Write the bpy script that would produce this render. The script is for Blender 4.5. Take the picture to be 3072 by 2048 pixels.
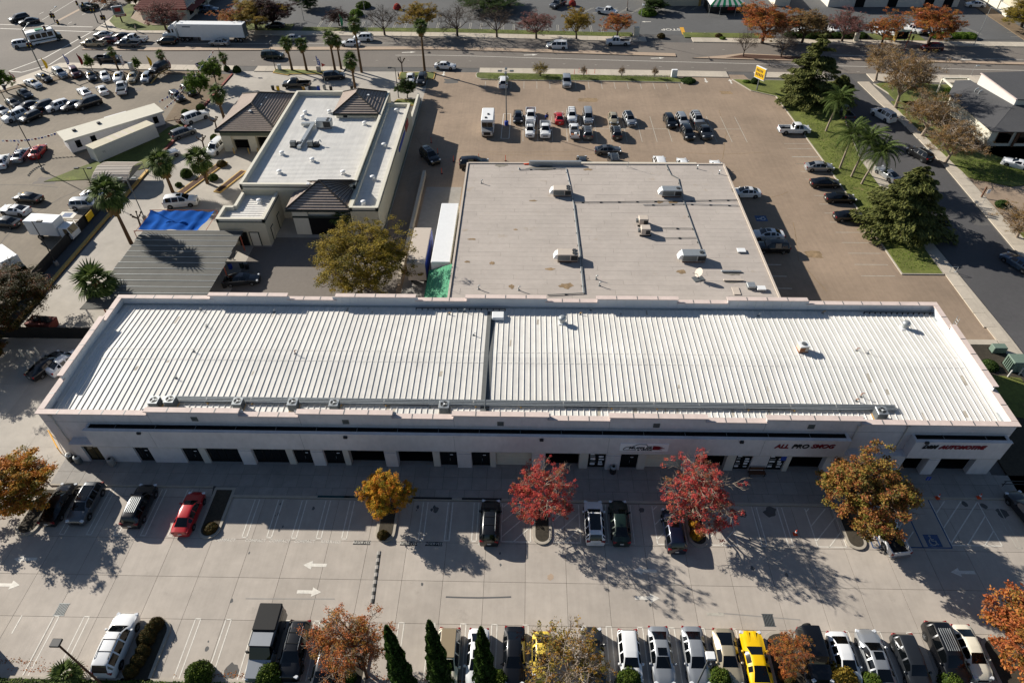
import bpy, bmesh, math, random
from mathutils import Vector, Matrix
R = math.radians
for o in list(bpy.data.objects): bpy.data.objects.remove(o)
SC = bpy.context.scene
COL = SC.collection
rnd = random.Random(7)

# ------------------------------------------------------------------ camera
CF, CP, CYAW, CROLL, CX, CY, CH = 1543.516, 0.7527202, -0.0287213, -0.0092365, 48.8958, -43.1808, 57.8435
_fw = Vector((math.sin(CYAW)*math.cos(CP), math.cos(CYAW)*math.cos(CP), -math.sin(CP)))
_r = Vector((math.cos(CYAW), -math.sin(CYAW), 0)); _u = _r.cross(_fw)
_r2 = _r*math.cos(CROLL) + _u*math.sin(CROLL); _u2 = -_r*math.sin(CROLL) + _u*math.cos(CROLL)
cam_d = bpy.data.cameras.new('camera'); cam = bpy.data.objects.new('camera', cam_d); COL.objects.link(cam)
cam_d.sensor_width = 36; cam_d.sensor_fit = 'HORIZONTAL'; cam_d.lens = 36*CF/2352
cam_d.clip_start = 1; cam_d.clip_end = 6000
_m = Matrix((( _r2.x,_u2.x,-_fw.x,CX),(_r2.y,_u2.y,-_fw.y,CY),(_r2.z,_u2.z,-_fw.z,CH),(0,0,0,1)))
cam.matrix_world = _m
SC.camera = cam
# ------------------------------------------------------------------ sky, sun, exposure
SUN_AZ, SUN_EL = R(-32.6), R(25.8)          # direction the shadows fall, height of the sun
world = bpy.data.worlds.new('World'); SC.world = world; world.use_nodes = True
wn = world.node_tree.nodes; wl = world.node_tree.links
sky = wn.new('ShaderNodeTexSky'); sky.sky_type = 'NISHITA'; sky.sun_disc = False
sky.sun_elevation = SUN_EL
_sx, _sy = -math.cos(SUN_AZ), -math.sin(SUN_AZ)     # towards the sun
sky.sun_rotation = math.atan2(_sx, _sy); sky.altitude = 30; sky.air_density = 0.9; sky.dust_density = 0.4; sky.ozone_density = 1.5
wl.new(sky.outputs[0], wn['Background'].inputs[0]); wn['Background'].inputs[1].default_value = 0.05
sun_d = bpy.data.lights.new('sun', 'SUN'); sun_d.energy = 5.0; sun_d.angle = R(0.5); sun_d.color = (1.0, 0.94, 0.84)
sun = bpy.data.objects.new('sun', sun_d); COL.objects.link(sun)
sun.rotation_euler = Vector((math.cos(SUN_AZ)*math.cos(SUN_EL), math.sin(SUN_AZ)*math.cos(SUN_EL), -math.sin(SUN_EL))).to_track_quat('-Z','Y').to_euler()
sun.location = (-60, 60, 80)
SC.view_settings.view_transform = 'Standard'; SC.view_settings.look = 'None'
SC.view_settings.exposure = 0.75; SC.view_settings.gamma = 1
SC.cycles.use_denoising = True; SC.cycles.max_bounces = 6; SC.cycles.sample_clamp_indirect = 6

# ------------------------------------------------------------------ where a spot of the photograph lies in the place
OFF = dict(zip('ABCDEFGHIJKLMNO', [(x, y) for y in (0, 450, 850, 1250, 1536) for x in (0, 1024, 2048)]))
def P(k, x, y, z=0.0):
    px, py = x/3+OFF[k][0]*.765625, y/3+OFF[k][1]*.765625
    d = _fw*CF + _r2*(px-1176) + _u2*(784-py); t = (z-CH)/d.z
    return Vector((CX+d.x*t, CY+d.y*t, z))
def hgt(k, x, y, base):
    lo, hi = 0, 40
    for _ in range(50):
        m = (lo+hi)/2
        if P(k, x, y, m).y > base.y: lo = m
        else: hi = m
    return lo
def lin(h):
    c = [int(h[i:i+2], 16)/255 for i in (0, 2, 4)]
    return tuple(x/12.92 if x <= .04045 else ((x+.055)/1.055)**2.4 for x in c)

# ------------------------------------------------------------------ things, parts, labels
def tag(o, label=None, cat=None, group=None, kind=None):
    if label: o['label'] = label
    if cat: o['category'] = cat
    if group: o['group'] = group
    if kind: o['kind'] = kind
    return o
def thing(name, label, cat, loc=(0,0,0), rz=0, group=None):
    o = bpy.data.objects.new(name, None); COL.objects.link(o)
    o.location = loc; o.rotation_euler = (0,0,rz); o.empty_display_size = .3
    return tag(o, label, cat, group)
class MB:
    def __init__(s): s.v=[]; s.f=[]; s.m=[]
    def face(s, pts, m=0):
        n=len(s.v); s.v += [tuple(p) for p in pts]; s.f.append(tuple(range(n,n+len(pts)))); s.m.append(m); return s
    def hull(s, bot, top, m=0, caps=True):
        n=len(s.v); k=len(bot); s.v += [tuple(p) for p in bot]+[tuple(p) for p in top]
        for i in range(k): s.f.append((n+i,n+(i+1)%k,n+k+(i+1)%k,n+k+i)); s.m.append(m)
        if caps:
            s.f.append(tuple(n+k-1-i for i in range(k))); s.m.append(m)
            s.f.append(tuple(n+k+i for i in range(k))); s.m.append(m)
        return s
    def box(s, x0,x1,y0,y1,z0,z1, m=0):
        if x0>x1: x0,x1=x1,x0
        if y0>y1: y0,y1=y1,y0
        q=[(x0,y0),(x1,y0),(x1,y1),(x0,y1)]
        return s.hull([(a,b,z0) for a,b in q],[(a,b,z1) for a,b in q],m)
    def cbox(s, x0,x1,y0,y1,z0,z1, c, m=0):       # chamfered top and corners
        q=lambda e:[(x0+c,y0+e),(x1-c,y0+e),(x1-e,y0+c),(x1-e,y1-c),(x1-c,y1-e),(x0+c,y1-e),(x0+e,y1-c),(x0+e,y0+c)]
        q0=q(0); qi=[(x0+2*c,y0+c),(x1-2*c,y0+c),(x1-c,y0+2*c),(x1-c,y1-2*c),(x1-2*c,y1-c),(x0+2*c,y1-c),(x0+c,y1-2*c),(x0+c,y0+2*c)]
        s.hull([(a,b,z0) for a,b in q0],[(a,b,z1-c) for a,b in q0],m,False)
        s.hull([(a,b,z1-c) for a,b in q0],[(a,b,z1) for a,b in qi],m,False)
        s.face([(a,b,z1) for a,b in qi],m); s.face([(a,b,z0) for a,b in reversed(q0)],m); return s
    def prism(s, pts, z0, z1, m=0):
        a=sum(pts[i][0]*pts[(i+1)%len(pts)][1]-pts[(i+1)%len(pts)][0]*pts[i][1] for i in range(len(pts)))
        if a<0: pts=pts[::-1]
        return s.hull([(p[0],p[1],z0) for p in pts],[(p[0],p[1],z1) for p in pts],m)
    def tube(s, p, q, r0, r1=None, n=6, m=0, cap=True):
        p=Vector(p); q=Vector(q); r1=r0 if r1 is None else r1
        d=(q-p); 
        if d.length<1e-6: return s
        d.normalize(); a=d.orthogonal().normalized(); b=d.cross(a)
        c=[(math.cos(2*math.pi*i/n),math.sin(2*math.pi*i/n)) for i in range(n)]
        return s.hull([p+(a*x+b*y)*r0 for x,y in c],[q+(a*x+b*y)*r1 for x,y in c],m,cap)
    def path(s, pts, r, n=6, m=0):
        for a,b in zip(pts,pts[1:]): s.tube(a,b,r,r,n,m)
        return s
    def lathe(s, prof, n=12, c=(0,0,0), m=0):
        k=len(s.v)
        for r,z in prof:
            for i in range(n): s.v.append((c[0]+r*math.cos(2*math.pi*i/n),c[1]+r*math.sin(2*math.pi*i/n),c[2]+z))
        for j in range(len(prof)-1):
            for i in range(n): s.f.append((k+j*n+i,k+j*n+(i+1)%n,k+(j+1)*n+(i+1)%n,k+(j+1)*n+i)); s.m.append(m)
        s.f.append(tuple(k+n-1-i for i in range(n))); s.m.append(m)
        s.f.append(tuple(k+(len(prof)-1)*n+i for i in range(n))); s.m.append(m); return s
    def xf(s, M):
        s.v=[tuple(M@Vector(p)) for p in s.v]; return s
    def mesh(s, name, mats, smooth=None, shift=None):
        me=bpy.data.meshes.new(name)
        v=s.v if shift is None else [(a-shift[0],b-shift[1],c-shift[2]) for a,b,c in s.v]
        me.from_pydata(v,[],s.f)
        for m in (mats if isinstance(mats,(list,tuple)) else [mats]): me.materials.append(m)
        if isinstance(mats,(list,tuple)) and len(mats)>1: me.polygons.foreach_set('material_index',s.m)
        if smooth is not None:
            me.polygons.foreach_set('use_smooth',[True]*len(me.polygons)); me.set_sharp_from_angle(angle=R(smooth))
        me.update(); return me
    def build(s, name, mats, parent=None, smooth=None, local=False):
        sh=None
        if parent is not None and not local:       # made in place: move to the parent's frame
            sh=Vector(parent.location)
            if parent.parent: sh=sh+Vector(parent.parent.location)
        me=s.mesh(name,mats,smooth,sh); o=bpy.data.objects.new(name,me); COL.objects.link(o)
        if parent is not None: o.parent=parent
        return o
def put(name, me, parent, loc=(0,0,0), rot=(0,0,0), sc=(1,1,1), m=None):
    o=bpy.data.objects.new(name,me); COL.objects.link(o); o.parent=parent
    o.location=loc; o.rotation_euler=rot; o.scale=sc
    if m is not None:
        o.material_slots[0].link='OBJECT'; o.material_slots[0].material=m
    return o
def copy_tree(o, parent=None):
    c=o.copy(); COL.objects.link(c)
    if parent is not None: c.parent=parent
    for ch in list(o.children): copy_tree(ch,c)
    return c
def struct(name, mb, m, parent=None, smooth=None):
    o=mb.build(name,m,parent,smooth)
    if parent is None: o['kind']='structure'
    return o

# ------------------------------------------------------------------ materials
MT={}
def _nodes(name):
    m=bpy.data.materials.new(name); m.use_nodes=True; n=m.node_tree.nodes; l=m.node_tree.links
    return m,n,l,n['Principled BSDF']
def noise(n,l,co,scale,detail=4,rough=.6):
    t=n.new('ShaderNodeTexNoise'); t.inputs['Scale'].default_value=scale; t.inputs['Detail'].default_value=detail; t.inputs['Roughness'].default_value=rough
    l.new(co,t.inputs['Vector']); return t.outputs[0]
def ramp(n,l,fac,stops):
    r=n.new('ShaderNodeValToRGB'); e=r.color_ramp.elements
    while len(e)<len(stops): e.new(.5)
    for i,(p,c) in enumerate(stops): e[i].position=p; e[i].color=(*c,1) if len(c)==3 else c
    l.new(fac,r.inputs[0]); return r.outputs[0]
def mul(n,l,a,b,f=1.0):
    x=n.new('ShaderNodeMix'); x.data_type='RGBA'; x.blend_type='MULTIPLY'; x.inputs[0].default_value=f
    l.new(a,x.inputs[6]); l.new(b,x.inputs[7]); return x.outputs[2]
def mixc(n,l,fac,a,b):
    x=n.new('ShaderNodeMix'); x.data_type='RGBA'
    l.new(fac,x.inputs[0])
    for v,i in ((a,6),(b,7)):
        if isinstance(v,tuple): x.inputs[i].default_value=(*v,1)
        else: l.new(v,x.inputs[i])
    return x.outputs[2]
def g(x): return (x,x,x)
def mat(name, col, rough=.75, var=.10, scale=1.5, bump=0, bscale=60, metal=0, coat=0, spec=.4, big=.0, bigs=.15, spots=0, spotc=(.03,.03,.03), spots_s=1.2, obj=True, each=0, streak=0):
    if isinstance(col,str): col=lin(col)
    m,n,l,b=_nodes(name); MT[name]=m
    tc=n.new('ShaderNodeTexCoord'); co=tc.outputs['Object']
    if not obj:
        ge=n.new('ShaderNodeNewGeometry'); co=ge.outputs['Position']
    base=n.new('ShaderNodeRGB'); base.outputs[0].default_value=(*col,1); out=base.outputs[0]
    if var: out=mul(n,l,out,ramp(n,l,noise(n,l,co,scale,6,.65),[(.25,g(1-var)),(.75,g(1+var))]))
    if big: out=mul(n,l,out,ramp(n,l,noise(n,l,co,bigs,3,.55),[(.3,g(1-big)),(.7,g(1+big))]))
    if each:
        oi=n.new('ShaderNodeObjectInfo'); out=mul(n,l,out,ramp(n,l,oi.outputs['Random'],[(0,g(1-each)),(1,g(1+each))]))
    if streak:
        mp=n.new('ShaderNodeMapping'); mp.inputs['Scale'].default_value=(2.2,.12,1); l.new(co,mp.inputs[0]); out=mul(n,l,out,ramp(n,l,noise(n,l,mp.outputs[0],1.0,5,.7),[(.3,g(1-streak)),(.62,g(1+streak*.3))]))
    if spots:
        f=ramp(n,l,noise(n,l,co,spots_s,5,.7),[(.62-.0,g(0)),(.72,g(spots))]); out=mixc(n,l,f,out,spotc)
    l.new(out,b.inputs['Base Color']); b.inputs['Roughness'].default_value=rough; b.inputs['Metallic'].default_value=metal
    b.inputs['Specular IOR Level'].default_value=spec; b.inputs['Coat Weight'].default_value=coat; b.inputs['Coat Roughness'].default_value=.08
    if bump:
        bp=n.new('ShaderNodeBump'); bp.inputs['Strength'].default_value=bump; bp.inputs['Distance'].default_value=.02
        l.new(noise(n,l,co,bscale,3,.6),bp.inputs['Height']); l.new(bp.outputs[0],b.inputs['Normal'])
    return m
def paint(name,col,metal=0.0,rough=.32):
    return mat(name,col,rough=rough,var=.03,scale=2,metal=metal,coat=.6,spec=.5)
# ground
mat('asphalt_base','565452',.9,.12,.6,.3,40,big=.12,obj=False)
mat('asphalt_street','6d665f',.9,.10,2.0,.3,40,big=.10,bigs=.08,obj=False)
mat('asphalt_lot','8d7b69',.9,.10,1.2,.3,40,streak=.09,big=.17,bigs=.09,spots=.5,spotc=lin('716455'),spots_s=.35,obj=False)
mat('asphalt_dealer','7a7062',.9,.12,1.2,.3,40,streak=.08,big=.18,bigs=.09,spots=.3,spotc=lin('5c5850'),spots_s=.3,obj=False)
mat('asphalt_plaza','575757',.9,.10,1.0,.3,40,big=.12,bigs=.06,obj=False)
mat('asphalt_side','4b4a4b',.9,.10,1.5,.3,40,big=.12,bigs=.08,obj=False)
mat('concrete','a79e94',.85,.10,.8,.15,30,big=.10,bigs=.15,spots=.4,spotc=lin('837d75'),spots_s=.45,obj=False,each=.045,streak=.06)
mat('concrete_drive','a19a90',.85,.10,.8,.15,30,big=.12,bigs=.12,spots=.4,spotc=lin('807b74'),spots_s=.3,obj=False,each=.04)
mat('concrete_walk','8b8782',.85,.12,1.3,.15,30,big=.08,bigs=.2,obj=False,each=.06)
mat('sidewalk','b1a798',.85,.10,1.5,.15,30,big=.08,obj=False,each=.07)
mat('kerb','a39b8e',.85,.10,2.0,obj=False)
mat('median_paving','a4907c',.85,.10,2.0,obj=False)
mat('joint','4b4842',.95,.1,1)
mat('white_line','cfcac0',.7,.22,3.0,spots=.65,spotc=lin('a59b90'),spots_s=3.5,obj=False)
mat('faded_line','a8a398',.8,.28,2.5,obj=False)
mat('yellow_line','c9952f',.7,.2,3.0,obj=False)
mat('yellow_kerb','bd9a55',.75,.2,3.0,obj=False)
mat('red_kerb','7c3a30',.8,.2,3.0,obj=False)
mat('blue_line','3b5276',.7,.2,3.0,obj=False)
mat('black_paint','1c1d1f',.8,.2,3.0,obj=False)
mat('green_paint','123b40',.8,.2,3.0,obj=False)
mat('grass','575e28',.95,.3,3.0,.8,25,big=.35,bigs=.3,spots=.75,spotc=lin('7d6f40'),spots_s=.35,obj=False)
mat('grass_dry','5f652b',.95,.3,3.0,.8,25,big=.35,bigs=.3,spots=.85,spotc=lin('8a7650'),spots_s=.4,obj=False)
mat('mulch','4a3022',.95,.35,6,.8,25,big=.2,obj=False)
mat('soil','3b352b',.95,.35,4,.8,25,big=.25,obj=False)
mat('dirt_tan','6d5d49',.95,.25,3,.6,25,big=.2,obj=False)
# building
mat('stucco','ccc8c8',.9,.05,1.2,.2,60,big=.06,bigs=.3,streak=.07)
mat('stucco_warm','c2bdb4',.9,.05,1.2,.2,60,big=.05,bigs=.3)
mat('coping','c9b8b0',.75,.10,1.5,big=.06,bigs=.4,spots=.3,spotc=lin('a78f84'),spots_s=.8)
mat('roof_white','d2cfc9',.5,.06,.8,big=.06,bigs=.2,spots=.3,spotc=lin('bcb5a6'),spots_s=.4,obj=False,streak=.11,each=.035)
mat('parapet_metal','bfc2c6',.45,.04,1,big=.03)
mat('roof_strip','5d5f5f',.8,.15,2)
mat('membrane','a89f97',.85,.07,1.5,big=.07,bigs=.2,spots=.5,spotc=lin('95836a'),spots_s=.33,obj=False,each=.03)
mat('stain_brown','857055',.9,.3,2,big=.25,bigs=.8,obj=False)
mat('membrane_dark','7d776d',.9,.2,2,big=.2,bigs=.6,obj=False)
mat('galv','a9adae',.42,.10,3,metal=.6)
mat('galv_dark','6b6f70',.5,.12,3,metal=.4)
mat('steel_dark','2d2e30',.5,.1,3,metal=.3)
mat('black','0b0b0c',.7,0)
mat('interior','060606',1.0,0)  # near-black colour stands in for the lack of light inside open bays
mat('glass','06080a',.06,0,spec=.6)
mat('glass_amber','4a4028',.08,.1,spec=.6)
mat('white_metal','d9dada',.5,.05,2)
mat('white_paint','c8c6c0',.6,.06,2)
mat('cream','bdb59f',.85,.06,1.5,big=.05)
mat('cream_light','c9c4b5',.85,.06,1.5)
mat('sage','5d6459',.8,.06,1.5)
mat('dark_green_trim','262f2b',.7,.1,2)
mat('tile_brown','95877d',.9,.18,2.5,.3,30,big=.08)
mat('tile_edge','33302f',.9,.12,3)
mat('shingle_grey','4b4b4d',.95,.15,3,.4,40,big=.08)
mat('shingle_red','6a3028',.9,.2,3,.3,30)
mat('wood_brown','5a3b28',.8,.2,4)
mat('wood_yellow','b08b4c',.8,.15,4)
mat('canopy_grey','53524d',.85,.12,1.0,big=.12,bigs=.35,spots=.4,spotc=lin('545552'),spots_s=.6)
mat('tarp_blue','0e4a96',.95,.15,1.5,spec=.05,big=.12,bigs=.5)
mat('green_metal','1d7f55',.45,.06,1)
mat('green_box','66776b',.6,.1,2)
mat('rust','8a5a3a',.8,.25,5)
mat('tan_cab','b9ada0',.6,.06,2)
mat('red_pipe','a4553f',.6,.1,2)
mat('orange','d0471d',.6,.08,3)
mat('yellow_sign','e0b51c',.5,.05,2)
mat('red_sign','8e1f1c',.5,.05,2)
mat('blue_sign','22409a',.5,.05,2)
mat('white_sign','e8e8ea',.5,.03,2)
mat('skin','8a5a43',.6,.05,3)
mat('shirt_black','101113',.8,.1,3)
mat('jeans','20304f',.8,.1,3)
# vehicles
for nm,c,me in (('white','d4d5d6',0),('silver','a2a5a8',.55),('grey','5a5d61',.5),('dgrey','2e3135',.45),('black','0d0e11',.2),('dblue','10182e',.4),('blue','16264f',.4),
    ('red','a30f16',.1),('maroon','4a1016',.2),('yellow','e0b402',0),('pale_yellow','dcc04e',0),('beige','aa9f87',.4),('cream','d6cfbd',0),('green','16261f',.3),('brown','6a5038',.3),('bluegrey','43566b',.5),('tanroof','93836a',.1)):
    paint('paint_'+nm,c,me)
mat('tyre','141414',.9,.1,5)
mat('rim','8b8d90',.35,.05,5,metal=.8)
mat('lamp_clear','c9ccd0',.15,0,spec=.6)
mat('lamp_red','7a0d0d',.25,0,spec=.6)
mat('trim_black','121314',.6,.05,4)
mat('liner','1a1a1b',.8,.1,4)
mat('plate','c4c4c0',.6,.05,4)
# plants
mat('bark','4b3f35',.95,.25,5,.6,20)
mat('bark_pale','8d7f70',.9,.25,5,.6,20)
mat('bark_palm','5b4630',.95,.25,8,.6,20)
mat('thatch','7a5f38',.95,.3,8)
def leaf_mat(name, cols, transl=.35, rough=.6):
    m,n,l,b=_nodes(name); MT[name]=m
    at=n.new('ShaderNodeAttribute'); at.attribute_name='tint'
    k=len(cols); stops=[((i+.3)/k, lin(c)) for i,c in enumerate(cols)]
    col=ramp(n,l,at.outputs['Fac'],stops)
    l.new(col,b.inputs['Base Color']); b.inputs['Roughness'].default_value=rough; b.inputs['Specular IOR Level'].default_value=.1
    tr=n.new('ShaderNodeBsdfTranslucent'); l.new(col,tr.inputs[0])
    mx=n.new('ShaderNodeMixShader'); mx.inputs[0].default_value=transl
    l.new(b.outputs[0],mx.inputs[1]); l.new(tr.outputs[0],mx.inputs[2]); l.new(mx.outputs[0],n['Material Output'].inputs[0])
    return m
leaf_mat('lf_red',['94403e','c4504c','ad4846','cf6458','8a6a44'])
leaf_mat('lf_yellow',['4c5424','8f8228','c89a34','d6a63a','cf7c36'])
leaf_mat('lf_mixed',['66692f','897538','a27c42','9b553a','7d7340'])
leaf_mat('lf_orange',['6f6434','a0763a','bd7a42','b0603a','86583a'])
leaf_mat('lf_amber',['5d5a24','8f7a2c','b98a34','c07a34','a0652e'])
leaf_mat('lf_olive',['4c4a20','6e6628','8c7a2e','a58c38','80742e'])
leaf_mat('lf_thin',['5f5f2c','8a7a36','a3843c','9c6a34','6c6a38'])
leaf_mat('lf_brown',['66583a','887048','9c7c4e','8a6848','7a6e46'])
leaf_mat('lf_dark',['232a0e','303816','4a3a1c','3a4019','6a3c22'])
leaf_mat('lf_purple',['2a1a1a','3a1f1f','4a2523','32261d','241a18'])
leaf_mat('lf_pink',['70504a','8a5c58','96625c','7c5c50','805450'])
leaf_mat('lf_green',['24331a','2f4220','42562a','394c22','4c5c2a'])
leaf_mat('lf_bright',['34471b','4a5f22','627a2b','55702a','7a8a3a'])
leaf_mat('lf_gold',['7d6526','93772d','a8883a','8b7a34','7c6f30'])
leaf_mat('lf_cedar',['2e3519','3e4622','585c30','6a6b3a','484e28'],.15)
leaf_mat('lf_cypress',['28391a','374e22','4b642e','3b5224','5c7638'],.1)
leaf_mat('lf_palm',['2c3a1a','3a4a22','505f2e','66723c','45552a'],.2,.7)
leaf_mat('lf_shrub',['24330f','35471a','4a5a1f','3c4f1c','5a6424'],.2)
leaf_mat('lf_brownshrub',['33301c','4c3b20','5c4826','453f22','3a4020'],.2)
# ================================================================== GROUND
def sheet(name, pts, z, m, parent=None):
    a=sum(pts[i][0]*pts[(i+1)%len(pts)][1]-pts[(i+1)%len(pts)][0]*pts[i][1] for i in range(len(pts)))
    if a<0: pts=pts[::-1]
    o=MB().face([(p[0],p[1],z) for p in pts]).build(name,MT[m],parent)
    if parent is None: o['kind']='structure'
    return o
def slab(name, pts, z1, m, z0=-.05, parent=None):
    o=MB().prism([tuple(p[:2]) for p in pts],z0,z1).build(name,MT[m],parent)
    if parent is None: o['kind']='structure'
    return o
def rect(x0,x1,y0,y1): return [(x0,y0),(x1,y0),(x1,y1),(x0,y1)]
def inset(pts, d):
    n=len(pts); a=sum(pts[i][0]*pts[(i+1)%n][1]-pts[(i+1)%n][0]*pts[i][1] for i in range(n))
    if a<0: pts=pts[::-1]
    out=[]
    for i in range(n):
        p,q,s=Vector(pts[i-1][:2]),Vector(pts[i][:2]),Vector(pts[(i+1)%n][:2])
        e1=(q-p).normalized(); e2=(s-q).normalized(); n1=Vector((-e1.y,e1.x)); n2=Vector((-e2.y,e2.x))
        b=(n1+n2); b=b/max(.35,b.dot(n1)) if b.length>.01 else n1
        out.append(tuple(q+b*d))
    return out
def bed(name, pts, soil, kerb='kerb', zk=.15, zs=.12, w=.18):
    o=slab(name,pts,zk,kerb); s=slab('planting_soil' if soil!='grass' else 'turf',inset(pts,w),zk+.02,soil,z0=.02,parent=o); return o
def stadium(x0,x1,y0,y1,open_top=False):
    r=(x1-x0)/2; cx=(x0+x1)/2
    b=[(cx+r*math.cos(a),y0+r+r*math.sin(a)) for a in [math.pi+math.pi*i/10 for i in range(11)]]
    return b+[(x1,y1),(x0,y1)] if open_top else b+[(cx+r*math.cos(a),y1-r+r*math.sin(a)) for a in [math.pi*i/10 for i in range(11)]]

sheet('ground',rect(-1500,1700,-800,2500),-.03,'asphalt_base')
NK=[(-140,131.5),(-58,129.6),(-19,127.9),(28,126.6),(66.5,124),(156,120.6),(320,115)]
SK=[(-58,110),(-38,109.1),(-13,108.2),(30,107.6),(65,106.6),(141,103.8),(320,98)]
def yof(L,x):
    for (a,b),(c,d) in zip(L,L[1:]):
        if a<=x<=c: return b+(d-b)*(x-a)/(c-a)
    return L[0][1] if x<L[0][0] else L[-1][1]
sheet('main_street',[(-140,100)]+[(-58,104)]+SK[1:]+NK[::-1],0,'asphalt_street')
sheet('cross_street',[(-70,95),(-57,106),(-58.5,121),(-61,134),(-62,175),(-110,190),(-160,150),(-160,90)],.004,'asphalt_street')
sheet('plaza_lot',[(-61,131),(-19,133),(28,131.5),(66,129),(156,125.5),(320,120),(320,320),(-61,320)],.004,'asphalt_plaza')
sheet('retail_lot',[(27.2,19.5),(101.3,19.5),(101.3,33),(101,50),(100.5,66),(99.6,92),(97,97),(95.5,103.8),(27.2,105)],.004,'asphalt_lot')
sheet('retail_driveway',rect(101.3,108,19,33),.006,'asphalt_lot')
sheet('dealer_lot',[(-17.6,19.5),(-17.6,103),(-38,105.5),(-52,105),(-63,97),(-72,84),(-90,70),(-140,55),(-140,19.5)],.004,'asphalt_dealer')
sheet('wash_yard',[(-17.4,-4),(0,-4),(0,19),(27.2,19),(27.2,105.2),(-16,105.2)],.006,'concrete_drive')
sheet('wash_rear_yard',[(8.2,19),(31,19),(31,41),(10.9,41),(10.9,38.6),(8.2,38.6)],.012,'asphalt_street')
sheet('side_street',[(109.9,-60),(108.7,40),(109.1,66),(112,84),(116,94.6),(116,105),(118,105),(118.2,96),(120,80),(120.4,64),(119.6,39),(119.3,-60)],.006,'asphalt_side')
# sidewalks
def band(L,d0,d1,x0,x1,step=None):
    xs=[x0]+[p[0] for p in L if x0<p[0]<x1]+[x1]
    return [(x,yof(L,x)+d0) for x in xs],[(x,yof(L,x)+d1) for x in xs]
def walk(name,L,d0,d1,x0,x1,m='sidewalk',z=.13,n=None):
    a,b=band(L,d0,d1,x0,x1); o=slab(name,a+b[::-1],z,m)
    return o
def flag_rows(parent,L,d0,d1,x0,x1,w,z,m):
    i=0; x=x0
    while x<x1-.3:
        e=min(x+w,x1); a,b=band(L,d0,d1,x+.02,e-.02)
        MB().prism([tuple(p) for p in a+b[::-1]],z-.1,z+.012).build('paving_slab',MT[m],parent); x+=w
s=walk('north_sidewalk',NK,.15,3.2,-57,77,z=.12); flag_rows(s,NK,.3,3.1,-57,77,2.4,.13,'sidewalk')
s=walk('north_sidewalk',NK,.15,3.2,88,185,z=.12); flag_rows(s,NK,.3,3.1,88,185,2.4,.13,'sidewalk')
s=walk('south_sidewalk',SK,-3.4,-.15,38,92,z=.12); flag_rows(s,SK,-3.3,-.3,38,92,2.4,.13,'sidewalk')
s=walk('south_sidewalk',SK,-3.2,-.15,-12,8,z=.12); flag_rows(s,SK,-3.1,-.3,-12,8,2.4,.13,'sidewalk')
s=walk('south_sidewalk',SK,-3.2,-.15,-57,-17,z=.12); flag_rows(s,SK,-3.1,-.3,-57,-17,2.4,.13,'sidewalk')
s=walk('south_sidewalk',SK,-3.2,-.15,98,113,z=.12); flag_rows(s,SK,-3.1,-.3,98,113,2.4,.13,'sidewalk')
s=walk('south_sidewalk',SK,-4.4,-.15,122,220,z=.12); flag_rows(s,SK,-4.3,-.3,122,220,2.4,.13,'sidewalk')
slab('corner_sidewalk',[(-57,107),(-52,104.8),(-61,97),(-70,84),(-90,70),(-93,73),(-73,86),(-64,99),(-58,109.6),(-55,109.6)],.13,'sidewalk')
slab('corner_sidewalk',[(-60.5,131.6),(-57,129.8),(-52,132.5),(-56,136),(-58,160),(-61,160)],.13,'sidewalk')
s=slab('east_sidewalk',[(107.9,-40),(109.9,-40),(109.7,20),(108.9,40),(109.1,66),(107.4,66),(107.2,40),(107.7,20)],.12,'sidewalk')
for i in range(30):
    y=-20+i*2.8
    if y<63: x=107.8 if y<22 else 107.3; MB().prism(rect(x+.02,x+1.5,y+.02,y+2.76),.02,.135).build('paving_slab',MT['sidewalk'],s)
s=slab('far_sidewalk',[(119.7,-40),(122.2,-40),(122.6,39),(123,64),(121.6,84),(121,100),(118.6,100),(119.2,90),(120.4,80),(120.8,64),(120,39)],.12,'sidewalk')
for i in range(42):
    y=-10+i*2.4
    x=120.1 if y<39 else 120.1+.8*(y-39)/25 if y<64 else 120.9-.06*(y-64)
    MB().prism(rect(x+.12,x+1.9,y+.02,y+2.36),.02,.135).build('paving_slab',MT['sidewalk'],s)
# medians and lawns
def ml(pts): return pts
a,b=band([(-58,117.9),(-41.6,117.3),(-16,117.6),(28.7,118.2),(65.8,115.4),(83,114)],0,1.9,-57,82.5)
slab('street_median',a+b[::-1],.16,'median_paving')
slab('street_median',[(86,113.2),(100,112.2),(112,111.4),(112,114.2),(98,116),(93,114.6)],.16,'median_paving')
sheet('mulch_bed',[(93.5,113.3),(100,112.7),(111.6,112),(111.6,113.9),(98.3,115.4)],.175,'mulch')
a,b=band([(118,112.4),(151,110),(260,104)],0,1.3,119,250); slab('street_median',a+b[::-1],.16,'median_paving')
a,b=band(NK,3.2,5.9,-8,74); slab('north_lawn',a+b[::-1],.17,'grass')
a,b=band(NK,3.2,8,-55,-11); slab('north_lawn',a+b[::-1],.17,'grass')
slab('restaurant_lawn',[P('A',x,y)[:2] for x,y in ((755,150),(800,195),(880,215),(1180,215),(1180,190),(1000,175),(900,130),(940,40),(890,30),(800,90))],.179,'grass')
slab('restaurant_terrace',[P('A',x,y)[:2] for x,y in ((900,130),(1000,175),(1180,185),(1230,140),(1100,70),(960,60))],.188,'asphalt_lot')
a,b=band(NK,3.2,6.5,86.5,105); slab('north_lawn',a+b[::-1],.17,'grass')
a,b=band(NK,3.2,7.5,110,131); slab('shrub_bed',a+b[::-1],.17,'soil')
a,b=band(NK,3.2,7.5,131,143); slab('north_lawn',a+b[::-1],.17,'grass')
a,b=band(NK,3.2,9.5,146,155); slab('shrub_bed',a+b[::-1],.17,'soil')
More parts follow.
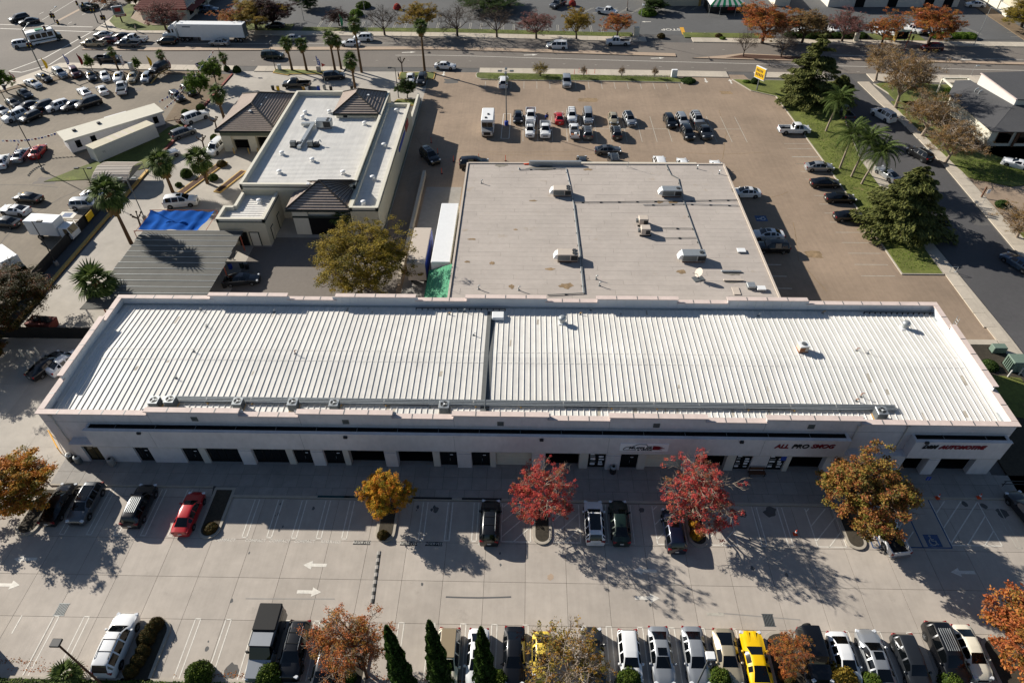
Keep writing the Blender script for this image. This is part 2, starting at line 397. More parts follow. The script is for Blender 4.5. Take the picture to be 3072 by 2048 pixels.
bed('lot_lawn',[P('B',x,y)[:2] for x,y in ((925,520),(935,503),(1200,508),(1800,522),(2352,540))]+[P('C',90,563)[:2],P('C',80,578)[:2],P('C',0,580)[:2]]+[P('B',x,y)[:2] for x,y in ((2340,574),(1800,563),(1200,556),(960,550),(930,538))],'grass')
bed('grass_verge',[(x,y) for x,y in ((101.3,33),(107.2,33),(107.2,45),(107.3,66),(109.5,80),(113.5,93),(113.6,100.2),(104,100.6),(92.3,101.2))]+[tuple(P('C',470,630)[:2]),tuple(P('C',640,668)[:2]),(100.5,66),(101,50)],'grass_dry')
slab('east_verge',rect(98.6,107.6,-4,18.6),.16,'soil'); slab('east_turf',[(99.5,8),(107.2,6),(107.2,13),(100,14)],.19,'grass_dry',z0=.1)  # dark soil colour stands in for the shade lying on this lawn
slab('service_path',rect(97.2,107.6,18.7,19.6),.18,'sidewalk')
slab('ramp_landing',rect(97.1,104,-4.2,-1.0),.16,'concrete_walk')
bed('office_lawn',[(122.9,64),(123.4,60),(128.8,57.3),(133.5,58.2),(134.6,61.5),(132,66.5),(129,70),(124,89),(121.5,99),(160,98.4),(160,90),(130,90),(122,90),(121.9,84)],'grass')
slab('office_lawn',[(122.6,99.2),(122.9,90.4),(133,90.4),(133,99)],.172,'grass',z0=.02)
sheet('office_driveway',[(122.4,45),(122.9,63),(150,66),(150,45)],.01,'asphalt_lot')
bed('office_bed',[(122.7,44),(150,46),(150,20),(122.4,20)],'grass_dry')
# car wash drive: planted strip with yellow kerb beside the dealer fence
slab('drive_edge',[(-18.0,20),(-17.5,20),(-17.0,61),(-17.5,61)],.2,'yellow_kerb')
slab('fence_strip',[(-20.3,20),(-18.05,20),(-17.55,61),(-19.8,61)],.06,'asphalt_plaza')
slab('drive_edge',[(-17.5,66),(-17.0,66),(-16.2,103.5),(-16.6,103.5)],.18,'red_kerb')
slab('dealer_lawn',[(-33.4,57),(-30,61.5),(-21.5,72),(-20.2,77.5),(-17.6,80),(-17.6,62),(-24,58)],.08,'grass')
slab('dealer_bed',[(-22,80),(-17.1,82),(-16.7,103.3),(-19.5,103.5),(-23.4,92)],.10,'dirt_tan')
slab('dealer_bed',[(-64,97),(-52.5,104.5),(-38.5,105.4),(-22,104.6),(-22,103.3),(-38,103.6),(-50.5,102),(-60.5,95.5),(-70,83),(-72.5,84.4)],.10,'dirt_tan')
# wash island strips
def strip(x0,y0,x1,y1,w):
    d=Vector((x1-x0,y1-y0)).normalized(); n=Vector((-d.y,d.x))*w/2
    pts=[(x0+n.x,y0+n.y),(x1+n.x,y1+n.y),(x1-n.x,y1-n.y),(x0-n.x,y0-n.y)]
    return bed('wash_island',pts,'mulch','yellow_kerb',.16,.1,.22)
strip(-8.7,52.8,-4.9,64.2,1.5); strip(-2.6,53.8,-.3,61.0,1.3)
bed('wash_lawn',[P('A',x,y)[:2] for x,y in ((1880,505),(1900,480),(2352,495),(2352,515),(2000,515),(1985,523))],'grass','yellow_kerb')
bed('wash_lawn',[(20.6,101),(28.4,101),(28.4,104.6),(20.6,104.6)],'grass','yellow_kerb')
bed('wash_lawn',[(21,87.6),(26.8,87.6),(26.8,90.5),(22,90.5)],'grass','yellow_kerb')
slab('loading_ramp',[(31.7,24),(37.9,24),(37.9,56),(32,56)],.02,'concrete_walk',z0=-.02)
slab('ramp_wall',rect(31.0,31.5,30,60),.9,'sidewalk')
# ------------------------------------------------------------------ front car park: concrete panels
lot=sheet('parking_lot',rect(-60,112,-24.2,-3.6),-.012,'joint')
xs=[-60+3.76*i for i in range(47)]
for ys in ((-9.62,-5.0),(-13.5,-9.62),(-17.45,-13.5),(-24.2,-17.45)):
    for i in range(46):
        x0,x1=xs[i],xs[i+1]
        if x1<-22 : continue
        dz=rnd.uniform(-.002,.002)
        MB().prism(rect(x0+.014,x1-.014,ys[0]+.014,ys[1]-.014),-.02,.004+dz).build('concrete_panel',MT['concrete'],lot)
for x0,x1 in ((-22,17.2),(86.5,112)):
    x=x0
    while x<x1-.5:
        e=min(x+3.76,x1); MB().prism(rect(x+.014,e-.014,-4.98,-3.86),-.02,.004).build('concrete_panel',MT['concrete'],lot); x+=3.76
y0=-3.6
for x0 in range(-40,0,5):
    for j in range(5):
        if x0<-17 and j>2: continue
        MB().prism(rect(x0+.014,x0+4.986,y0+j*4.6+.014,y0+(j+1)*4.6-.014),-.02,.012).build('concrete_panel',MT['concrete_drive'],lot)
walkw=MB().prism([(0.0,-.1),(0,-3.7),(17.0,-3.7),(17.2,-4.85),(86.3,-4.85),(86.5,-3.7),(97,-3.7),(97,-.1)],-.02,.13).build('walkway',MT['joint']); walkw['kind']='structure'
for j,(ya,yb) in enumerate(((-.95,0.0),(-2.2,-.95),(-3.72,-2.2),(-4.72,-3.72))):
    x=0.0 if j<3 else 17.3
    while x<(97 if j<3 else 86.2):
        if j>0: MB().prism(rect(x+.012,x+1.488,ya+.012,yb-.012),.05,.145).build('paving_slab',MT['concrete_walk'],walkw)
        x+=1.5
MB().prism(rect(0,97,-.95,-.1),.05,.142).build('wall_strip',MT['concrete_walk'],walkw)
slab('walk_kerb',rect(17.3,86.2,-4.98,-4.72),.15,'kerb'); slab('walk_kerb',rect(0,17.0,-3.9,-3.72),.15,'kerb'); slab('walk_kerb',rect(86.5,97,-3.9,-3.72),.15,'kerb')
for x0,x1,yt in ((-.7,1.5,-4.2),(17.25,19.4,-3.9),(34.55,36.45,-5.0),(49.7,51.55,-5.0),(64.6,66.55,-5.0),(79.5,81.4,-5.0)):
    bed('planter_island',stadium(x0,x1,-9.7,yt,True),'soil','kerb',.16,.08,.28)
for x0,x1 in ((15.9,18.4),(33.2,36.0),(69.3,72.2),(87.5,91.0)):
    bed('planter_island',[(x0,-22.9),(x1,-22.9),(x1,-18.6)]+[((x0+x1)/2+(x1-x0)/2*math.cos(a),-18.6+1.1*math.sin(a)) for a in [math.pi*i/8 for i in range(1,8)]]+[(x0,-18.6)],'soil','kerb',.16,.08,.28)
bed('planter_border',rect(-20,112,-30,-22.5),'soil','kerb',.16,.1,.2)
# ------------------------------------------------------------------ paint on the ground
def stripe(pts_pairs,w,z,m,name='stall_line',parent=None):
    mb=MB()
    for (a,b,c,d) in pts_pairs:
        v=Vector((c-a,d-b)); n=Vector((-v.y,v.x)).normalized()*w/2
        mb.face([(a-n.x,b-n.y,z),(c-n.x,d-n.y,z),(c+n.x,d+n.y,z),(a+n.x,b+n.y,z)])
    o=mb.build(name,MT[m],parent); 
    if parent is None: o['kind']='structure'
    return o
ZP=.012
def hairpin(x,y0,y1,end,m='white_line',parent=None,z=ZP):
    stripe([(x-.23,y0,x-.23,y1),(x+.23,y0,x+.23,y1),(x-.27,end,x+.27,end)],.09,z,m,parent=parent)
for x in (4.1,6.75,9.4,12.05,14.7,21.95,24.35,26.75,29.15,31.6,39.0,41.5,44.1,56.75,59.2,71.7,74.2): hairpin(x,-5.15 if x>17 else -4.1,-9.4,-9.4,'white_line')
stripe([(4.7,-17.4,4.7,-19)],.1,ZP,'white_line')
for x in (7.8,10.5,13.2,20.4,23.1,25.7,28.3,30.9,38.3,41.0,43.7,46.4,49.1,51.7,54.1,56.3,59.0,61.7,64.3,67.0,74.0,76.6,79.3,82.0,84.7): hairpin(x,-22.4,-17.4,-17.4)
def hatch(x0,x1,y0,y1,m='white_line',step=1.25,border=True):
    L=[]
    if border: L+=[(x0,y0,x0,y1),(x1,y0,x1,y1),(x0,y0,x1,y0)]
    k=-(x1-x0)
    c=y0-(x1-x0)
    while c<y1:
        xa,ya,xb,yb=x0,c,x1,c+(x1-x0)
        if ya<y0: xa+=y0-ya; ya=y0
        if yb>y1: xb-=yb-y1; yb=y1
        if xb-xa>.2: L.append((xa,ya,xb,yb))
        c+=step*1.3
    stripe(L,.1,ZP,m,'hatched_bay')
hatch(46.7,49.5,-9.4,-5.2); hatch(51.7,54.3,-9.4,-5.2); hatch(61.6,64.4,-9.4,-5.2); hatch(66.7,69.2,-9.4,-5.2); hatch(76.7,79.4,-9.4,-5.2)
hatch(84.3,86.4,-9.2,-4.2,border=False); hatch(89.4,94.1,-9.0,-4.1)
stripe([(84.2,-9.3,84.2,-4.0),(86.6,-9.3,86.6,-4.0),(89.3,-9.3,89.3,-4.0),(81.9,-9.4,82.6,-9.4),(81.9,-9.4,81.9,-8),(82.6,-9.4,82.6,-8),(84.2,-9.3,89.3,-9.3)],.13,ZP,'blue_line')
hairpin(95.6,-9.2,-4.1,-9.2,'faded_line')
sheet('disabled_sign',rect(87.1,88.5,-9.2,-7.9),ZP,'blue_line')
def wheelchair(x,y,s,z,m,name='wheelchair_symbol',rz=0,parent=None):
    mb=MB(); M=Matrix.Translation((x,y,z))@Matrix.Rotation(rz,4,'Z')@Matrix.Scale(s,4)
    k=14
    for i in range(10):
        a0,a1=R(120+i*27),R(120+(i+1)*27); r0,r1=.24,.32
        mb.face([(r0*math.cos(a0)-.04,r0*math.sin(a0)-.14,0),(r1*math.cos(a0)-.04,r1*math.sin(a0)-.14,0),(r1*math.cos(a1)-.04,r1*math.sin(a1)-.14,0),(r0*math.cos(a1)-.04,r0*math.sin(a1)-.14,0)])
    mb.face([(-.1+.09*math.cos(2*math.pi*i/10),.42+.09*math.sin(2*math.pi*i/10),0) for i in range(10)])
    for q in ([(-.14,.3),(-.05,.3),(-.02,-.05),(-.11,-.05)],[(-.05,.14),(.14,.14),(.14,.07),(-.05,.07)],[(-.1,0),(.18,0),(.18,-.08),(-.1,-.08)],[(.1,0),(.18,0),(.32,-.34),(.24,-.34)],[(.24,-.34),(.38,-.3),(.38,-.37),(.24,-.41)]):
        mb.face([(a,b,.0004) for a,b in reversed(q)])
    mb.xf(M); o=mb.build(name,MT[m],parent)
    if parent is None: o['kind']='structure'
wheelchair(87.8,-8.55,1.15,ZP+.004,'faded_line')
for x in (28.1,30.8): sheet('kerb_paint',rect(x-.1,x+3.2,-4.9,-4.66),.158,'green_paint')
for x in (37.6,42.6): sheet('kerb_paint',rect(x,x+4.0,-4.9,-4.66),.158,'black_paint')
# lettering
def text_obj(s, size, m, M, name, extrude=0.0, shear=0.0, bold=0.0, parent=None, align='CENTER', sx=1.0):
    cu=bpy.data.curves.new(name,'FONT'); cu.body=s; cu.size=size; cu.extrude=extrude; cu.shear=shear; cu.offset=bold; cu.align_x=align; cu.align_y='CENTER'; cu.resolution_u=3
    t=bpy.data.objects.new(name+'_curve',cu); COL.objects.link(t)
    dg=bpy.context.evaluated_depsgraph_get(); me=bpy.data.meshes.new_from_object(t.evaluated_get(dg)); me.name=name
    bpy.data.objects.remove(t); me.materials.clear(); me.materials.append(MT[m])
    me.transform(M@Matrix.Diagonal((sx,1,1,1)))
    if parent is not None: me.transform(Matrix.Translation(-Vector(parent.location)))
    o=bpy.data.objects.new(name,me); COL.objects.link(o)
    if parent is not None: o.parent=parent
    return o
def floor_text(s,x,y,size,m='white_line',rz=0,z=ZP+.004,sx=1.0,bold=.0):
    o=text_obj(s,size,m,Matrix.Translation((x,y,z))@Matrix.Rotation(rz,4,'Z'),'floor_lettering',bold=bold,sx=sx); o['kind']='structure'; return o
for x in (20.2,23.15,25.5,27.9): floor_text('COMPACT',x,-9.75,.42)
floor_text('RESERVED',30.4,-9.75,.42)
for x in (33.4,37.9,40.3): sheet('lettering_ground',rect(x-.82,x+.82,-9.99,-9.55),ZP,'black_paint'); floor_text('RESERVED',x,-9.77,.38)
floor_text('COMPACT',42.8,-9.75,.42,'faded_line'); floor_text('RESERVED',45.4,-9.75,.40)
for x in (58,60.4,70.4,72.9,75.4): floor_text('COMPACT',x,-9.7,.40,'faded_line')
def arrow(x,y,rz,L=2.2,m='white_line',name='lane_arrow',z=ZP,w=1.0):
    pts=[(-L/2,-.16*w),(L*.12,-.16*w),(L*.12,-.45*w),(L/2,0),(L*.12,.45*w),(L*.12,.16*w),(-L/2,.16*w)]
    mb=MB().face([(a,b,z) for a,b in pts]).xf(Matrix.Translation((x,y,0))@Matrix.Rotation(rz,4,'Z')); o=mb.build(name,MT[m]); o['kind']='structure'
for k,x,y,rz in (('J',175,978,math.pi),('J',2170,1020,math.pi),('M',55,500,0),('M',2130,548,0),('N',2108,590,0),('N',2090,402,math.pi),('L',1930,1070,math.pi)):
    p=P(k,x,y); arrow(p.x,p.y,rz)
# retail lot paint
L=[]; x0=P('B',990,600).x
for i in range(16):
    x=x0+2.74*i
    if x<92: L.append((x,96.2,x,100.0))
stripe(L,.1,.01,'faded_line')
L=[]; x0=P('B',1254,850).x
for i in range(16):
    x=x0+2.74*i
    if i in (9,10) : pass
    L.append((x,P('B',1254,975).y,x,P('B',1254,800).y))
ym=P('B',1254,885).y; L.append((x0-2.8,ym,x0+2.74*15,ym)); stripe(L,.1,.01,'faded_line')
pa=[P('B',*q) for q in ((1118,785),(1168,785),(1155,955),(1100,955))]
stripe([(pa[i].x,pa[i].y,pa[(i+1)%4].x,pa[(i+1)%4].y) for i in range(4)],.12,.01,'white_line')
L=[]
for y in (50,97,150,203,256,315,374,435,498,567,637,710,787,865): 
    q=P('F',1000,y).y; L.append((95.6,q,100.3,q))
for y in (990,1025,1080,1130): q=P('C',760,y).y; L.append((95.6,q,100.2,q))
stripe(L,.1,.01,'faded_line')
L=[]
for y in (790,870,953,700,620): q=P('F',650,y).y; L.append((80.8,q,85.2,q))
stripe(L,.1,.01,'white_line')
pa=P('F',541,472); sheet('disabled_sign',rect(pa.x-.9,pa.x+.9,pa.y-.8,pa.y+.8),.01,'blue_line'); wheelchair(pa.x,pa.y,1.4,.014,'white_line',rz=math.pi/2)
for k,x,y,rz in (('C',160,557,-1.57),('C',330,563,1.57),('B',705,510,-1.57),('C',65,235,1.57),('C',160,237,1.57),('B',2100,152,math.pi)): p=P(k,x,y); arrow(p.x,p.y,rz,2.4,'white_line',z=.016)
p=P('B',2270,205); floor_text('STOP',p.x,p.y,2.0,rz=math.pi,z=.02,bold=.03)
sheet('centre_marking',[tuple(P('B',2330,190)[:2]),tuple(P('C',6,190)[:2]),tuple(P('C',22,240)[:2]),tuple(P('C',-2,240)[:2])],.02,'yellow_line')
# street paint
def lane(L,d,x0,x1,dash=None,w=.13,m='white_line'):
    seg=[]; x=x0
    while x<x1:
        e=min(x+(dash[0] if dash else 8),x1); seg.append((x,yof(L,x)+d,e,yof(L,e)+d)); x+= (sum(dash) if dash else 8)
    stripe(seg,w,.01,m)
MK=[(-58,117.9),(-41.6,117.3),(-16,117.6),(28.7,118.2),(65.8,115.4),(151,110),(320,102)]
lane(MK,-3.2,18,250,None,.16); lane(MK,-6.3,-50,250,(.6,6.5),.13,'faded_line'); lane(MK,4.6,-52,18,None,.15); lane(MK,5.0,30,250,(.6,6.5),.13,'faded_line'); lane(MK,3.3,118,160,None,.14)
def cw(a,b,w=.3): 
    p,q=P(*a),P(*b); stripe([(p.x,p.y,q.x,q.y)],w,.012,'white_line','crossing_line')
cw(('A',0,198),('A',650,222)); cw(('A',0,170),('A',640,188)); cw(('A',625,225),('A',310,400)); cw(('A',560,310),('A',340,448)); cw(('A',340,448),('A',150,500)); cw(('A',310,400),('A',60,492)); cw(('A',150,500),('A',60,492))
for a,b in ((('A',290,140),('A',520,0)),(('A',470,165),('A',495,152)),(('A',565,105),('A',590,93)),(('A',270,100),('A',300,85))): cw(a,b,.15)
p,q=P('A',380,155),P('A',560,60); stripe([(p.x,p.y,q.x,q.y)],.9,.012,'median_paving','median_nose')
p=P('A',1720,332); arrow(p.x,p.y,math.pi,3.2,z=.012,w=1.1)
for k,x,y in (('B',465,362),('B',1305,380),('B',2180,402)): p=P(k,x,y); arrow(p.x,p.y,0.1,3.2,z=.012,w=1.1)
for x,y in ((1185,410),(1950,412)): p=P('C',x,y); arrow(p.x,p.y,math.pi,2.6,z=.012)
# plaza stall lines
L=[]
for i in range(27):
    x=-4.5+2.75*i; y=yof(NK,x)+6.1
    if x<70: L+=[(x-.2,y,x-.2,y+4.6),(x+.2,y,x+.2,y+4.6),(x-.2,y+4.6,x+.2,y+4.6)]
stripe(L,.1,.016,'faded_line')
L=[]
for i in range(12):
    p=P('B',1560+i*85,95 if i<8 else 70); L+=[(p.x,p.y,p.x+3.4,p.y+4.6),(p.x+.5,p.y,p.x+3.9,p.y+4.6)]
for i in range(7):
    p=P('C',2180+i*28,75+i*30); L.append((p.x-3,p.y,p.x+2.2,p.y-.1))
for i in range(9):
    p=P('C',1250+i*100,240); L+=[(p.x,p.y,p.x-1.6,p.y+5),(p.x+.5,p.y,p.x-1.1,p.y+5)]
stripe(L,.1,.016,'faded_line')
# dealer lot: disabled bay, yard lines, grates
p=P('D',465,448); sheet('disabled_sign',rect(p.x-1.3,p.x+1.3,p.y-.9,p.y+.9),.01,'white_line'); sheet('disabled_sign',rect(p.x-.7,p.x+.7,p.y-.6,p.y+.6),.014,'blue_line')
a,b=P('D',460,480),P('D',620,485); stripe([(a.x,a.y,b.x,b.y),(P('D',500,482).x,a.y,P('D',530,520).x,P('D',530,520).y),(P('D',560,482).x,a.y,P('D',590,520).x,P('D',590,520).y)],.12,.01,'white_line')
a,b=P('D',470,415),P('D',640,418); stripe([(a.x,a.y,b.x,b.y)],.12,.01,'white_line')
for k,x,y in (('M',425,668),('O',592,742)):
    p=P(k,x,y); t=thing('drain_grate','iron storm drain grate set in the concrete near the white SUV' if k=='M' else 'iron storm drain grate set in the concrete behind the yellow coupe','drain',(p.x,p.y,0))
    MB().box(-.45,.45,-.5,.5,.0,.012).build('pit',MT['black'],t,local=True)
    for i in range(7): MB().box(-.42+i*.13,-.36+i*.13,-.48,.48,.012,.024).build('bar',MT['galv_dark'],t,local=True)
    [MB().box(-.5,.5,q-.03,q+.03,0,.02).build('edge_bar',MT['galv_dark'],t,local=True) for q in (-.53,.53)]
p=P('O',225,702); sheet('concrete_patch',rect(p.x-.75,p.x+.75,p.y-.13,p.y+.13),ZP,'faded_line')
# skid mark and tar-filled joint
a=[P('N',720+i*75,582+[0,3,5,6,5,3,0,-4,-9][i]) for i in range(9)]
stripe([(a[i].x,a[i].y,a[i+1].x,a[i+1].y) for i in range(6)],.14,ZP,'asphalt_plaza','tyre_mark')
for k,x,y,s in (('M',1600,1090,.75),('K',650,640,.35),('L',410,665,.5),('L',605,655,.7),('L',1945,600,.35),('L',2075,612,.35),('L',2200,660,.6),('K',2070,640,.35),('K',1440,1102,.35)):
    p=P(k,x,y); n=12; pts=[(p.x+s*rnd.uniform(.6,1.15)*math.cos(2*math.pi*i/n),p.y+s*rnd.uniform(.6,1.1)*math.sin(2*math.pi*i/n)) for i in range(n)]
    sheet('oil_stain',pts,.009,'asphalt_base' if k!='K' or y<1000 else 'median_paving')

# tar-sealed cracks and patches on the asphalt
def crack(k,pts,w=.12,m='asphalt_plaza'):
    q=[P(k,x,y) for x,y in pts]; L=[]
    for a,b in zip(q,q[1:]):
        n=max(1,int((b-a).length/1.3)); pr=a
        for i in range(n): c=a.lerp(b,(i+1)/n)+Vector((rnd.uniform(-.12,.12),rnd.uniform(-.12,.12),0)); L.append((pr.x,pr.y,c.x,c.y)); pr=c
    stripe(L,w,.0085,m,'tar_seam')
for k,pts in (('D',[(0,240),(200,240),(400,258)]),('D',[(555,275),(420,330),(300,400),(120,500),(0,650)]),('A',[(0,880),(60,800)]),('A',[(360,590),(470,510)]),('A',[(330,470),(560,520),(620,590)]),('A',[(690,260),(430,330)]),('F',[(590,330),(680,310),(725,290)]),('B',[(520,950),(560,1010),(600,1060)]),('F',[(0,20),(300,30),(560,20)]),('B',[(700,1040),(1100,1050),(1700,1045)]),('C',[(250,760),(300,900),(280,1100)]),('F',[(760,500),(800,760),(1000,980)]),('F',[(2080,350),(2300,640)]),('E',[(1000,30),(1400,40),(1900,30)])): crack(k,pts,.10,'asphalt_base' if k in 'AD' else 'stain_brown')
for k,x,y,w,h,m in (('B',760,560,4,3,'asphalt_base'),('F',900,720,3.0,2.2,'stain_brown'),('B',1700,690,5,2.4,'stain_brown'),('C',300,640,3,2,'stain_brown'),('D',330,210,5,3,'asphalt_street'),('A',900,620,6,3,'asphalt_street'),('F',2050,500,3,2,'asphalt_base')):
    p=P(k,x,y); n=16; sheet('asphalt_patch',[(p.x+w/2*rnd.uniform(.8,1.1)*max(-.8,min(.8,1.2*math.cos(2*math.pi*i/n))),p.y+h/2*rnd.uniform(.8,1.1)*max(-.8,min(.8,1.2*math.sin(2*math.pi*i/n)))) for i in range(n)],.0075,m)
r_=random.Random(3)
for i in range(46):                     # drips in the stalls
    x=r_.choice([23,25.5,28,38,40,42.8,47,58,60.4,70.4,73,75.4,22,24.5,39.6,45,48,57.7,60.3,63,65.6,75.3,78,80.6])+r_.uniform(-.5,.5); y=r_.choice([r_.uniform(-8.8,-5.6),r_.uniform(-21.5,-17.8),r_.uniform(-16.5,-10.5)]); s_=r_.uniform(.06,.22)
    sheet('oil_drip',[(x+s_*r_.uniform(.6,1.2)*math.cos(2*math.pi*j/8),y+s_*1.4*r_.uniform(.6,1.2)*math.sin(2*math.pi*j/8)) for j in range(8)],.0088,'asphalt_plaza')
for x0,y0,L_,a_ in ((24,-15.5,8,.02),(66,-16,7,-.08),(62,-15.8,4,1.2)):
    stripe([(x0+L_*i/6,y0+a_*i,x0+L_*(i+1)/6,y0+a_*(i+1)) for i in range(6)] if a_<1 else [(x0,y0,x0+.9,y0+L_)],.1,.0083,'concrete_walk','tyre_mark')
# ================================================================== MAIN BUILDING
BW, BD, HL, HH = 96.8, 18.4, 7.0, 7.5
ZE, ZR = 6.02, 6.42                      # roof at the eaves and at the ridge
def WP(k,x,y,yp):                          # spot on the upright plane y = yp
    a=P(k,x,y,0); c=Vector((CX,CY,CH)); t=(yp-c.y)/(a.y-c.y); q=c+(a-c)*t; return q.x,q.z
bld=thing('strip_building','long pale stucco workshop building with white standing seam roof and row of dark shopfronts','building',(BW/2,0,0))
def bp(name,mb,m,par=None,smooth=None): return mb.build(name,MT[m] if isinstance(m,str) else [MT[q] for q in m],par or bld,smooth)
steps=[11.1,20.35,26.35,35.65,41.8,51.1,57.25,66.6,72.55,81.65]
hi_x=[(steps[i],steps[i+1]) for i in range(0,10,2)]
hi_y=[(4.75,13.95)]
def is_hi(s,segs): return any(a<=s<=b for a,b in segs)
# walls
bp('wall',MB().box(0,BW,18.1,BD,0,6.9),'stucco')
bp('wall',MB().box(0,.3,0,18.1,0,6.9),'stucco')
bp('wall',MB().box(BW-.3,BW,0,18.1,0,6.9),'stucco')
front=bp('wall',MB().box(.3,BW-.3,0,.3,2.9,6.9).box(.3,1.8,0,.3,0,2.9).box(80.8,84.6,0,.3,0,2.9),'stucco')
for a,b in hi_x:
    bp('raised_parapet',MB().box(a,b,.0,.3,6.9,7.4),'stucco'); bp('raised_parapet',MB().box(a,b,18.1,BD,6.9,7.4),'stucco')
for a,b in hi_y:
    bp('raised_parapet',MB().box(0,.3,a,b,6.9,7.4),'stucco'); bp('raised_parapet',MB().box(BW-.3,BW,a,b,6.9,7.4),'stucco')
# roof: two slopes of sheet, one raised seam after the other
yr=9.2
bp('roof',MB().hull([(.3,.3,ZE-.2),(BW-.3,.3,ZE-.2),(BW-.3,yr,ZR-.2),(.3,yr,ZR-.2)],[(.3,.3,ZE),(BW-.3,.3,ZE),(BW-.3,yr,ZR),(.3,yr,ZR)]).hull([(.3,yr,ZR-.2),(BW-.3,yr,ZR-.2),(BW-.3,18.1,ZE-.2),(.3,18.1,ZE-.2)],[(.3,yr,ZR),(BW-.3,yr,ZR),(BW-.3,18.1,ZE),(.3,18.1,ZE)]),'roof_white')
w=.022
def prof(y): return ZE+(ZR-ZE)*(1-abs(y-yr)/(yr-.3))
mb=MB()
for y0,y1 in ((.35,yr),(yr,18.05)):
    z0,z1=prof(y0),prof(y1)
    mb.hull([(-w*1.9,y0,z0-.01),(w*1.9,y0,z0-.01),(w*1.9,y1,z1-.01),(-w*1.9,y1,z1-.01)],[(-w,y0,z0+.07),(w,y0,z0+.07),(w,y1,z1+.07),(-w,y1,z1+.07)])
seam_me=mb.mesh('seam',MT['roof_white'])
x=.95; gap=(P('H',985,480,6.3).x,P('H',1042,480,6.3).x)
while x<BW-.6:
    if not gap[0]-.25<x<gap[1]+.25: put('seam',seam_me,bld,(x-BW/2,0,0))
    x+=.612
bp('expansion_strip',MB().hull([(gap[0],.4,prof(.4)),(gap[1],.4,prof(.4)),(gap[1],yr,ZR),(gap[0],yr,ZR)],[(gap[0],.4,prof(.4)+.05),(gap[1],.4,prof(.4)+.05),(gap[1],yr,ZR+.05),(gap[0],yr,ZR+.05)]).hull([(gap[0],yr,ZR),(gap[1],yr,ZR),(gap[1],17.2,prof(17.2)),(gap[0],17.2,prof(17.2))],[(gap[0],yr,ZR+.05),(gap[1],yr,ZR+.05),(gap[1],17.2,prof(17.2)+.05),(gap[0],17.2,prof(17.2)+.05)]),'roof_strip')
sx_=(gap[0]+gap[1])/2
bp('strip_seam',MB().box(sx_-.03,sx_+.03,.5,17,ZR-.2,ZR+.06),'galv_dark')
# ridge flashings: lapped pieces
for yy in (8.35,9.95):
    x=.9
    while x<BW-1.2:
        e=x+.612
        if not gap[0]-.3<x<gap[1]+.3: put('ridge_flashing',bpy.data.meshes.get('ridge_flashing') or MB().box(.06,.55,-.06,.06,0,.024).mesh('ridge_flashing',MT['roof_white']),bld,(x-BW/2,yy,prof(yy)))
        x+=.612
# inside of the parapet: upright metal panels
def cladding(along,fixed,lo,hi,segs,inner):
    s=lo
    while s<hi-.05:
        e=min(s+1.02,hi); h=(HH if is_hi((s+e)/2,segs) else HL)-.12
        if along=='x': MB().box(s+.012,e-.012,min(fixed,fixed+inner),max(fixed,fixed+inner),ZE-.02,h).build('cladding_panel',MT['parapet_metal'],bld)
        else:
            zb=min(prof(s),prof(e))-.02
            MB().box(min(fixed,fixed+inner),max(fixed,fixed+inner),s+.012,e-.012,zb,h).build('cladding_panel',MT['parapet_metal'],bld)
        s=e
cladding('x',18.1,.35,BW-.35,hi_x,-.05); cladding('y',.3,.35,18.04,hi_y,.05); cladding('y',BW-.3,.35,18.04,hi_y,-.05); cladding('x',.3,.4,BW-.4,hi_x,.04)
bp('gutter',MB().box(.4,BW-.4,17.82,18.04,ZE+.0,ZE+.10),'galv')
bp('base_flashing',MB().box(.36,.6,.4,17.8,ZE+.02,ZE+.09),'galv'); bp('base_flashing',MB().box(BW-.6,BW-.36,.4,17.8,ZE+.02,ZE+.09),'galv')
# coping pieces
def coping(along,c,lo,hi,segs):
    cuts=sorted(set([lo,hi]+[q for s in segs for q in s if lo<q<hi]))
    for a,b in zip(cuts,cuts[1:]):
        h=HH if is_hi((a+b)/2,segs) else HL
        if h==HH: a,b=a-.16,b+.16
        else: a,b=a+(.0),b-(.0)
        n=max(1,round((b-a)/2.3))
        for i in range(n):
            p=a+(b-a)*i/n+.02; q=a+(b-a)*(i+1)/n-.02
            mb=MB()
            if along=='x': mb.box(p,q,c-.32,c+.32,h-.1,h)
            else: mb.box(c-.32,c+.32,p,q,h-.1,h)
            bp('coping',mb,'coping')
            mb=MB()
            if along=='x': mb.box(q-.05,q+.05,c-.27,c+.27,h-.06,h+.012)
            else: mb.box(c-.27,c+.27,q-.05,q+.05,h-.06,h+.012)
            if i<n-1: bp('coping_joint',mb,'galv_dark')
coping('x',.13,-.2,BW+.2,hi_x); coping('x',18.27,-.2,BW+.2,hi_x); coping('y',.13,.47,17.93,hi_y); coping('y',BW-.13,.47,17.93,hi_y)
# fascia boxes with the open slot behind
for a,b in ((4.4,80.9),(87.2,96.5)):
    f=bp('fascia',MB().box(a,b,-1.0,-.72,2.9,5.4),'stucco')
    bp('fascia_end',MB().box(a,a+.25,-.72,-.003,2.9,5.38),'stucco'); bp('fascia_end',MB().box(b-.25,b,-.72,-.003,2.9,5.38),'stucco')
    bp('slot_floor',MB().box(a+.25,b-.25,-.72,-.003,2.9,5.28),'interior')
    bp('slot_cap',MB().box(a-.04,b+.04,-1.05,-.68,5.4,5.46),'stucco')
    bp('drip_edge',MB().box(a,b,-1.02,-.74,2.84,2.898),'stucco_warm')
    x=a+3
    while x<b-1: bp('bracket',MB().box(x-.03,x+.03,-.7,.0,5.3,5.35),'galv_dark'); x+=4.1
bp('canopy_top',MB().box(1.8,4.4,-.9,0,2.9,3.05),'stucco'); bp('canopy_top',MB().box(80.9,87.2,-.9,0,2.9,3.0),'stucco')
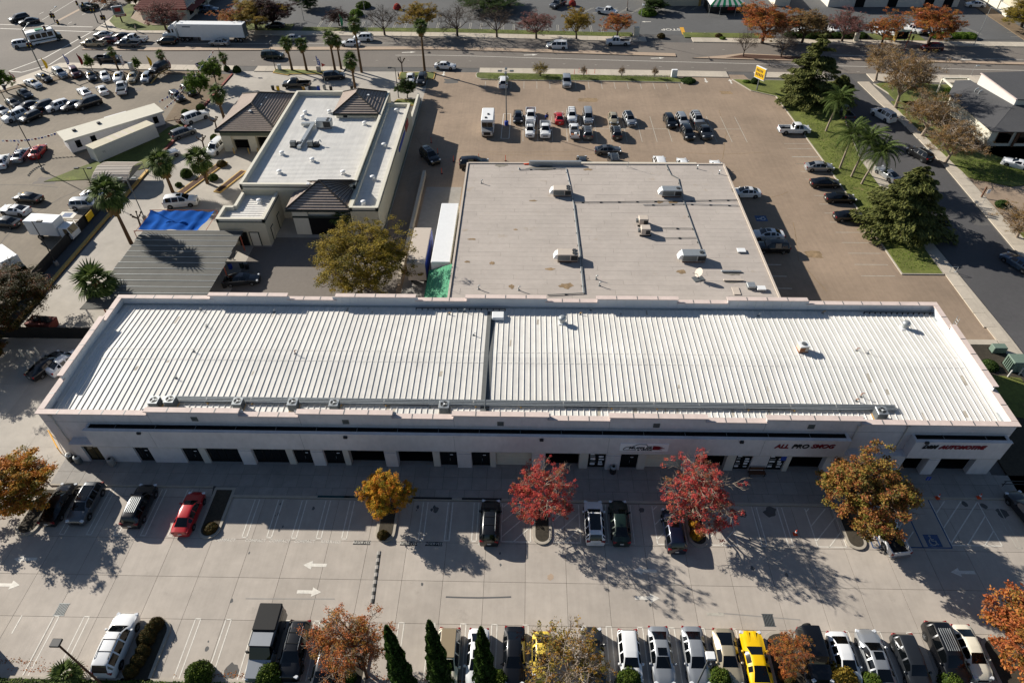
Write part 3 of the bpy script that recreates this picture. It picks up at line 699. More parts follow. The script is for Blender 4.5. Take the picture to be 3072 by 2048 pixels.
# shopfronts
OP=[(2.9,4.6,'a'),(8.3,9.9,'d'),(13.3,15.1,'d'),(15.8,19.3,'w'),(20.7,24.2,'w'),(24.9,26.8,'d'),(28.1,30.1,'d'),(30.7,34.4,'g'),(35.7,39.4,'g'),(40.1,41.9,'d'),(43.4,45.3,'d'),(45.9,49.6,'r'),(51.0,54.5,'g'),(55.4,57.2,'p'),(58.7,60.5,'d'),(61.3,65.1,'r'),(66.3,69.5,'g'),(70.4,72.1,'p'),(73.8,75.5,'p'),(76.0,79.5,'g'),(87.3,89.6,'o'),(90.8,94.4,'g')]
prev=1.8
for a,b,t in OP+[(96.5,None,None)]:
    if prev<a-.01:
        lo,hi=prev,a
        if 80<lo<86: 
            bp('pier',MB().box(lo,80.8,-.85,-.2,0,2.84),'stucco'); bp('pier',MB().box(84.6,hi,-.85,-.2,0,2.84),'stucco')
        else:
            wd=hi-lo; bp('pier',MB().box(lo,hi,-.85,-.2,0,2.84),'stucco_warm' if wd<1 else 'stucco')
            if 1.1<wd<1.7: bp('pilaster',MB().box(lo+.02,hi-.02,-.98,-.85,0,2.46).box(lo+.02,hi-.02,-.95,-.85,2.5,2.83),'stucco')
    if b is None: break
    prev=b
    top=2.74 if t in 'gro' else 2.66
    bp('lintel',MB().box(a,b,-.85,-.2,top,2.84),'stucco_warm')
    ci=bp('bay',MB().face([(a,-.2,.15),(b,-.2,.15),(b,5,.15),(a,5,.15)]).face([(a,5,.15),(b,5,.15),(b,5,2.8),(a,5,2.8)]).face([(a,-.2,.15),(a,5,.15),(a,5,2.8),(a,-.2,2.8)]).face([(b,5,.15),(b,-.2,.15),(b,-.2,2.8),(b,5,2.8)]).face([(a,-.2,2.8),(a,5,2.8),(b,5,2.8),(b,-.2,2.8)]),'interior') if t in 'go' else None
    if t=='r':
        d=bp('roller_door',MB().box(a,b,-.5,-.4,.15,top),'cream_light')
        for i in range(5): bp('door_panel',MB().box(a+.06,b-.06,-.54,-.5,.2+i*.485,.2+i*.485+.46),'cream_light',None)
    elif t in 'wdap':
        f=bp('shopfront',MB().box(a,b,-.62,-.5,.14,.26).box(a,b,-.62,-.5,top-.09,top).box(a,a+.08,-.62,-.5,.26,top-.09).box(b-.08,b,-.62,-.5,.26,top-.09),'trim_black')
        n={'w':4,'d':2,'a':2,'p':2}[t]
        for i in range(n):
            p=a+.08+(b-a-.16)*i/n; q=a+.08+(b-a-.16)*(i+1)/n
            gl='glass_amber' if t=='a' else 'glass'
            MB().box(p+.03,q-.03,-.57,-.55,.28,top-.1).build('pane',MT[gl],bld)
            if i: bp('mullion',MB().box(p-.03,p+.03,-.61,-.51,.26,top-.09),'trim_black')
        if t=='d':
            bp('door_handle',MB().tube(((a+b)/2+.12,-.66,.95),((a+b)/2+.12,-.66,1.35),.02),'galv')
            bp('door_number',MB().box(b-.75,b-.45,-.585,-.575,1.75,1.85),'white_sign')
        if t=='p':
            for i in range(9):
                px=a+.2+(i%2)*(b-a)/2+rnd.uniform(0,.08); pz=.45+(i//2)*.42
                bp('poster',MB().box(px,px+rnd.uniform(.35,.58),-.60,-.585,pz,pz+rnd.uniform(.16,.32)),('white_sign','white_sign','galv','yellow_sign' if (i==6 and a<60) else 'white_sign')[i%4])
# wall fittings, louvres
for k,x,y in (('J',1340,15),('K',30,35),('K',1097,48),('K',2172,60),('L',887,68)):
    wx,wz=WP(k,x,y,-.02); v=bp('louvre',MB().box(wx-.32,wx+.32,-.05,0,wz-.3,wz+.3),'sage')
    for i in range(6): MB().box(wx-.29,wx+.29,-.075,-.05,wz-.27+i*.095,wz-.22+i*.095).build('slat',MT['galv_dark'],v.parent)
for k,x,y in (('J',955,112),('K',27,140),('K',1380,158),('L',408,173),('L',1685,178)):
    wx,wz=WP(k,x,y,-1.1); bp('wall_light',MB().cbox(wx-.2,wx+.2,-1.22,-1.0,wz-.13,wz+.13,.04),'steel_dark')
for x in (1.2,81.6,86.4): bp('downpipe',MB().tube((x,-.09,.1),(x,-.09,6.6),.06,n=8),'stucco_warm'); bp('downpipe_head',MB().box(x-.14,x+.14,-.2,-.003,6.5,6.75),'stucco_warm')
for x in (11.1,26.35,41.8,57.25,72.55): bp('control_joint',MB().box(x-.012,x+.012,-.006,.0,5.5,6.88),'galv_dark'); bp('control_joint',MB().box(x-.012,x+.012,-1.006,-1.0,2.92,5.38),'galv_dark')
bp('reveal_line',MB().box(.02,BW-.02,-.006,0,5.6,5.63),'galv_dark')
# lettering on the fascia
def sign_text(s,k,xl,xr,yc,m,size,shear=.25,bold=.02):
    x0,z=WP(k,xl,yc,-1.05); x1,_=WP(k,xr,yc,-1.05)
    o=text_obj(s,size,m,Matrix.Identity(4),'sign_lettering',extrude=.035,shear=shear,bold=bold)
    me=o.data; xs_=[v.co.x for v in me.vertices]; wd=max(xs_)-min(xs_); mid=(max(xs_)+min(xs_))/2
    me.transform(Matrix.Translation(((x0+x1)/2-BW/2,-1.045,z))@Matrix.Rotation(math.pi/2,4,'X')@Matrix.Diagonal(((x1-x0)/wd,1,1,1))@Matrix.Translation((-mid,0,0)))
    o.parent=bld; return o
mat('letter_red','7c1420',.5,.05,2); mat('letter_black','0d0d10',.5,.05,2)
sign_text('ALL','L',636,732,204,'letter_red',.82); sign_text('PRO','L',755,872,204,'letter_black',.82); sign_text('SMOG','L',888,1050,204,'letter_red',.82)
sign_text('D&M','L',1655,1760,208,'letter_black',.72,.35,.03); sign_text('AUTOMOTIVE','L',1768,2095,210,'letter_red',.72,.35,.03)
# muffler shop sign board
xa,za=WP('K',1925,182,-1.03); xb,zb=WP('K',2248,236,-1.03)
bd=bp('sign_board',MB().box(xa,xb,-1.06,-1.0,zb,za),'white_sign')
wS,hS=xb-xa,za-zb
def SP(u,v): return (xa+wS*u, -1.075, zb+hS*v)
def sline(pts,r,m): return MB().path([SP(*p) for p in pts],r,5).build('sign_line',MT[m],bld)
sline([(.07,.15),(.08,.35),(.13,.55),(.26,.62),(.34,.88),(.38,.93),(.54,.93),(.56,.66),(.66,.66)],.035,'letter_black'); sline([(.07,.15),(.34,.15)],.03,'letter_black')
for s,u0,u1,v,sz in (('MUFFLER',.18,.66,.42,.42),('& TRUCK',.36,.68,.16,.26)):
    o=text_obj(s,sz,'letter_black',Matrix.Identity(4),'sign_lettering',extrude=.02,shear=.25,bold=.01); me=o.data; xs_=[v_.co.x for v_ in me.vertices]; wd=max(xs_)-min(xs_); mid=(max(xs_)+min(xs_))/2
    c=SP((u0+u1)/2,v); me.transform(Matrix.Translation((c[0]-BW/2,c[1],c[2]))@Matrix.Rotation(math.pi/2,4,'X')@Matrix.Diagonal((wS*(u1-u0)/wd,1,1,1))@Matrix.Translation((-mid,0,0))); o.parent=bld
fl=[(.67,.2),(.68,.75),(.78,.72),(.88,.62),(.80,.60),(.93,.42),(.80,.36),(.88,.24),(.78,.2)]
MB().hull([SP(*p) for p in fl],[(q[0],q[1]-.02,q[2]) for q in [SP(*p) for p in fl]]).build('sign_flame',MT['letter_red'],bld)
xa,za=WP('L',695,285,-.87); bp('notice',MB().box(xa-.25,xa+.3,-.9,-.86,za-.35,za+.4),'blue_sign')

# ------------------------------------------------------------------ plant on the main roof (things of their own)
def condenser_proto():
    out=[]
    mb=MB().cbox(-.42,.42,-.42,.42,.12,.95,.05); out.append(('cabinet',mb.mesh('cabinet',MT['galv_dark']),[]))
    mb=MB()
    for i in range(9):
        z=.2+i*.075; mb.box(-.435,.435,-.435,.435,z,z+.03)
    out.append(('louvre',mb.mesh('louvre',MT['galv_dark']),[]))
    out.append(('top_panel',MB().cbox(-.45,.45,-.45,.45,.95,1.0,.02).mesh('top_panel',MT['galv']),[]))
    out.append(('fan_opening',MB().lathe([(.33,1.0),(.33,1.012)],20).mesh('fan_opening',MT['black']),[]))
    mb=MB()
    for a in range(3):
        c,s=math.cos(a*2.09),math.sin(a*2.09); mb.hull([(c*.08-s*.02,s*.08+c*.02,1.014),(c*.3-s*.1,s*.3+c*.1,1.014),(c*.3+s*.06,s*.3-c*.06,1.014),(c*.08+s*.03,s*.08-c*.03,1.014)],[(c*.08-s*.02,s*.08+c*.02,1.02),(c*.3-s*.1,s*.3+c*.1,1.02),(c*.3+s*.06,s*.3-c*.06,1.02),(c*.08+s*.03,s*.08-c*.03,1.02)])
    out.append(('fan',mb.mesh('fan',MT['galv']),[]))
    out.append(('fan_hub',MB().lathe([(.09,1.012),(.09,1.04)],12).mesh('fan_hub',MT['white_metal']),[]))
    mb=MB()
    for r in (.12,.19,.26,.32):
        for i in range(16):
            a,b=2*math.pi*i/16,2*math.pi*(i+1)/16; mb.tube((r*math.cos(a),r*math.sin(a),1.05),(r*math.cos(b),r*math.sin(b),1.05),.006,n=3)
    out.append(('fan_guard',mb.mesh('fan_guard',MT['galv_dark']),[]))
    for s in (-.36,.36): out.append(('foot',MB().box(s-.05,s+.05,-.45,.45,-.02,.12).mesh('foot',MT['wood_yellow']),[]))
    return out
CP_=condenser_proto()
def condenser(k,x,y,label,sc=1.0):
    p=P(k,x,y,6.6); t=thing('condenser_unit',label,'air conditioner',(p.x,p.y,prof(p.y)+.08),0,'condensers along the front of the white roof'); t.scale=(sc,)*3
    for nm,me,_ in CP_: put(nm,me,t)
condenser('G',1075,832,'leftmost round fan condenser behind the front parapet of the white roof',1.15)
condenser('G',1185,826,'condenser beside the leftmost one at the start of the conduit run',1.15)
condenser('G',1648,838,'lone grey condenser third from the left along the front parapet',1.1)
condenser('G',2025,842,'condenser with dark fan opening, fourth from left along the front parapet',1.1)
condenser('G',2308,846,'condenser with dark fan opening, fifth from left along the front parapet',1.05)
condenser('H',712,862,'condenser standing in a low stretch of parapet left of the roof middle',1.15)
condenser('I',1358,905,'rightmost condenser at the end of the conduit run on the white roof',1.15)
t=thing('conduit_run','long grey conduit tray running along the front of the white roof','conduit',(BW/2,1.9,ZE))
xa,xb=P('G',1110,800,6.4).x,P('I',1480,870,6.4).x
for j,yy in enumerate((2.3,2.5,2.7,2.88)): MB().tube((xa+j*.3,yy,6.4),(xb,yy,6.4),.055,n=8).build('conduit',MT['galv'],t)
x=xa; i=0
while x<xb-1:
    e=min(x+4.6,xb); MB().box(x+.05,e-.05,2.15,3.0,6.31,6.335).build('tray',MT[('galv','galv_dark','galv','galv')[i%4]],t); MB().box(x+.2,x+.32,2.1,3.05,6.08,6.31).build('support',MT['wood_yellow'] if i%3 else MT['galv_dark'],t); x+=4.6; i+=1
def turbine(k,x,y,label,z,s=1.0,base=True,par_cat='vent'):
    p=P(k,x,y,z+.4); t=thing('roof_vent',label,par_cat,(p.x,p.y,z),0); t.scale=(s,)*3
    MB().box(-.4,.4,-.4,.4,0,.12).build('curb',MT['white_metal'],t,local=True)
    MB().lathe([(.28,.12),(.28,.5),(.42,.55),(.45,.75),(.4,.9),(.25,1.0),(.05,1.03)],16).build('hood',MT['galv'],t,40,local=True)
    for zz in (.6,.68,.76): MB().lathe([(.46,zz),(.46,zz+.03)],16).build('ring',MT['galv'],t,local=True)
    return t
turbine('H',1522,255,'round metal roof ventilator right of the middle strip on the white roof',6.15)
turbine('I',1535,290,'round metal roof ventilator near the rear right corner of the white roof',6.15)
p=P('H',1080,215,6.6); t=thing('skylight_box','white metal box beside the dark strip at the back of the white roof','roof box',(p.x,p.y,prof(p.y)))
MB().box(-.65,.65,-.55,.55,-.02,.14).build('curb',MT['galv'],t,local=True); MB().cbox(-.7,.7,-.6,.6,.14,.5,.06).build('lid',MT['white_metal'],t,local=True)
p=P('I',828,440,6.8); t=thing('rusty_cooler','rust streaked square cooler unit on the right part of the white roof','cooler',(p.x,p.y,prof(p.y)+.05),.1)
MB().cbox(-.5,.5,-.45,.45,.15,.85,.04).build('cabinet',MT['tan_cab'],t,local=True); MB().box(-.52,.1,-.47,-.45,.2,.7).build('rust_panel',MT['rust'],t,local=True); MB().cbox(-.55,.55,-.5,.5,.85,.93,.03).build('lid',MT['white_metal'],t,local=True); MB().lathe([(.28,.93),(.28,1.0),(.2,1.02)],14).build('fan_ring',MT['galv_dark'],t,local=True)
MB().box(-.5,.5,-.45,.45,-.02,.15).build('stand',MT['rust'],t,local=True)
pipes=[('G',2035,485,.45,'rust','short rusty pipe with dark flashing on the left half of the white roof'),('G',1210,645,.3,'galv','double bent vent pipe near the left end of the white roof'),('G',1420,290,.3,'galv','thin vent pipe toward the rear left of the white roof'),('G',1335,470,.25,'galv','thin vent pipe in the left third of the white roof'),('H',910,350,.3,'white_metal','white vent pipe left of the dark roof strip'),('H',845,180,.35,'galv','bent pipe at the back gutter left of the dark strip'),('H',740,198,.2,'wood_yellow','tan pipe flashing near the back gutter, left of the dark strip'),('H',1720,170,.35,'galv','bent pipe at the back gutter right of the ventilator'),('H',1645,198,.2,'wood_yellow','tan pipe flashing right of the ventilator at the back'),('I',1198,460,.3,'rust','left of two vent pipes at the ridge on the right'),('I',1275,480,.45,'galv','right of two vent pipes at the ridge on the right'),('I',1230,770,.45,'rust','rusty vent pipe above the right end of the conduit'),('I',1198,797,.2,'rust','short rusty pipe stub above the right end of the conduit'),('I',970,190,.25,'wood_yellow','tan block at the back gutter on the right part of the roof'),('I',525,210,.3,'galv','bent pipe by the back parapet, right of the roof middle'),('G',1375,170,.3,'galv','small vent by the rear parapet at the left end'),('G',1885,185,.3,'galv','small vent by the rear parapet under the raised part left')]
for k,x,y,h,m,lb in pipes:
    p=P(k,x,y,6.4); t=thing('vent_pipe',lb,'pipe',(p.x,p.y,prof(p.y)))
    MB().lathe([(.16,-.02),(.15,.05),(.07,.12)],10).build('flashing',MT['galv_dark'],t,local=True)
    MB().path([(0,0,.05),(0,0,h),(.12,-.04,h+.12),(.26,-.06,h+.1)],.05,7).build('pipe',MT[m],t,local=True)
for a,b,n,lb in ((P('H',520,145,6.3).x,P('H',1130,150,6.3).x,16,'line of small dark snow guards at the back gutter, centre'),(P('I',1240,175,6.3).x,P('I',1730,180,6.3).x,14,'line of small dark pipe brackets at the rear right gutter')):
    t=thing('gutter_pipe',lb,'pipe',((a+b)/2,17.5,6.1)); MB().tube((a,17.45,6.3),(b,17.45,6.3),.045).build('pipe',MT['steel_dark'],t)
    for i in range(n): xx=a+(b-a)*i/(n-1); MB().box(xx-.05,xx+.05,17.38,17.52,6.05,6.32).build('bracket',MT['steel_dark'],t)
t=thing('roof_ladder','thin metal ladder top sticking over the right parapet','ladder',(97.3,14.6,5)); 
for yy in (14.3,14.8): MB().tube((97.25,yy,.2),(97.25,yy,8.1),.03).build('rail',MT['galv'],t)
for i in range(20): MB().tube((97.25,14.3,.5+i*.38),(97.25,14.8,.5+i*.38),.018,n=5).build('rung',MT['galv'],t)

# stains on the white roof
mat('roof_dirt','aaa294',.8,.2,2,big=.2,bigs=.8,obj=False)
r_=random.Random(11)
for i in range(34):
    x=r_.uniform(2,95); y=r_.choice([r_.uniform(.9,2),r_.uniform(3.3,8),r_.uniform(10.2,17.2),r_.uniform(16.6,17.6)]); k=int((x-.95)/.612); x=.95+k*.612+.306
    if gap[0]-.5<x<gap[1]+.5: continue
    w_=r_.uniform(.08,.22); l_=r_.uniform(.3,1.5); y2=min(y+l_,17.7) if not y<yr<y+l_ else yr-.1
    MB().face([(x-w_,y,prof(y)+.004),(x+w_*.7,y+.05,prof(y+.05)+.004),(x+w_,y2,prof(y2)+.004),(x-w_*.5,y2,prof(y2)+.004)]).build('roof_stain',MT['roof_dirt'],bld)
# ================================================================== WAREHOUSE WITH FLAT ROOF
WX0,WX1,WY0,WY1,WZ=39.1,80.4,20.4,56.0,4.4
wh=thing('flat_roof_shop','large low shop with flat pale grey membrane roof behind the white roofed building','building',((WX0+WX1)/2,(WY0+WY1)/2,0))
def part(root,name,mb,m,smooth=None): return mb.build(name,MT[m],root,smooth)
part(wh,'wall',MB().box(WX0,WX1,WY0,WY1,0,WZ-.06),'cream')
part(wh,'roof_deck',MB().box(WX0+.05,WX1-.05,WY0+.05,WY1-.05,WZ-.06,WZ-.02),'membrane_dark')
y=WY0+.2; i=0
while y<WY1-.5:
    x=WX0+.2-(i*4.3%9.8)
    while x<WX1-.2:
        a,b=max(x,WX0+.2),min(x+9.8,WX1-.2)
        if b-a>.3: part(wh,'roof_sheet',MB().box(a+.012,b-.012,y+.008,y+.987,WZ-.03,WZ+.006*((i+int(x))%3)),'membrane')
        x+=9.8
    y+=.995; i+=1
for a in (MB().box(WX0-.1,WX0+.16,WY0,WY1,WZ-.1,WZ+.16),MB().box(WX1-.16,WX1+.1,WY0,WY1,WZ-.1,WZ+.16),MB().box(WX0+.16,WX1-.16,WY1-.2,WY1+.1,WZ-.1,WZ+.16)): part(wh,'roof_edge',a,'tan_cab')
xa,xb=P('E',1295,85,5.2).x,P('E',1655,85,5.2).x
part(wh,'raised_front',MB().box(xa,xb,WY1-.6,WY1-.2,WZ,WZ+.7),'galv')
part(wh,'canopy',MB().box(xb-2,WX1-4,WY1-.1,WY1+1.6,WZ-.8,WZ-.5),'cream_light')
def pipe_run(label,pts,r,m,z=WZ+.12,blocks=True,name='roof_pipe'):
    q=[P(k,x,y,z) for k,x,y in pts]; c=sum((p for p in q),Vector())/len(q); t=thing(name,label,'pipe',(c.x,c.y,WZ))
    for a,b in zip(q,q[1:]):
        MB().tube(a,b,r,n=8).build('pipe',MT[m],t)
        n=int((b-a).length/2.6) if blocks else 0
        for i in range(n):
            p=a+(b-a)*((i+.5)/n); MB().box(p.x-.14,p.x+.14,p.y-.14,p.y+.14,WZ-.0,z-r*.4).build('pipe_block',MT['steel_dark'],t)
pipe_run('pale pipe crossing the flat roof from the back edge past the left units',[('E',1220,118),('E',1225,135),('E',1548,125),('E',1575,240),('E',1600,370),('E',1640,700),('E',1668,985)],.06,'galv')
pipe_run('dark pipe beside the long pale pipe on the flat roof',[('E',1605,370),('E',1648,700),('E',1676,985),('E',1420,998)],.06,'galv_dark')
pipe_run('thin pipe on blocks running right across the flat roof',[('E',1600,360),('F',0,350),('F',375,343)],.05,'galv_dark')
pipe_run('second thin pipe parallel across the right of the flat roof',[('E',2080,378),('F',0,370),('F',385,382)],.05,'galv')
pipe_run('double pale pipe between the two right rooftop units',[('F',-115,100),('F',-80,170),('F',-30,195),('F',0,330),('F',60,500),('F',125,680)],.06,'galv_dark')
pipe_run('short thin line right of the twin coolers',[('E',2200,537),('F',80,540)],.04,'galv_dark')
pipe_run('lower short thin line right of the twin coolers',[('E',2215,606),('F',95,603)],.04,'galv_dark')
def rooftop_unit(k,x,y,label,w=2.7,d=1.5,h=1.2,fans=2,m='tan_cab',hood=True):
    p=P(k,x,y,WZ+.8); t=thing('rooftop_unit',label,'air conditioner',(p.x,p.y,WZ),0,'package units on the flat roof')
    for s in (-d*.38,d*.38): MB().box(-w*.48,w*.48,s-.08,s+.08,0,.25).build('rail',MT['wood_brown'],t,local=True)
    MB().cbox(-w/2,w/2,-d/2,d/2,.25,h,.05).build('cabinet',MT[m],t,local=True)
    MB().box(-w/2+.05,w*.1,-d/2-.02,-d/2,.35,h-.12).build('side_panel',MT['galv_dark'],t,local=True)
    MB().box(w*.15,w/2-.05,-d/2-.02,-d/2,.35,h-.12).build('coil_grille',MT['steel_dark'],t,local=True)
    for i in range(fans):
        fx,fy=w*.33,(-.36+.72*i if fans>1 else 0)*d/1.7
        f=MB().lathe([(.31,h),(.31,h+.08)],18,(fx,fy,0)).build('fan_ring',MT['steel_dark'],t,local=True)
        mb=MB()
        for a in range(4):
            c,s=math.cos(a*1.57),math.sin(a*1.57); mb.face([(fx+c*.05,fy+s*.05,h+.09),(fx+c*.27-s*.09,fy+s*.27+c*.09,h+.09),(fx+c*.27+s*.09,fy+s*.27-c*.09,h+.09)])
        mb.build('fan',MT['galv_dark'],f,local=True)
    if hood: MB().hull([(-w/2-.55,-d*.4,.5),(-w/2,-d*.4,.4),(-w/2,d*.3,.4),(-w/2-.55,d*.3,.5)],[(-w/2-.3,-d*.4,1.05),(-w/2,-d*.4,1.2),(-w/2,d*.3,1.2),(-w/2-.3,d*.3,1.05)]).build('intake_hood',MT['white_metal'],t,local=True)
    return t
rooftop_unit('E',1522,275,'tan rooftop unit with two fans, rear left of the flat roof')
rooftop_unit('E',2275,280,'white rooftop unit with one fan, rear right of the flat roof',2.9,1.5,1.2,1,'galv')
rooftop_unit('E',1560,718,'tan rooftop unit with two fans, front left of the flat roof')
rooftop_unit('F',75,722,'white rooftop unit with pale green end, front right of the flat roof',3.1,1.5,1.2,1,'galv')
for x,y,lb in ((2080,488,'rear one of two small tan coolers side by side on the flat roof'),(2095,555,'front one of two small tan coolers side by side on the flat roof')):
    p=P('E',x,y,WZ+.6); t=thing('roof_cooler',lb,'cooler',(p.x,p.y,WZ)); MB().cbox(-.65,.65,-.6,.6,.25,1.2,.05).build('cabinet',MT['tan_cab'],t,local=True); MB().box(.0,.6,-.62,-.6,.35,1.0).build('grille',MT['steel_dark'],t,local=True); MB().box(-1.0,-.65,-.2,.3,.4,.8).build('duct',MT['galv_dark'],t,local=True)
    for s in (-.5,.5): MB().box(-.8,.8,s-.06,s+.06,0,.25).build('rail',MT['steel_dark'],t,local=True)
p=P('F',115,850,WZ+.9); t=thing('satellite_dish','beige satellite dish on the front right of the flat roof','satellite dish',(p.x,p.y,WZ),R(200))
MB().tube((0,0,0),(0,0,.9),.06).build('mast',MT['steel_dark'],t,local=True); MB().lathe([(.62,.16),(.5,.09),(.3,.03),(.0,.0)],18).xf(Matrix.Translation((0,0,1.0))@Matrix.Rotation(R(55),4,'Y')).build('dish',MT['tan_cab'],t,40,local=True); MB().tube((.2,0,.8),(1.0,0,1.2),.03).build('feed_arm',MT['steel_dark'],t,local=True); MB().box(-.7,.7,-.5,.5,0,.1).build('base_frame',MT['galv_dark'],t,local=True)
for k,x,y,w,d,h,m,nm,lb in (('F',470,938,1.0,1.0,.5,'galv','roof_hatch','left of two low metal boxes near the front right corner of the flat roof'),('F',540,955,1.1,.8,.4,'white_metal','roof_hatch','right of two low metal boxes near the front right corner of the flat roof'),('F',405,690,1.1,.9,.25,'white_metal','roof_hatch','square hatch with small fan on the right of the flat roof'),('F',370,965,.9,1.5,.12,'tan_cab','roof_hatch','flat panel lying near the front right corner of the flat roof'),('F',335,832,2.6,.3,.2,'galv','timber_rail','rear one of two long rails over a stain on the flat roof'),('F',352,893,2.6,.3,.2,'tan_cab','timber_rail','front one of two long rails over a stain on the flat roof')):
    p=P(k,x,y,WZ+.2); t=thing(nm,lb,'roof box',(p.x,p.y,WZ)); MB().box(-w*.45,w*.45,-d*.42,d*.42,0,h*.6).build('curb',MT['galv_dark'],t,local=True); MB().cbox(-w/2,w/2,-d/2,d/2,h*.6,h,.02).build('lid',MT[m],t,local=True)
p=P('E',1975,120,WZ); t=thing('roof_antenna','thin tripod antenna near the back edge of the flat roof','antenna',(p.x,p.y,WZ)); MB().tube((0,0,0),(0,0,2.2),.025).build('mast',MT['galv'],t,local=True)
for a in range(3): MB().tube((.5*math.cos(a*2.1),.5*math.sin(a*2.1),0),(0,0,.9),.02).build('leg',MT['galv'],t,local=True)
for k,x,y,lb in (('E',945,958,'small vent near the front left corner of the flat roof'),('E',1222,965,'bent vent at the front edge of the flat roof'),('E',1755,890,'bent vent right of the dark pipe on the flat roof'),('E',1778,935,'second bent vent right of the dark pipe on the flat roof'),('E',965,230,'lone vent at the rear left of the flat roof'),('F',100,130,'bent vent at the rear right edge of the flat roof'),('F',250,165,'low vent near the rear right corner of the flat roof')):
    p=P(k,x,y,WZ); t=thing('vent_pipe',lb,'pipe',(p.x,p.y,WZ)); MB().lathe([(.17,0),(.15,.06),(.08,.1)],10).build('flashing',MT['galv_dark'],t,local=True); MB().path([(0,0,.05),(0,0,.5),(.1,0,.62),(.25,-.05,.62)],.07,8).build('pipe',MT['galv'],t,local=True)
for k,x,y,a,b in (('E',1100,108,2.2,.6),('E',1380,128,5.5,.7),('E',1410,110,3,.4),('F',-70,360,1.6,.5),('F',-160,360,1.2,.45),('E',1540,770,2.6,.5),('E',1550,935,2.0,.7),('F',345,845,2.4,.6),('F',350,905,2.2,.5),('E',1700,135,1.5,.4),('E',1320,350,1.3,.3),('E',870,770,.8,.3),('E',1040,780,.8,.4),('E',1170,940,.9,.5),('E',1200,548,.7,.2),('E',900,615,1.2,.25),('F',-10,840,1.2,.6),('E',1440,820,1.4,.3)):
    p=P(k,x,y,WZ); n=14; pts=[(p.x+a*.5*rnd.uniform(.6,1.2)*math.cos(2*math.pi*i/n),p.y+b*rnd.uniform(.5,1.2)*math.sin(2*math.pi*i/n)) for i in range(n)]
    o=sheet('roof_stain',pts,WZ+.018,'membrane_dark' if a>2.1 and b<.75 else 'stain_brown',wh); o.data.transform(Matrix.Identity(4))
# ================================================================== CAR WASH
cw_=thing('car_wash','cream car wash building with white ribbed roofs and three brown hipped tile roofs','building',(12,60,0))
def ribbed(root,x0,x1,y0,y1,z,step=.42,m='roof_white'):
    part(root,'roof',MB().box(x0,x1,y0,y1,z-.15,z),m)
    mb=MB(); y=y0+.2
    while y<y1-.1: mb.hull([(x0,y-.07,z-.01),(x1,y-.07,z-.01),(x1,y+.07,z-.01),(x0,y+.07,z-.01)],[(x0,y-.03,z+.03),(x1,y-.03,z+.03),(x1,y+.03,z+.03),(x0,y+.03,z+.03)]); y+=step
    o=part(root,'roof_ribs',mb,m); o['kind']='stuff'
def parapet(root,pts,z0,z1,th=.35,m='cream_light',trim=True,closed=True):
    n=len(pts)
    for i in range(n if closed else n-1):
        a,b=Vector(pts[i]),Vector(pts[(i+1)%n]); d=(b-a).normalized(); nn=Vector((-d.y,d.x))*th
        q=[a,b,b+nn,a+nn]; part(root,'parapet',MB().prism([tuple(p) for p in q],z0,z1),m)
        a2,b2=a-d*.0,b+d*.0; q=[a2-nn*.18,b2-nn*.18,b2+nn*1.12,a2+nn*1.12]; part(root,'parapet_cap',MB().prism([tuple(p) for p in q],z1,z1+.07+.004*i),'cream_light')
        if trim: q=[a-nn*.1,b-nn*.1,b-nn*.005,a-nn*.005]; part(root,'trim_band',MB().prism([tuple(p) for p in q],z1-.55,z1-.38),'dark_green_trim')
# tunnel (east), middle, south-west block
part(cw_,'wall',MB().box(22.9,27.0,41.2,77.0,0,4.5),'cream'); ribbed(cw_,22.95,26.65,41.5,76.6,4.62); parapet(cw_,[(22.9,41.2),(27.0,41.2),(27.0,77.0),(22.9,77.0)],4.5,5.15)
part(cw_,'low_wall',MB().box(26.6,27.0,77.0,88.6,0,2.2),'cream_light'); part(cw_,'base_course',MB().box(27.0,27.06,41.2,88.6,0,.5),'sage')
part(cw_,'wall',MB().box(5.2,22.8,46.4,80.6,0,5.0),'cream'); ribbed(cw_,5.5,22.5,46.7,80.3,5.1); parapet(cw_,[(5.2,46.4),(22.8,46.4),(22.8,80.6),(5.2,80.6)],5.0,5.9)
part(cw_,'wall',MB().prism([(3.8,38.9),(10.8,38.9),(10.8,46.38),(5.3,46.38),(5.3,42.4),(3.8,42.4)],0,3.9),'cream'); part(cw_,'roof',MB().prism([(4.1,39.2),(10.5,39.2),(10.5,46.36),(5.6,46.36),(5.6,42.1),(4.1,42.1)],3.9,4.0),'roof_white')
mb=MB(); y=39.5
while y<46.2: mb.box(4.2 if y<42 else 5.7,10.4,y-.03,y+.03,4.0,4.06); y+=.6
part(cw_,'roof_ribs',mb,'roof_white')['kind']='stuff'
parapet(cw_,[(5.3,46.3),(5.3,42.4),(3.8,42.4),(3.8,38.9),(10.8,38.9),(10.8,46.3)],3.9,4.55,closed=False)
for i,(y0,y1,x) in enumerate(((40.2,41.3,10.83),(43.4,44.6,10.83))): part(cw_,'door_frame',MB().box(x,x+.06,y0,y1,0,2.3),'dark_green_trim'); part(cw_,'door',MB().box(x+.06,x+.09,y0+.12,y1-.12,.05,2.2),'cream')
for x0 in (6.2,8.0): part(cw_,'door_frame',MB().box(x0,x0+1.5,38.82,38.88,0,2.4),'dark_green_trim'); part(cw_,'door',MB().box(x0+.15,x0+1.35,38.78,38.82,.05,2.3),'interior' if x0<7 else 'cream_light')
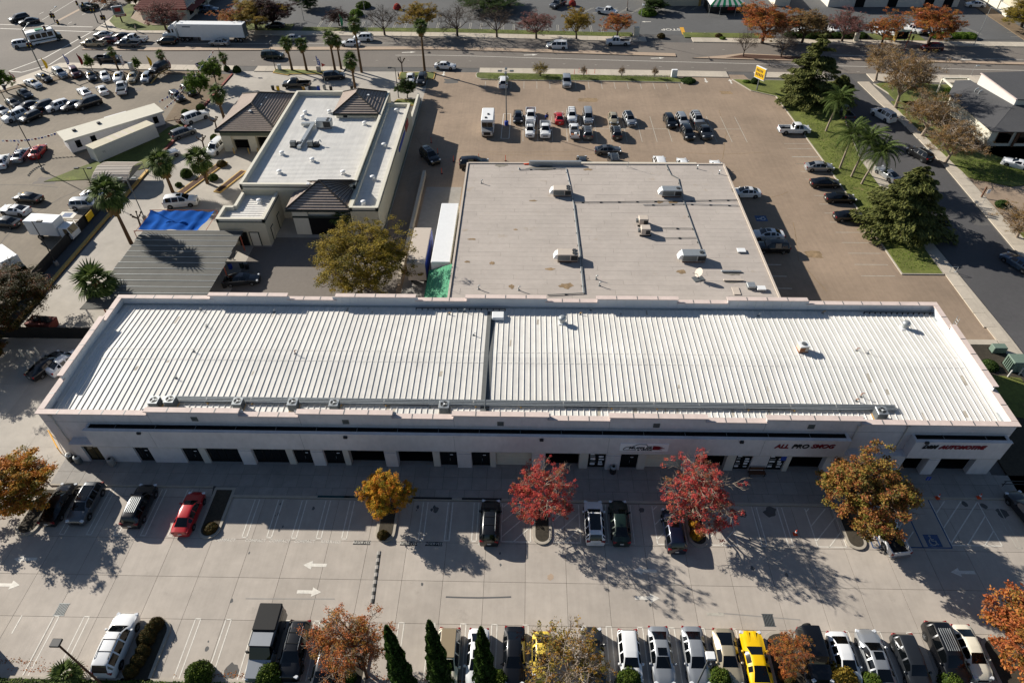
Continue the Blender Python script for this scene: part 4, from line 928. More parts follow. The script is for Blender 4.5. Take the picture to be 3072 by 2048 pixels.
def hip(root,x0,x1,y0,y1,ze,r0,r1,n=13,ov=.0):
    A,B,C_,D_=[Vector(q) for q in ((x0,y0,ze),(x1,y0,ze),(x1,y1,ze),(x0,y1,ze))]; r0,r1=Vector(r0),Vector(r1)
    sh=Vector((0,0,.13))
    for sl,(e0,e1,t1,t0) in enumerate(((A,B,r0,r0),(B,C_,r1,r0),(C_,D_,r1,r1),(D_,A,r0,r1))):
        for i in range(n):
            s0,s1=i/n,min(1,(i+1.12)/n)
            a,b=e0.lerp(t0,s0),e1.lerp(t1,s0); c,d=e1.lerp(t1,s1),e0.lerp(t0,s1)
            mb=MB().face([a+sh,b+sh,c+sh*.15,d+sh*.15]).face([a,b,b+sh,a+sh],1)
            mb.build('tile_course',[MT['tile_brown'],MT['tile_edge']],root)
    for p,q in ((A,r0),(B,r0),(C_,r1),(D_,r1),(r0,r1)):
        if (q-p).length>.1: part(root,'ridge_cap',MB().tube(p+sh,q+sh*1.2,.13,n=6),'tile_edge')
    part(root,'eave_board',MB().box(x0-.05,x1+.05,y0-.05,y1+.05,ze-.3,ze-.02),'dark_green_trim')
hip(cw_,-6.4,4.6,67.4,83.2,4.2,(-.9,73.0,6.75),(-.9,77.7,6.75),14)
hip(cw_,14.2,22.4,70.6,79.9,6.0,(18.0,74.4,8.1),(18.0,76.2,8.1),9)
hip(cw_,13.2,22.8,41.6,49.6,4.45,(17.8,45.6,7.0),(22.7,45.6,7.0),11)
part(cw_,'wall',MB().box(14.6,22.0,71.0,79.5,5.0,5.7),'cream_light'); part(cw_,'vent_grille',MB().box(15.9,16.6,70.95,71.0,5.2,5.6),'black')
part(cw_,'gable_wall',MB().prism([(22.6,41.6),(22.85,41.6),(22.85,49.6),(22.6,49.6)],4.4,5.2),'cream')
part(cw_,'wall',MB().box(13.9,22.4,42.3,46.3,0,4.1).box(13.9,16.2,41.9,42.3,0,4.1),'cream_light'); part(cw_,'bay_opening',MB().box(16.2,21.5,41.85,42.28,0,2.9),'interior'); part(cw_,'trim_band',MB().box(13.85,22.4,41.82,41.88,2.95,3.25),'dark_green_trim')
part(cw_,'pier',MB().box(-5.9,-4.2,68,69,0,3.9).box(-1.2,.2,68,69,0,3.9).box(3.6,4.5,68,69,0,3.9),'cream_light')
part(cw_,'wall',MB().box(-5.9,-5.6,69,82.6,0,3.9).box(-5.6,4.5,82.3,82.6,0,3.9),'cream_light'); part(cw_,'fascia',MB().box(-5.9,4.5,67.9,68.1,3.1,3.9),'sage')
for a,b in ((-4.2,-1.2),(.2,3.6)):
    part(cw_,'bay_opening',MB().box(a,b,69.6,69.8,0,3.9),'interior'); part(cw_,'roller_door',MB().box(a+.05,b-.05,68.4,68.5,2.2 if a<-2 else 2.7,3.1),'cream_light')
    for s in (a+.15,b-.15): part(cw_,'bollard',MB().tube((s,67.3,0),(s,67.3,1.1),.1,n=8),'yellow_kerb')
wallx=27.1
for s,y,m in (('CAR WASH',66,'blue_sign'),('SALE',73.2,'red_sign')): 
    pass
part(cw_,'wall_sign',MB().box(27.0,27.12,61.5,68.5,3.4,4.0),'blue_sign'); part(cw_,'wall_sign',MB().box(27.0,27.14,69.5,72.5,3.2,4.4),'red_sign')
# fittings on the car wash roofs
def vent_drum(k,x,y,z,label,s=.8):
    p=P(k,x,y,z+.3); t=thing('exhaust_fan',label,'vent',(p.x,p.y,z),0,'white exhaust fans on the car wash roofs'); t.scale=(s,)*3
    MB().box(-.4,.4,-.4,.4,0,.18).build('curb',MT['white_metal'],t,local=True); MB().lathe([(.36,.18),(.42,.5),(.5,.56),(.5,.72),(.42,.8),(.1,.86)],14).build('hood',MT['white_metal'],t,40,local=True)
for k,x,y,z,lb in (('A',2103,775,5.1,'white exhaust fan at the rear left of the car wash roof'),('A',2085,808,5.1,'white exhaust fan just in front of the rear left one'),('A',2270,770,5.1,'white exhaust fan left of the middle hipped roof'),('A',1942,1055,5.1,'white exhaust fan by the left parapet of the car wash roof'),('A',2152,1100,5.1,'white exhaust fan in the middle of the car wash roof'),('B',160,850,5.1,'white exhaust fan in front of the middle hipped roof'),('D',1925,150,5.1,'white exhaust fan at the front left of the car wash roof'),('E',12,155,5.1,'white exhaust fan near the front right of the car wash roof'),('D',1785,352,4.0,'white exhaust fan on the small front left roof'),('B',380,762,4.65,'white exhaust fan at the back of the long narrow tunnel roof'),('B',293,1000,4.65,'white exhaust fan midway on the long narrow tunnel roof'),('E',215,190,4.65,'white exhaust fan at the front half of the tunnel roof'),('E',152,362,4.65,'white exhaust fan at the front end of the tunnel roof')): vent_drum(k,x,y,z,lb,.75)
def cw_unit(k,x,y,label,w=2.6,d=1.5,h=1.4):
    p=P(k,x,y,5.7); t=thing('rooftop_unit',label,'air conditioner',(p.x,p.y,5.15)); MB().cbox(-w/2,w/2,-d/2,d/2,.2,h,.05).build('cabinet',MT['galv'],t,local=True); MB().box(0,w/2-.05,-d/2-.02,-d/2,.3,h-.1).build('coil_grille',MT['steel_dark'],t,local=True); MB().box(-w/2,w/2,-d*.4,-d*.3,-.02,.2).build('rail',MT['wood_brown'],t,local=True)
    for yy in (-.35,.35): MB().lathe([(.27,h),(.27,h+.06)],14,(w*.28,yy,0)).build('fan_ring',MT['steel_dark'],t,local=True)
cw_unit('A',2235,855,'grey rooftop unit with two fans on the car wash roof')
p=P('A',2120,920,5.4); t=thing('roof_duct','long bent metal duct on the car wash roof','duct',(p.x,p.y,5.15)); a,b,c=P('A',2080,858,5.4),P('A',2160,855,5.4),P('A',2060,1020,5.4)
MB().prism([(a.x,a.y-.3),(b.x+.3,b.y-.3),(b.x+.3,b.y+.3),(a.x,a.y+.3)],5.25,5.7).build('duct',MT['galv'],t); MB().prism([(b.x-.3,b.y),(b.x+.3,b.y),(c.x+.3,c.y),(c.x-.3,c.y)],5.25,5.68).build('duct',MT['galv'],t)
for x,y,lb in ((2030,990,'left dark condenser cluster at the end of the car wash duct'),(2150,990,'right dark condenser cluster beside the car wash duct')):
    p=P('A',x,y,5.6); t=thing('roof_condenser',lb,'air conditioner',(p.x,p.y,5.15)); MB().cbox(-.7,.2,-.4,.4,.15,.9,.04).build('cabinet',MT['galv_dark'],t,local=True); MB().cbox(.3,1.1,-.3,.5,.1,.6,.04).build('motor',MT['steel_dark'],t,local=True); MB().box(-.8,1.2,-.5,.6,0,.1).build('skid',MT['steel_dark'],t,local=True); MB().path([(.9,.3,.5),(1.3,.5,.9),(1.5,.3,.5)],.08).build('pipe',MT['galv'],t,local=True)
for k,x,y,lb,z in (('A',1830,680,'rear metal vent on the large hipped tile roof',6.0),('A',1798,727,'front metal vent on the large hipped tile roof',6.0),('A',1725,770,'metal vent on the front slope of the large tile roof',6.0),('B',185,662,'metal vent on the middle hipped roof',7.2),('D',2270,240,'metal vent on the right slope of the front tile roof',5.9),('D',2125,240,'metal vent on the left slope of the front tile roof',5.9)):
    p=P(k,x,y,z); t=thing('tile_vent',lb,'vent',(p.x,p.y,z-.35)); MB().tube((0,0,-.3),(0,0,.45),.12,n=8).build('stack',MT['galv'],t,local=True); MB().cbox(-.25,.25,-.22,.22,.45,.6,.03).build('cap',MT['white_metal'],t,local=True)
# ================================================================== CANOPIES, TRAILERS, CONTAINER
cn=thing('shade_canopy','weathered grey corrugated canopy on posts over the wash yard','canopy',(0,31,0))
cx0,cx1,cy0,cy1=-7.2,7.6,22.5,38.2
y=cy0; i=0
while y<cy1-.1:
    e=min(y+1.32,cy1); zz=2.95+.02*(i%2); part(cn,'roof_sheet',MB().box(cx0+rnd.uniform(-.12,.12),cx1+rnd.uniform(-.12,.12),y+.0,e-.03,zz,zz+.04),'canopy_grey'); part(cn,'lap_strip',MB().box(cx0,cx1,e-.045,e+.015,3.0,3.05),'galv'); y+=1.32; i+=1
for xx in (-6.8,0.2,7.2):
    for yy in (23.2,30.4,37.6): part(cn,'post',MB().tube((xx,yy,0),(xx,yy,2.9),.09,n=8),'red_pipe')
    part(cn,'beam',MB().box(xx-.07,xx+.07,cy0,cy1,2.72,2.9),'wood_yellow')
for yy in (23.2,30.4,37.6): part(cn,'beam',MB().box(cx0,cx1,yy-.06,yy+.06,2.58,2.72),'steel_dark')
bt=thing('tarp_canopy','blue sagging tarp shade on a red pipe frame','canopy',(-3.5,41,0))
nx,ny=26,10; x0,x1,y0,y1=-8.3,1.5,38.5,43.7; mb=MB(); idx={}
for j in range(ny+1):
    for i in range(nx+1):
        u,v=i/nx,j/ny; w_=abs(math.sin(u*math.pi*5)); zz=2.95-(.22+.14*math.sin(u*9))*w_*(1-.4*v)-.12*math.sin(v*math.pi)+.05*math.sin(13*u+7*v)+.04*math.sin(29*u-11*v)
        xx=x0+(x1-x0)*u+(abs(u-.5)*2)*(1-v)*(-.7 if u>.5 else .25); mb.v.append((xx,y0+(y1-y0)*v+.14*math.sin(u*math.pi*5)*(1 if v<.5 else -1),zz))
for j in range(ny):
    for i in range(nx): a=j*(nx+1)+i; mb.f.append((a,a+1,a+nx+2,a+nx+1)); mb.m.append(0)
part(bt,'tarp',mb,'tarp_blue',50)
for xx,yy in ((-8.6,38.3),(1.7,38.3),(-8.6,43.9),(1.7,43.9),(-3.4,43.9),(-3.4,38.3)): part(bt,'post',MB().tube((xx,yy,0),(xx,yy,2.85),.05),'red_pipe')
for yy in (38.3,43.9): part(bt,'rail',MB().tube((-8.6,yy,2.85),(1.7,yy,2.85),.05),'red_pipe')
for xx in (-8.6,-6.5,-4.5,-2.4,-.4,1.7): part(bt,'rail',MB().tube((xx,38.3,2.55),(xx,43.9,2.55),.04),'red_pipe')
def oriented(name,label,cat,a,b,width,group=None):   # a thing whose front long edge runs a -> b
    d=Vector((b[0]-a[0],b[1]-a[1])); t=thing(name,label,cat,(a[0],a[1],0),math.atan2(d.y,d.x),group); return t,d.length
# office trailer
t,L_=oriented('office_trailer','long grey mobile office with flat pale roof in the car dealer lot','trailer',(-33.2,66.6),(-20.9,78.4),3.6); W_=3.9
MB().box(0,L_,0,W_,.35,2.75).build('wall',MT['stucco'],t,local=True); MB().hull([(-.35,-.3,2.75),(L_+.35,-.3,2.75),(L_+.35,W_+.3,2.75),(-.35,W_+.3,2.75)],[(-.35,-.3,2.9),(L_+.35,-.3,2.9),(L_+.35,W_+.3,3.02),(-.35,W_+.3,3.02)]).build('roof',MT['cream_light'],t,local=True); MB().box(-.38,L_+.38,-.34,-.30,2.6,2.9).build('fascia',MT['stucco_warm'],t,local=True)
MB().box(.1,L_-.1,.1,W_-.1,0,.35).build('skirt',MT['galv_dark'],t,local=True)
for x in (1.6,4.2,L_-1.5):
    f=MB().box(x-.45,x+.45,-.03,0,.95,2.25).build('window',MT['trim_black'],t,local=True); MB().box(x-.38,x+.38,-.045,-.03,1.02,2.18).build('pane',MT['glass'],f,local=True)
for i in range(11): x=i*L_/11; MB().box(x-.015,x+.015,-.012,0,.4,2.6).build('siding_batten',MT['stucco'],t,local=True)
MB().box(-.02,0,1.2,2.1,.4,2.3).build('door',MT['white_metal'],t,local=True)
for x in (2.2,6.5): MB().cbox(x-.3,x+.3,2.2,2.8,2.95,3.25,.04).build('roof_fan',MT['steel_dark'],t,local=True)
t2,_=oriented('trailer_awning','white flat awning at the back of the office trailer','awning',(-29.5,74.6),(-26.5,77.4),2.0); MB().box(0,4,0,2.2,2.55,2.65).build('panel',MT['white_metal'],t2,local=True)
for x,y in ((.1,2.1),(3.9,2.1)): MB().tube((x,y,0),(x,y,2.55),.04).build('post',MT['galv'],t2,local=True)
t2=thing('entry_steps','brown wooden steps at the end of the office trailer','steps',(-19.3,80.4,0),R(-45))
for i in range(4): MB().box(i*.3,1.6,-.6,.6,.0+i*.16,.16+i*.16).build('step',MT['wood_brown'],t2,local=True)
for y in (-.62,.62): MB().path([(0,y,.9),(1.5,y,1.6)],.04).build('handrail',MT['wood_brown'],t2,local=True); MB().tube((.1,y,0),(.1,y,.95),.04).build('post',MT['wood_brown'],t2,local=True)
# container
t,L_=oriented('storage_container','long white shipping container with rusty roof streaks on the grass','container',(-27.0,63.6),(-20.3,73.6),2.5); W_=2.5
MB().box(.03,L_-.03,.03,W_-.03,.1,2.6).build('box',MT['white_paint'],t,local=True)
n=int(L_/.28)
mb=MB()
for i in range(n): x=.15+i*.28; mb.hull([(x,-.0,.25),(x+.1,-.0,.25),(x+.1,.03,.25),(x,.03,.25)],[(x,-.0,2.45),(x+.1,-.0,2.45),(x+.1,.03,2.45),(x,.03,2.45)])
mb.build('corrugation',MT['white_paint'],t,local=True)['kind']='stuff'
MB().box(0,L_,0,W_,2.6,2.66).build('roof',MT['cream'],t,local=True)
for i in range(8): MB().box(3+i*.7,3.5+i*.7,.3,2.2,2.66,2.668).build('rust_streak',MT['tan_cab'] if i%2 else MT['cream'],t,local=True)
for x in (0,L_-.12): 
    for y in (0,W_-.12): MB().box(x,x+.12,y-.015,y+.135,.0,2.62).build('corner_post',MT['white_paint'],t,local=True)
o=text_obj('TC',.5,'galv_dark',Matrix.Translation((1.6,-.02,1.5))@Matrix.Rotation(math.pi/2,4,'X'),'lettering'); o.parent=t
# carport
t=thing('carport','open carport with ribbed pale metal roof at the dealer fence','carport',(-19.6,56.8,0)); x0,x1=-22.9,-16.9
for i,(ya,yb,za,zb) in enumerate(((53.9,55.2,2.1,2.65),(55.2,57.0,2.65,3.0),(57.0,58.8,3.0,2.65),(58.8,60.0,2.65,2.1))):
    MB().hull([(x0,ya,za),(x1,ya,za),(x1,yb,zb),(x0,yb,zb)],[(x0,ya,za+.05),(x1,ya,za+.05),(x1,yb,zb+.05),(x0,yb,zb+.05)]).build('roof_panel',MT['tan_cab'],t)
    for j in range(5):
        s=(j+.5)/5; y,z=ya+(yb-ya)*s,za+(zb-za)*s; MB().box(x0,x1,y-.03,y+.03,z+.03,z+.11).build('rib',MT['tan_cab'],t)
for xx in (x0+.1,x1-.1,(x0+x1)/2):
    for yy in (54.0,59.9): MB().tube((xx,yy,0),(xx,yy,2.2),.05).build('post',MT['galv'],t)
MB().hull([(x1-.02,54,1.9),(x1+.02,54,1.9),(x1+.02,60,1.9),(x1-.02,60,1.9)],[(x1-.02,56.9,2.98),(x1+.02,56.9,2.98),(x1+.02,57.1,2.98),(x1-.02,57.1,2.98)]).build('gable_panel',MT['galv_dark'],t)
# parked semi trailers by the shop, green lean-to
def box_trailer(x0,x1,y0,y1,h,m,label,mroof):
    t=thing('box_trailer',label,'trailer',((x0+x1)/2,(y0+y1)/2,0)); MB().cbox(x0,x1,y0,y1,1.1,h,.06).build('box',MT[m],t); MB().box(x0+.06,x1-.06,y0+.06,y1-.06,h,h+.03).build('roof',MT[mroof],t)
    for y in (y0+1.2,y0+2.4):
        for x in (x0+.15,x1-.4): MB().tube((x,y,.5),(x+.25,y,.5),.5,n=16).build('wheel',MT['tyre'],t)
    MB().box(x0+.6,x1-.6,y0+.4,y1-.4,.85,1.1).build('chassis',MT['steel_dark'],t)
    for x in (x0+.5,x1-.5): MB().box(x-.06,x+.06,y1-2.1,y1-1.9,0,1.1).build('landing_leg',MT['steel_dark'],t)
box_trailer(32.7,35.2,29.4,38.0,3.95,'tan_cab','shorter box trailer with tan roof and blue side beside the flat roofed shop','tan_cab')
box_trailer(36.0,38.6,29.6,44.4,4.05,'white_metal','longer white box trailer standing against the flat roofed shop','white_metal')
MB().box(35.2,35.23,29.6,37.8,1.3,3.8).build('side_panel',MT['blue_sign'],[o for o in COL.objects if o.name=='box_trailer'][0])
t=thing('lean_to','green corrugated metal lean-to roof between the trailers and the flat roofed shop','lean-to',(37.4,25,0))
for i in range(8):
    x0_,x1_=35.7+i*.42,35.7+(i+1)*.42; z0_,z1_=2.9+i*.15,2.9+(i+1)*.15; yt=29.2
    MB().hull([(x0_,19.6,z0_),(x1_-.02,19.6,z1_),(x1_-.02,yt,z1_),(x0_,yt,z0_)],[(x0_,19.6,z0_+.05),(x1_-.02,19.6,z1_+.05),(x1_-.02,yt,z1_+.05),(x0_,yt,z0_+.05)]).build('roof_sheet',MT['green_metal'],t)
for y in (20.5,24.5,29): MB().tube((35.8,y,0),(35.8,y,2.9),.07).build('post',MT['steel_dark'],t)
p=thing('dock_rail','dark metal pipe railing at the loading ramp left of the trailers','railing',(31,35,0)); a,b=P('E',390,590,1.0),P('E',490,535,1.0)
for z in (.35,.7,1.05): MB().tube((a.x,a.y,z),(b.x,b.y,z),.04).build('rail',MT['galv_dark'],p)
for i in range(4): q=a.lerp(b,i/3); MB().tube((q.x,q.y,0),(q.x,q.y,1.08),.04).build('post',MT['galv_dark'],p)
# ================================================================== OFFICE ON THE RIGHT, BUILDINGS ALONG THE TOP
ob=thing('grey_roof_office','office building with dark grey shingle roofs and bright white clerestory wall at the right edge','building',(140,80,0))
part(ob,'wall',MB().prism([(131.4,71.4),(130.9,86.2),(134.2,92),(160,92),(160,71.4)],0,2.9),'cream_light')
def plane(root,name,pts,m,th=.12): return part(root,name,MB().hull([Vector(p)-Vector((0,0,th)) for p in pts],pts),m)
w0,w1=Vector((136.5,89.1,6.05)),Vector((138.3,79.0,5.3))
plane(ob,'roof',[(130.4,86.6,3.0),(131.0,71.0,3.0),(138.3,79.0,4.3),(136.5,89.1,4.1)],'shingle_grey'); plane(ob,'roof',[(134.3,92.8,3.3),(130.4,86.6,3.02),(136.5,89.1,4.08),(137.3,92.8,3.4)],'shingle_grey')
plane(ob,'roof',[(131.0,71.0,2.98),(165,70.4,2.98),(165,79.4,4.3),(138.3,79.0,4.28)],'shingle_grey')
part(ob,'clerestory_wall',MB().hull([(w0.x,w0.y,3.9),(w1.x,w1.y,3.9),(w1.x+.4,w1.y,3.9),(w0.x+.4,w0.y,3.9)],[w0,w1,w1+Vector((.4,0,0)),w0+Vector((.4,0,0))]),'white_paint')
part(ob,'clerestory_trim',MB().hull([w0+Vector((-.2,.1,0)),w1+Vector((-.2,-.1,0)),w1+Vector((.1,-.1,0)),w0+Vector((.1,.1,0))],[w0+Vector((-.2,.1,.15)),w1+Vector((-.2,-.1,.15)),w1+Vector((.1,-.1,.15)),w0+Vector((.1,.1,.15))]),'coping')
plane(ob,'roof',[(w0.x+.1,w0.y+.3,6.2),(w1.x+.1,w1.y-.1,5.42),(165,79.0,5.3),(165,91.5,6.3)],'shingle_grey')
part(ob,'wall',MB().prism([(w0.x+.5,w0.y),(w1.x+.5,w1.y+.2),(164,79.3),(164,90.5)],2.9,5.1),'cream_light')
for x in (132.6,136.4,141): f=part(ob,'window',MB().box(x,x+2.6,71.3,71.38,.6,2.7),'wood_brown'); MB().box(x+.15,x+2.45,71.24,71.3,.75,2.6).build('pane',MT['glass'],ob)
for x in (135.8,140): part(ob,'post',MB().box(x,x+.3,71.0,71.3,0,2.9),'wood_brown')
part(ob,'porch_beam',MB().box(132.6,132.9,89.6,94.5,2.9,3.2).box(137.5,137.8,90.5,94.5,2.9,3.2).box(132.6,137.8,94.3,94.6,2.9,3.2),'cream_light'); part(ob,'porch_post',MB().box(132.6,132.9,94.3,94.6,0,2.9),'cream_light')
for x,y in ((2015,630),(2040,645)): p=P('C',x,y,3.9); part(ob,'roof_vent',MB().path([(p.x,p.y,3.2),(p.x,p.y,4.3),(p.x+.4,p.y,4.5)],.14,8),'galv')
# restaurant with red tile roof (top left)
rb=thing('red_roof_restaurant','low restaurant with red tiled roof at the top left behind the lawn','building',(-46,146,0))
a,b=P('A',945,45,3.2),P('A',1260,75,3.2)
part(rb,'wall',MB().box(a.x+.8,b.x-.6,a.y-1.0,165,0,3.0),'cream_light')
for i in range(9):
    z=3.1+i*.28; y=a.y-1.8+i*.62; part(rb,'tile_course',MB().hull([(a.x-.2+i*.3,y,z),(b.x+.2-i*.3,y,z),(b.x+.2-i*.3,y+.7,z+.3),(a.x-.2+i*.3,y+.7,z+.3)],[(a.x-.2+i*.3,y,z+.1),(b.x+.2-i*.3,y,z+.1),(b.x+.2-i*.3,y+.7,z+.34),(a.x-.2+i*.3,y+.7,z+.34)]),'shingle_red')
part(rb,'roof',MB().box(a.x+2.5,b.x-2.4,a.y+3.6,165,5.3,5.5),'membrane_dark'); part(rb,'fascia',MB().box(a.x-.1,b.x+.1,a.y-1.85,a.y-1.7,2.85,3.12),'red_sign')
for i in range(4): y=a.y+1+i*4.2; f=part(rb,'window',MB().box(b.x-.62,b.x-.52,y,y+2.6,.7,2.6),'trim_black'); part(rb,'pane',MB().box(b.x-.53,b.x-.48,y+.15,y+2.45,.85,2.45),'glass'); part(rb,'column',MB().box(b.x-.6,b.x-.1,y+2.9,y+3.5,0,3.0),'cream_light')
part(rb,'awning',MB().hull([(b.x-.6,a.y-.5,2.6),(b.x+1.2,a.y-.5,2.2),(b.x+1.2,164,2.2),(b.x-.6,164,2.6)],[(b.x-.6,a.y-.5,2.7),(b.x+1.2,a.y-.5,2.3),(b.x+1.2,164,2.3),(b.x-.6,164,2.7)]),'shingle_red')
# striped tent
t=thing('striped_tent','green and white striped canopy tent at the top right of the far car park','tent',(100,146,0)); x0,x1,y0,y1=95.2,104.6,142.3,150.5
ns=12
for i in range(ns):
    u0,u1=i/ns,(i+1)/ns; xa_,xb_=x0+(x1-x0)*u0,x0+(x1-x0)*u1; xc,yc=(x0+x1)/2,(y0+y1)/2
    top=lambda x:(xc+(x-xc)*.25,yc,5.0)
    MB().hull([(xa_,y0,2.6),(xb_,y0,2.6),top(xb_),top(xa_)],[(xa_,y0,2.64),(xb_,y0,2.64),tuple(Vector(top(xb_))+Vector((0,0,.04))),tuple(Vector(top(xa_))+Vector((0,0,.04)))]).build('roof_stripe',MT['white_paint' if i%2 else 'green_metal'],t)
    MB().box(xa_,xb_,y0-.03,y0,2.25,2.6).build('valance',MT['white_paint' if i%2 else 'green_metal'],t)
MB().face([(x0,y0,2.62),((x0+x1)/2-1.2,(y0+y1)/2,5.0),(x0,y1,2.62)]).face([(x1,y1,2.62),((x0+x1)/2+1.2,(y0+y1)/2,5.0),(x1,y0,2.62)]).build('roof_end',MT['white_paint'],t)
for x in (x0,(x0+x1)/2-2,(x0+x1)/2+2,x1):
    for y in (y0,y1): MB().tube((x,y,0),(x,y,2.6),.05).build('pole',MT['galv'],t)
MB().box(x0+.3,x1-.3,y0+2.5,y1,0,1.8).build('stock',MT['steel_dark'],t); MB().box(x0+4.6,x0+6.4,y0+.2,y0+.25,1.4,2.2).build('banner',MT['red_sign'],t)
# tan shop, stucco shop, long wall
t=thing('tan_shop','corner of a tan shop building with yellow edge at the top right','building',(91,155,0)); MB().box(81,94,150.5,170,0,5).build('wall',MT['cream'],t); MB().box(94.0,94.6,150.3,170,0,5).build('side_panel',MT['wood_yellow'],t); MB().box(80.8,94.8,150.1,170,5,5.2).build('roof_edge',MT['cream_light'],t)
t=thing('stucco_shop','long shaded stucco shop front with dark doors at the top right','building',(145,154,0)); MB().box(128,162,149.6,170,0,5).build('wall',MT['stucco_warm'],t)
for x in (135,143.5,153,158): MB().box(x,x+2.4,149.5,149.62,0,2.6).build('door',MT['interior'],t)
MB().box(127.8,162.2,149.3,170,5,5.3).build('roof_edge',MT['cream'],t)
MB().box(114,118,150,170,0,3).build('wing',MT['cream_light'],t)
p,q=P('C',2060,-20,0),P('C',2240,115,0)
t=thing('boundary_wall','long pale concrete block wall at the top right corner','wall',(171,148,0)); MB().box(170.6,171.0,141.5,172,0,2.4).build('wall',MT['cream_light'],t)
for i in range(7): MB().box(170.4,171.2,141.3+i*5,141.9+i*5,0,2.6).build('pier',MT['cream_light'],t)
slab('wall_planter',rect(166.5,170.2,120,172),.15,'dirt_tan')
t=thing('small_roof_house','brown roofed house behind the boundary wall at the top right','house',(180,152,0)); MB().box(175,190,142,160,0,3).build('wall',MT['cream'],t)
MB().hull([(174,141,3),(191,141,3),(191,161,3),(174,161,3)],[(180,150.8,5),(185,150.8,5),(185,151.2,5),(180,151.2,5)]).build('roof',MT['tile_brown'],t)
# ================================================================== TREES AND PLANTS
def leaf_mesh(name, leaves, m):
    # leaves: (centre, normal-ish axis pair, size, tint)
    v=[];f=[];tint=[]
    for c,a,b,t in leaves:
        n=len(v); v+= [c-a-b*.25,c-a*.1-b,c+a,c-a*.1+b] ; f.append((n,n+1,n+2,n+3)); tint.append(t)
    me=bpy.data.meshes.new(name); me.from_pydata([tuple(p) for p in v],[],f); me.materials.append(m)
    at=me.attributes.new('tint','FLOAT','FACE'); at.data.foreach_set('value',tint); me.update(); return me
def rvec(r): 
    while True:
        v=Vector((r.uniform(-1,1),r.uniform(-1,1),r.uniform(-1,1)))
        if .05<v.length<1: return v.normalized()
def crown_tree(seed, dens=1.0, size=.17, clump=.34, tall=1.05, nlimb=7, bare=False, spread=1.0, open_=.55, clumps=150, per=46, tipf=.25):
    # unit tree: crown radius 1, crown centre at height 1.55, full height about 2.5
    r=random.Random(seed); mb=MB(); tips=[]
    cz=1.5; rz=.95*tall
    base=Vector((0,0,0)); fork=Vector((r.uniform(-.05,.05),r.uniform(-.05,.05),.62))
    mb.tube(base,fork,.075,.055,8)
    lump=[(rvec(r),r.uniform(.72,1.12)) for _ in range(9)]
    def rad(d):
        s=1.0
        for q,k in lump:
            w=max(0,q.dot(d))**6; s=s*(1-w)+k*w
        return s
    def grow(p,target,r0,lvl):
        n=3; prev=p
        for i in range(n):
            t=(i+1)/n; q=p.lerp(target,t)+rvec(r)*.05*(p-target).length*(1 if i<n-1 else .3)
            mb.tube(prev,q,r0*(1-.5*(t-1/n)),r0*(1-.5*t),5 if lvl<2 else 4 if lvl<3 else 3,cap=False); prev=q
            if lvl<(4 if bare else 3) and i>0:
                k={0:3,1:3,2:2,3:2}[lvl]
                for _ in range(k):
                    d=rvec(r); d=(d+(target-p).normalized()*.9+Vector((0,0,.25))).normalized()
                    grow(prev,prev+d*(target-p).length*r.uniform(.38,.6),r0*.5,lvl+1)
        tips.append(prev)
    for i in range(nlimb):
        a=2*math.pi*(i+r.uniform(-.3,.3))/nlimb; el=r.uniform(.15,1.1) if i else 1.45
        d=Vector((math.cos(a)*math.cos(el),math.sin(a)*math.cos(el),math.sin(el)))
        tg=Vector((d.x*.72*spread,d.y*.72*spread,cz+(d.z-.45)*rz*.95)); grow(fork,tg,.036 if not bare else .03,0)
    trunk=mb.mesh('trunk',MT['bark'],60)
    if bare: return trunk,None
    leaves=[]
    cs=[]
    for _ in range(int(clumps*dens)):
        d=rvec(r); d.z=d.z if d.z>-.55 else -d.z*.5
        k=r.uniform(open_,1.0)**.6*rad(d); c=Vector((d.x*k,d.y*k,cz+d.z*rz*k)); cs.append((c,d))
    for t in tips:
        if r.random()<tipf: cs.append((t,(t-Vector((0,0,cz))).normalized()))
    for c,d in cs:
        ct=r.uniform(.12,.88); sz=clump*r.uniform(.55,1.1)*.5
        for _ in range(per):
            o=rvec(r)*(r.random()**.6)*sz; o.z*=.75; p=c+o
            nrm=(rvec(r)+d*.5+Vector((0,0,.5))).normalized(); a=nrm.orthogonal().normalized(); a=(Matrix.Rotation(r.uniform(0,6.28),3,nrm)@a); b=nrm.cross(a)
            s=size*.5*r.uniform(.6,1.25); leaves.append((p,a*s,b*s*.62,min(.99,max(.01,ct+r.gauss(0,.13)))))
    return trunk,leaf_mesh('crown',leaves,MT['lf_green'])
TT={}
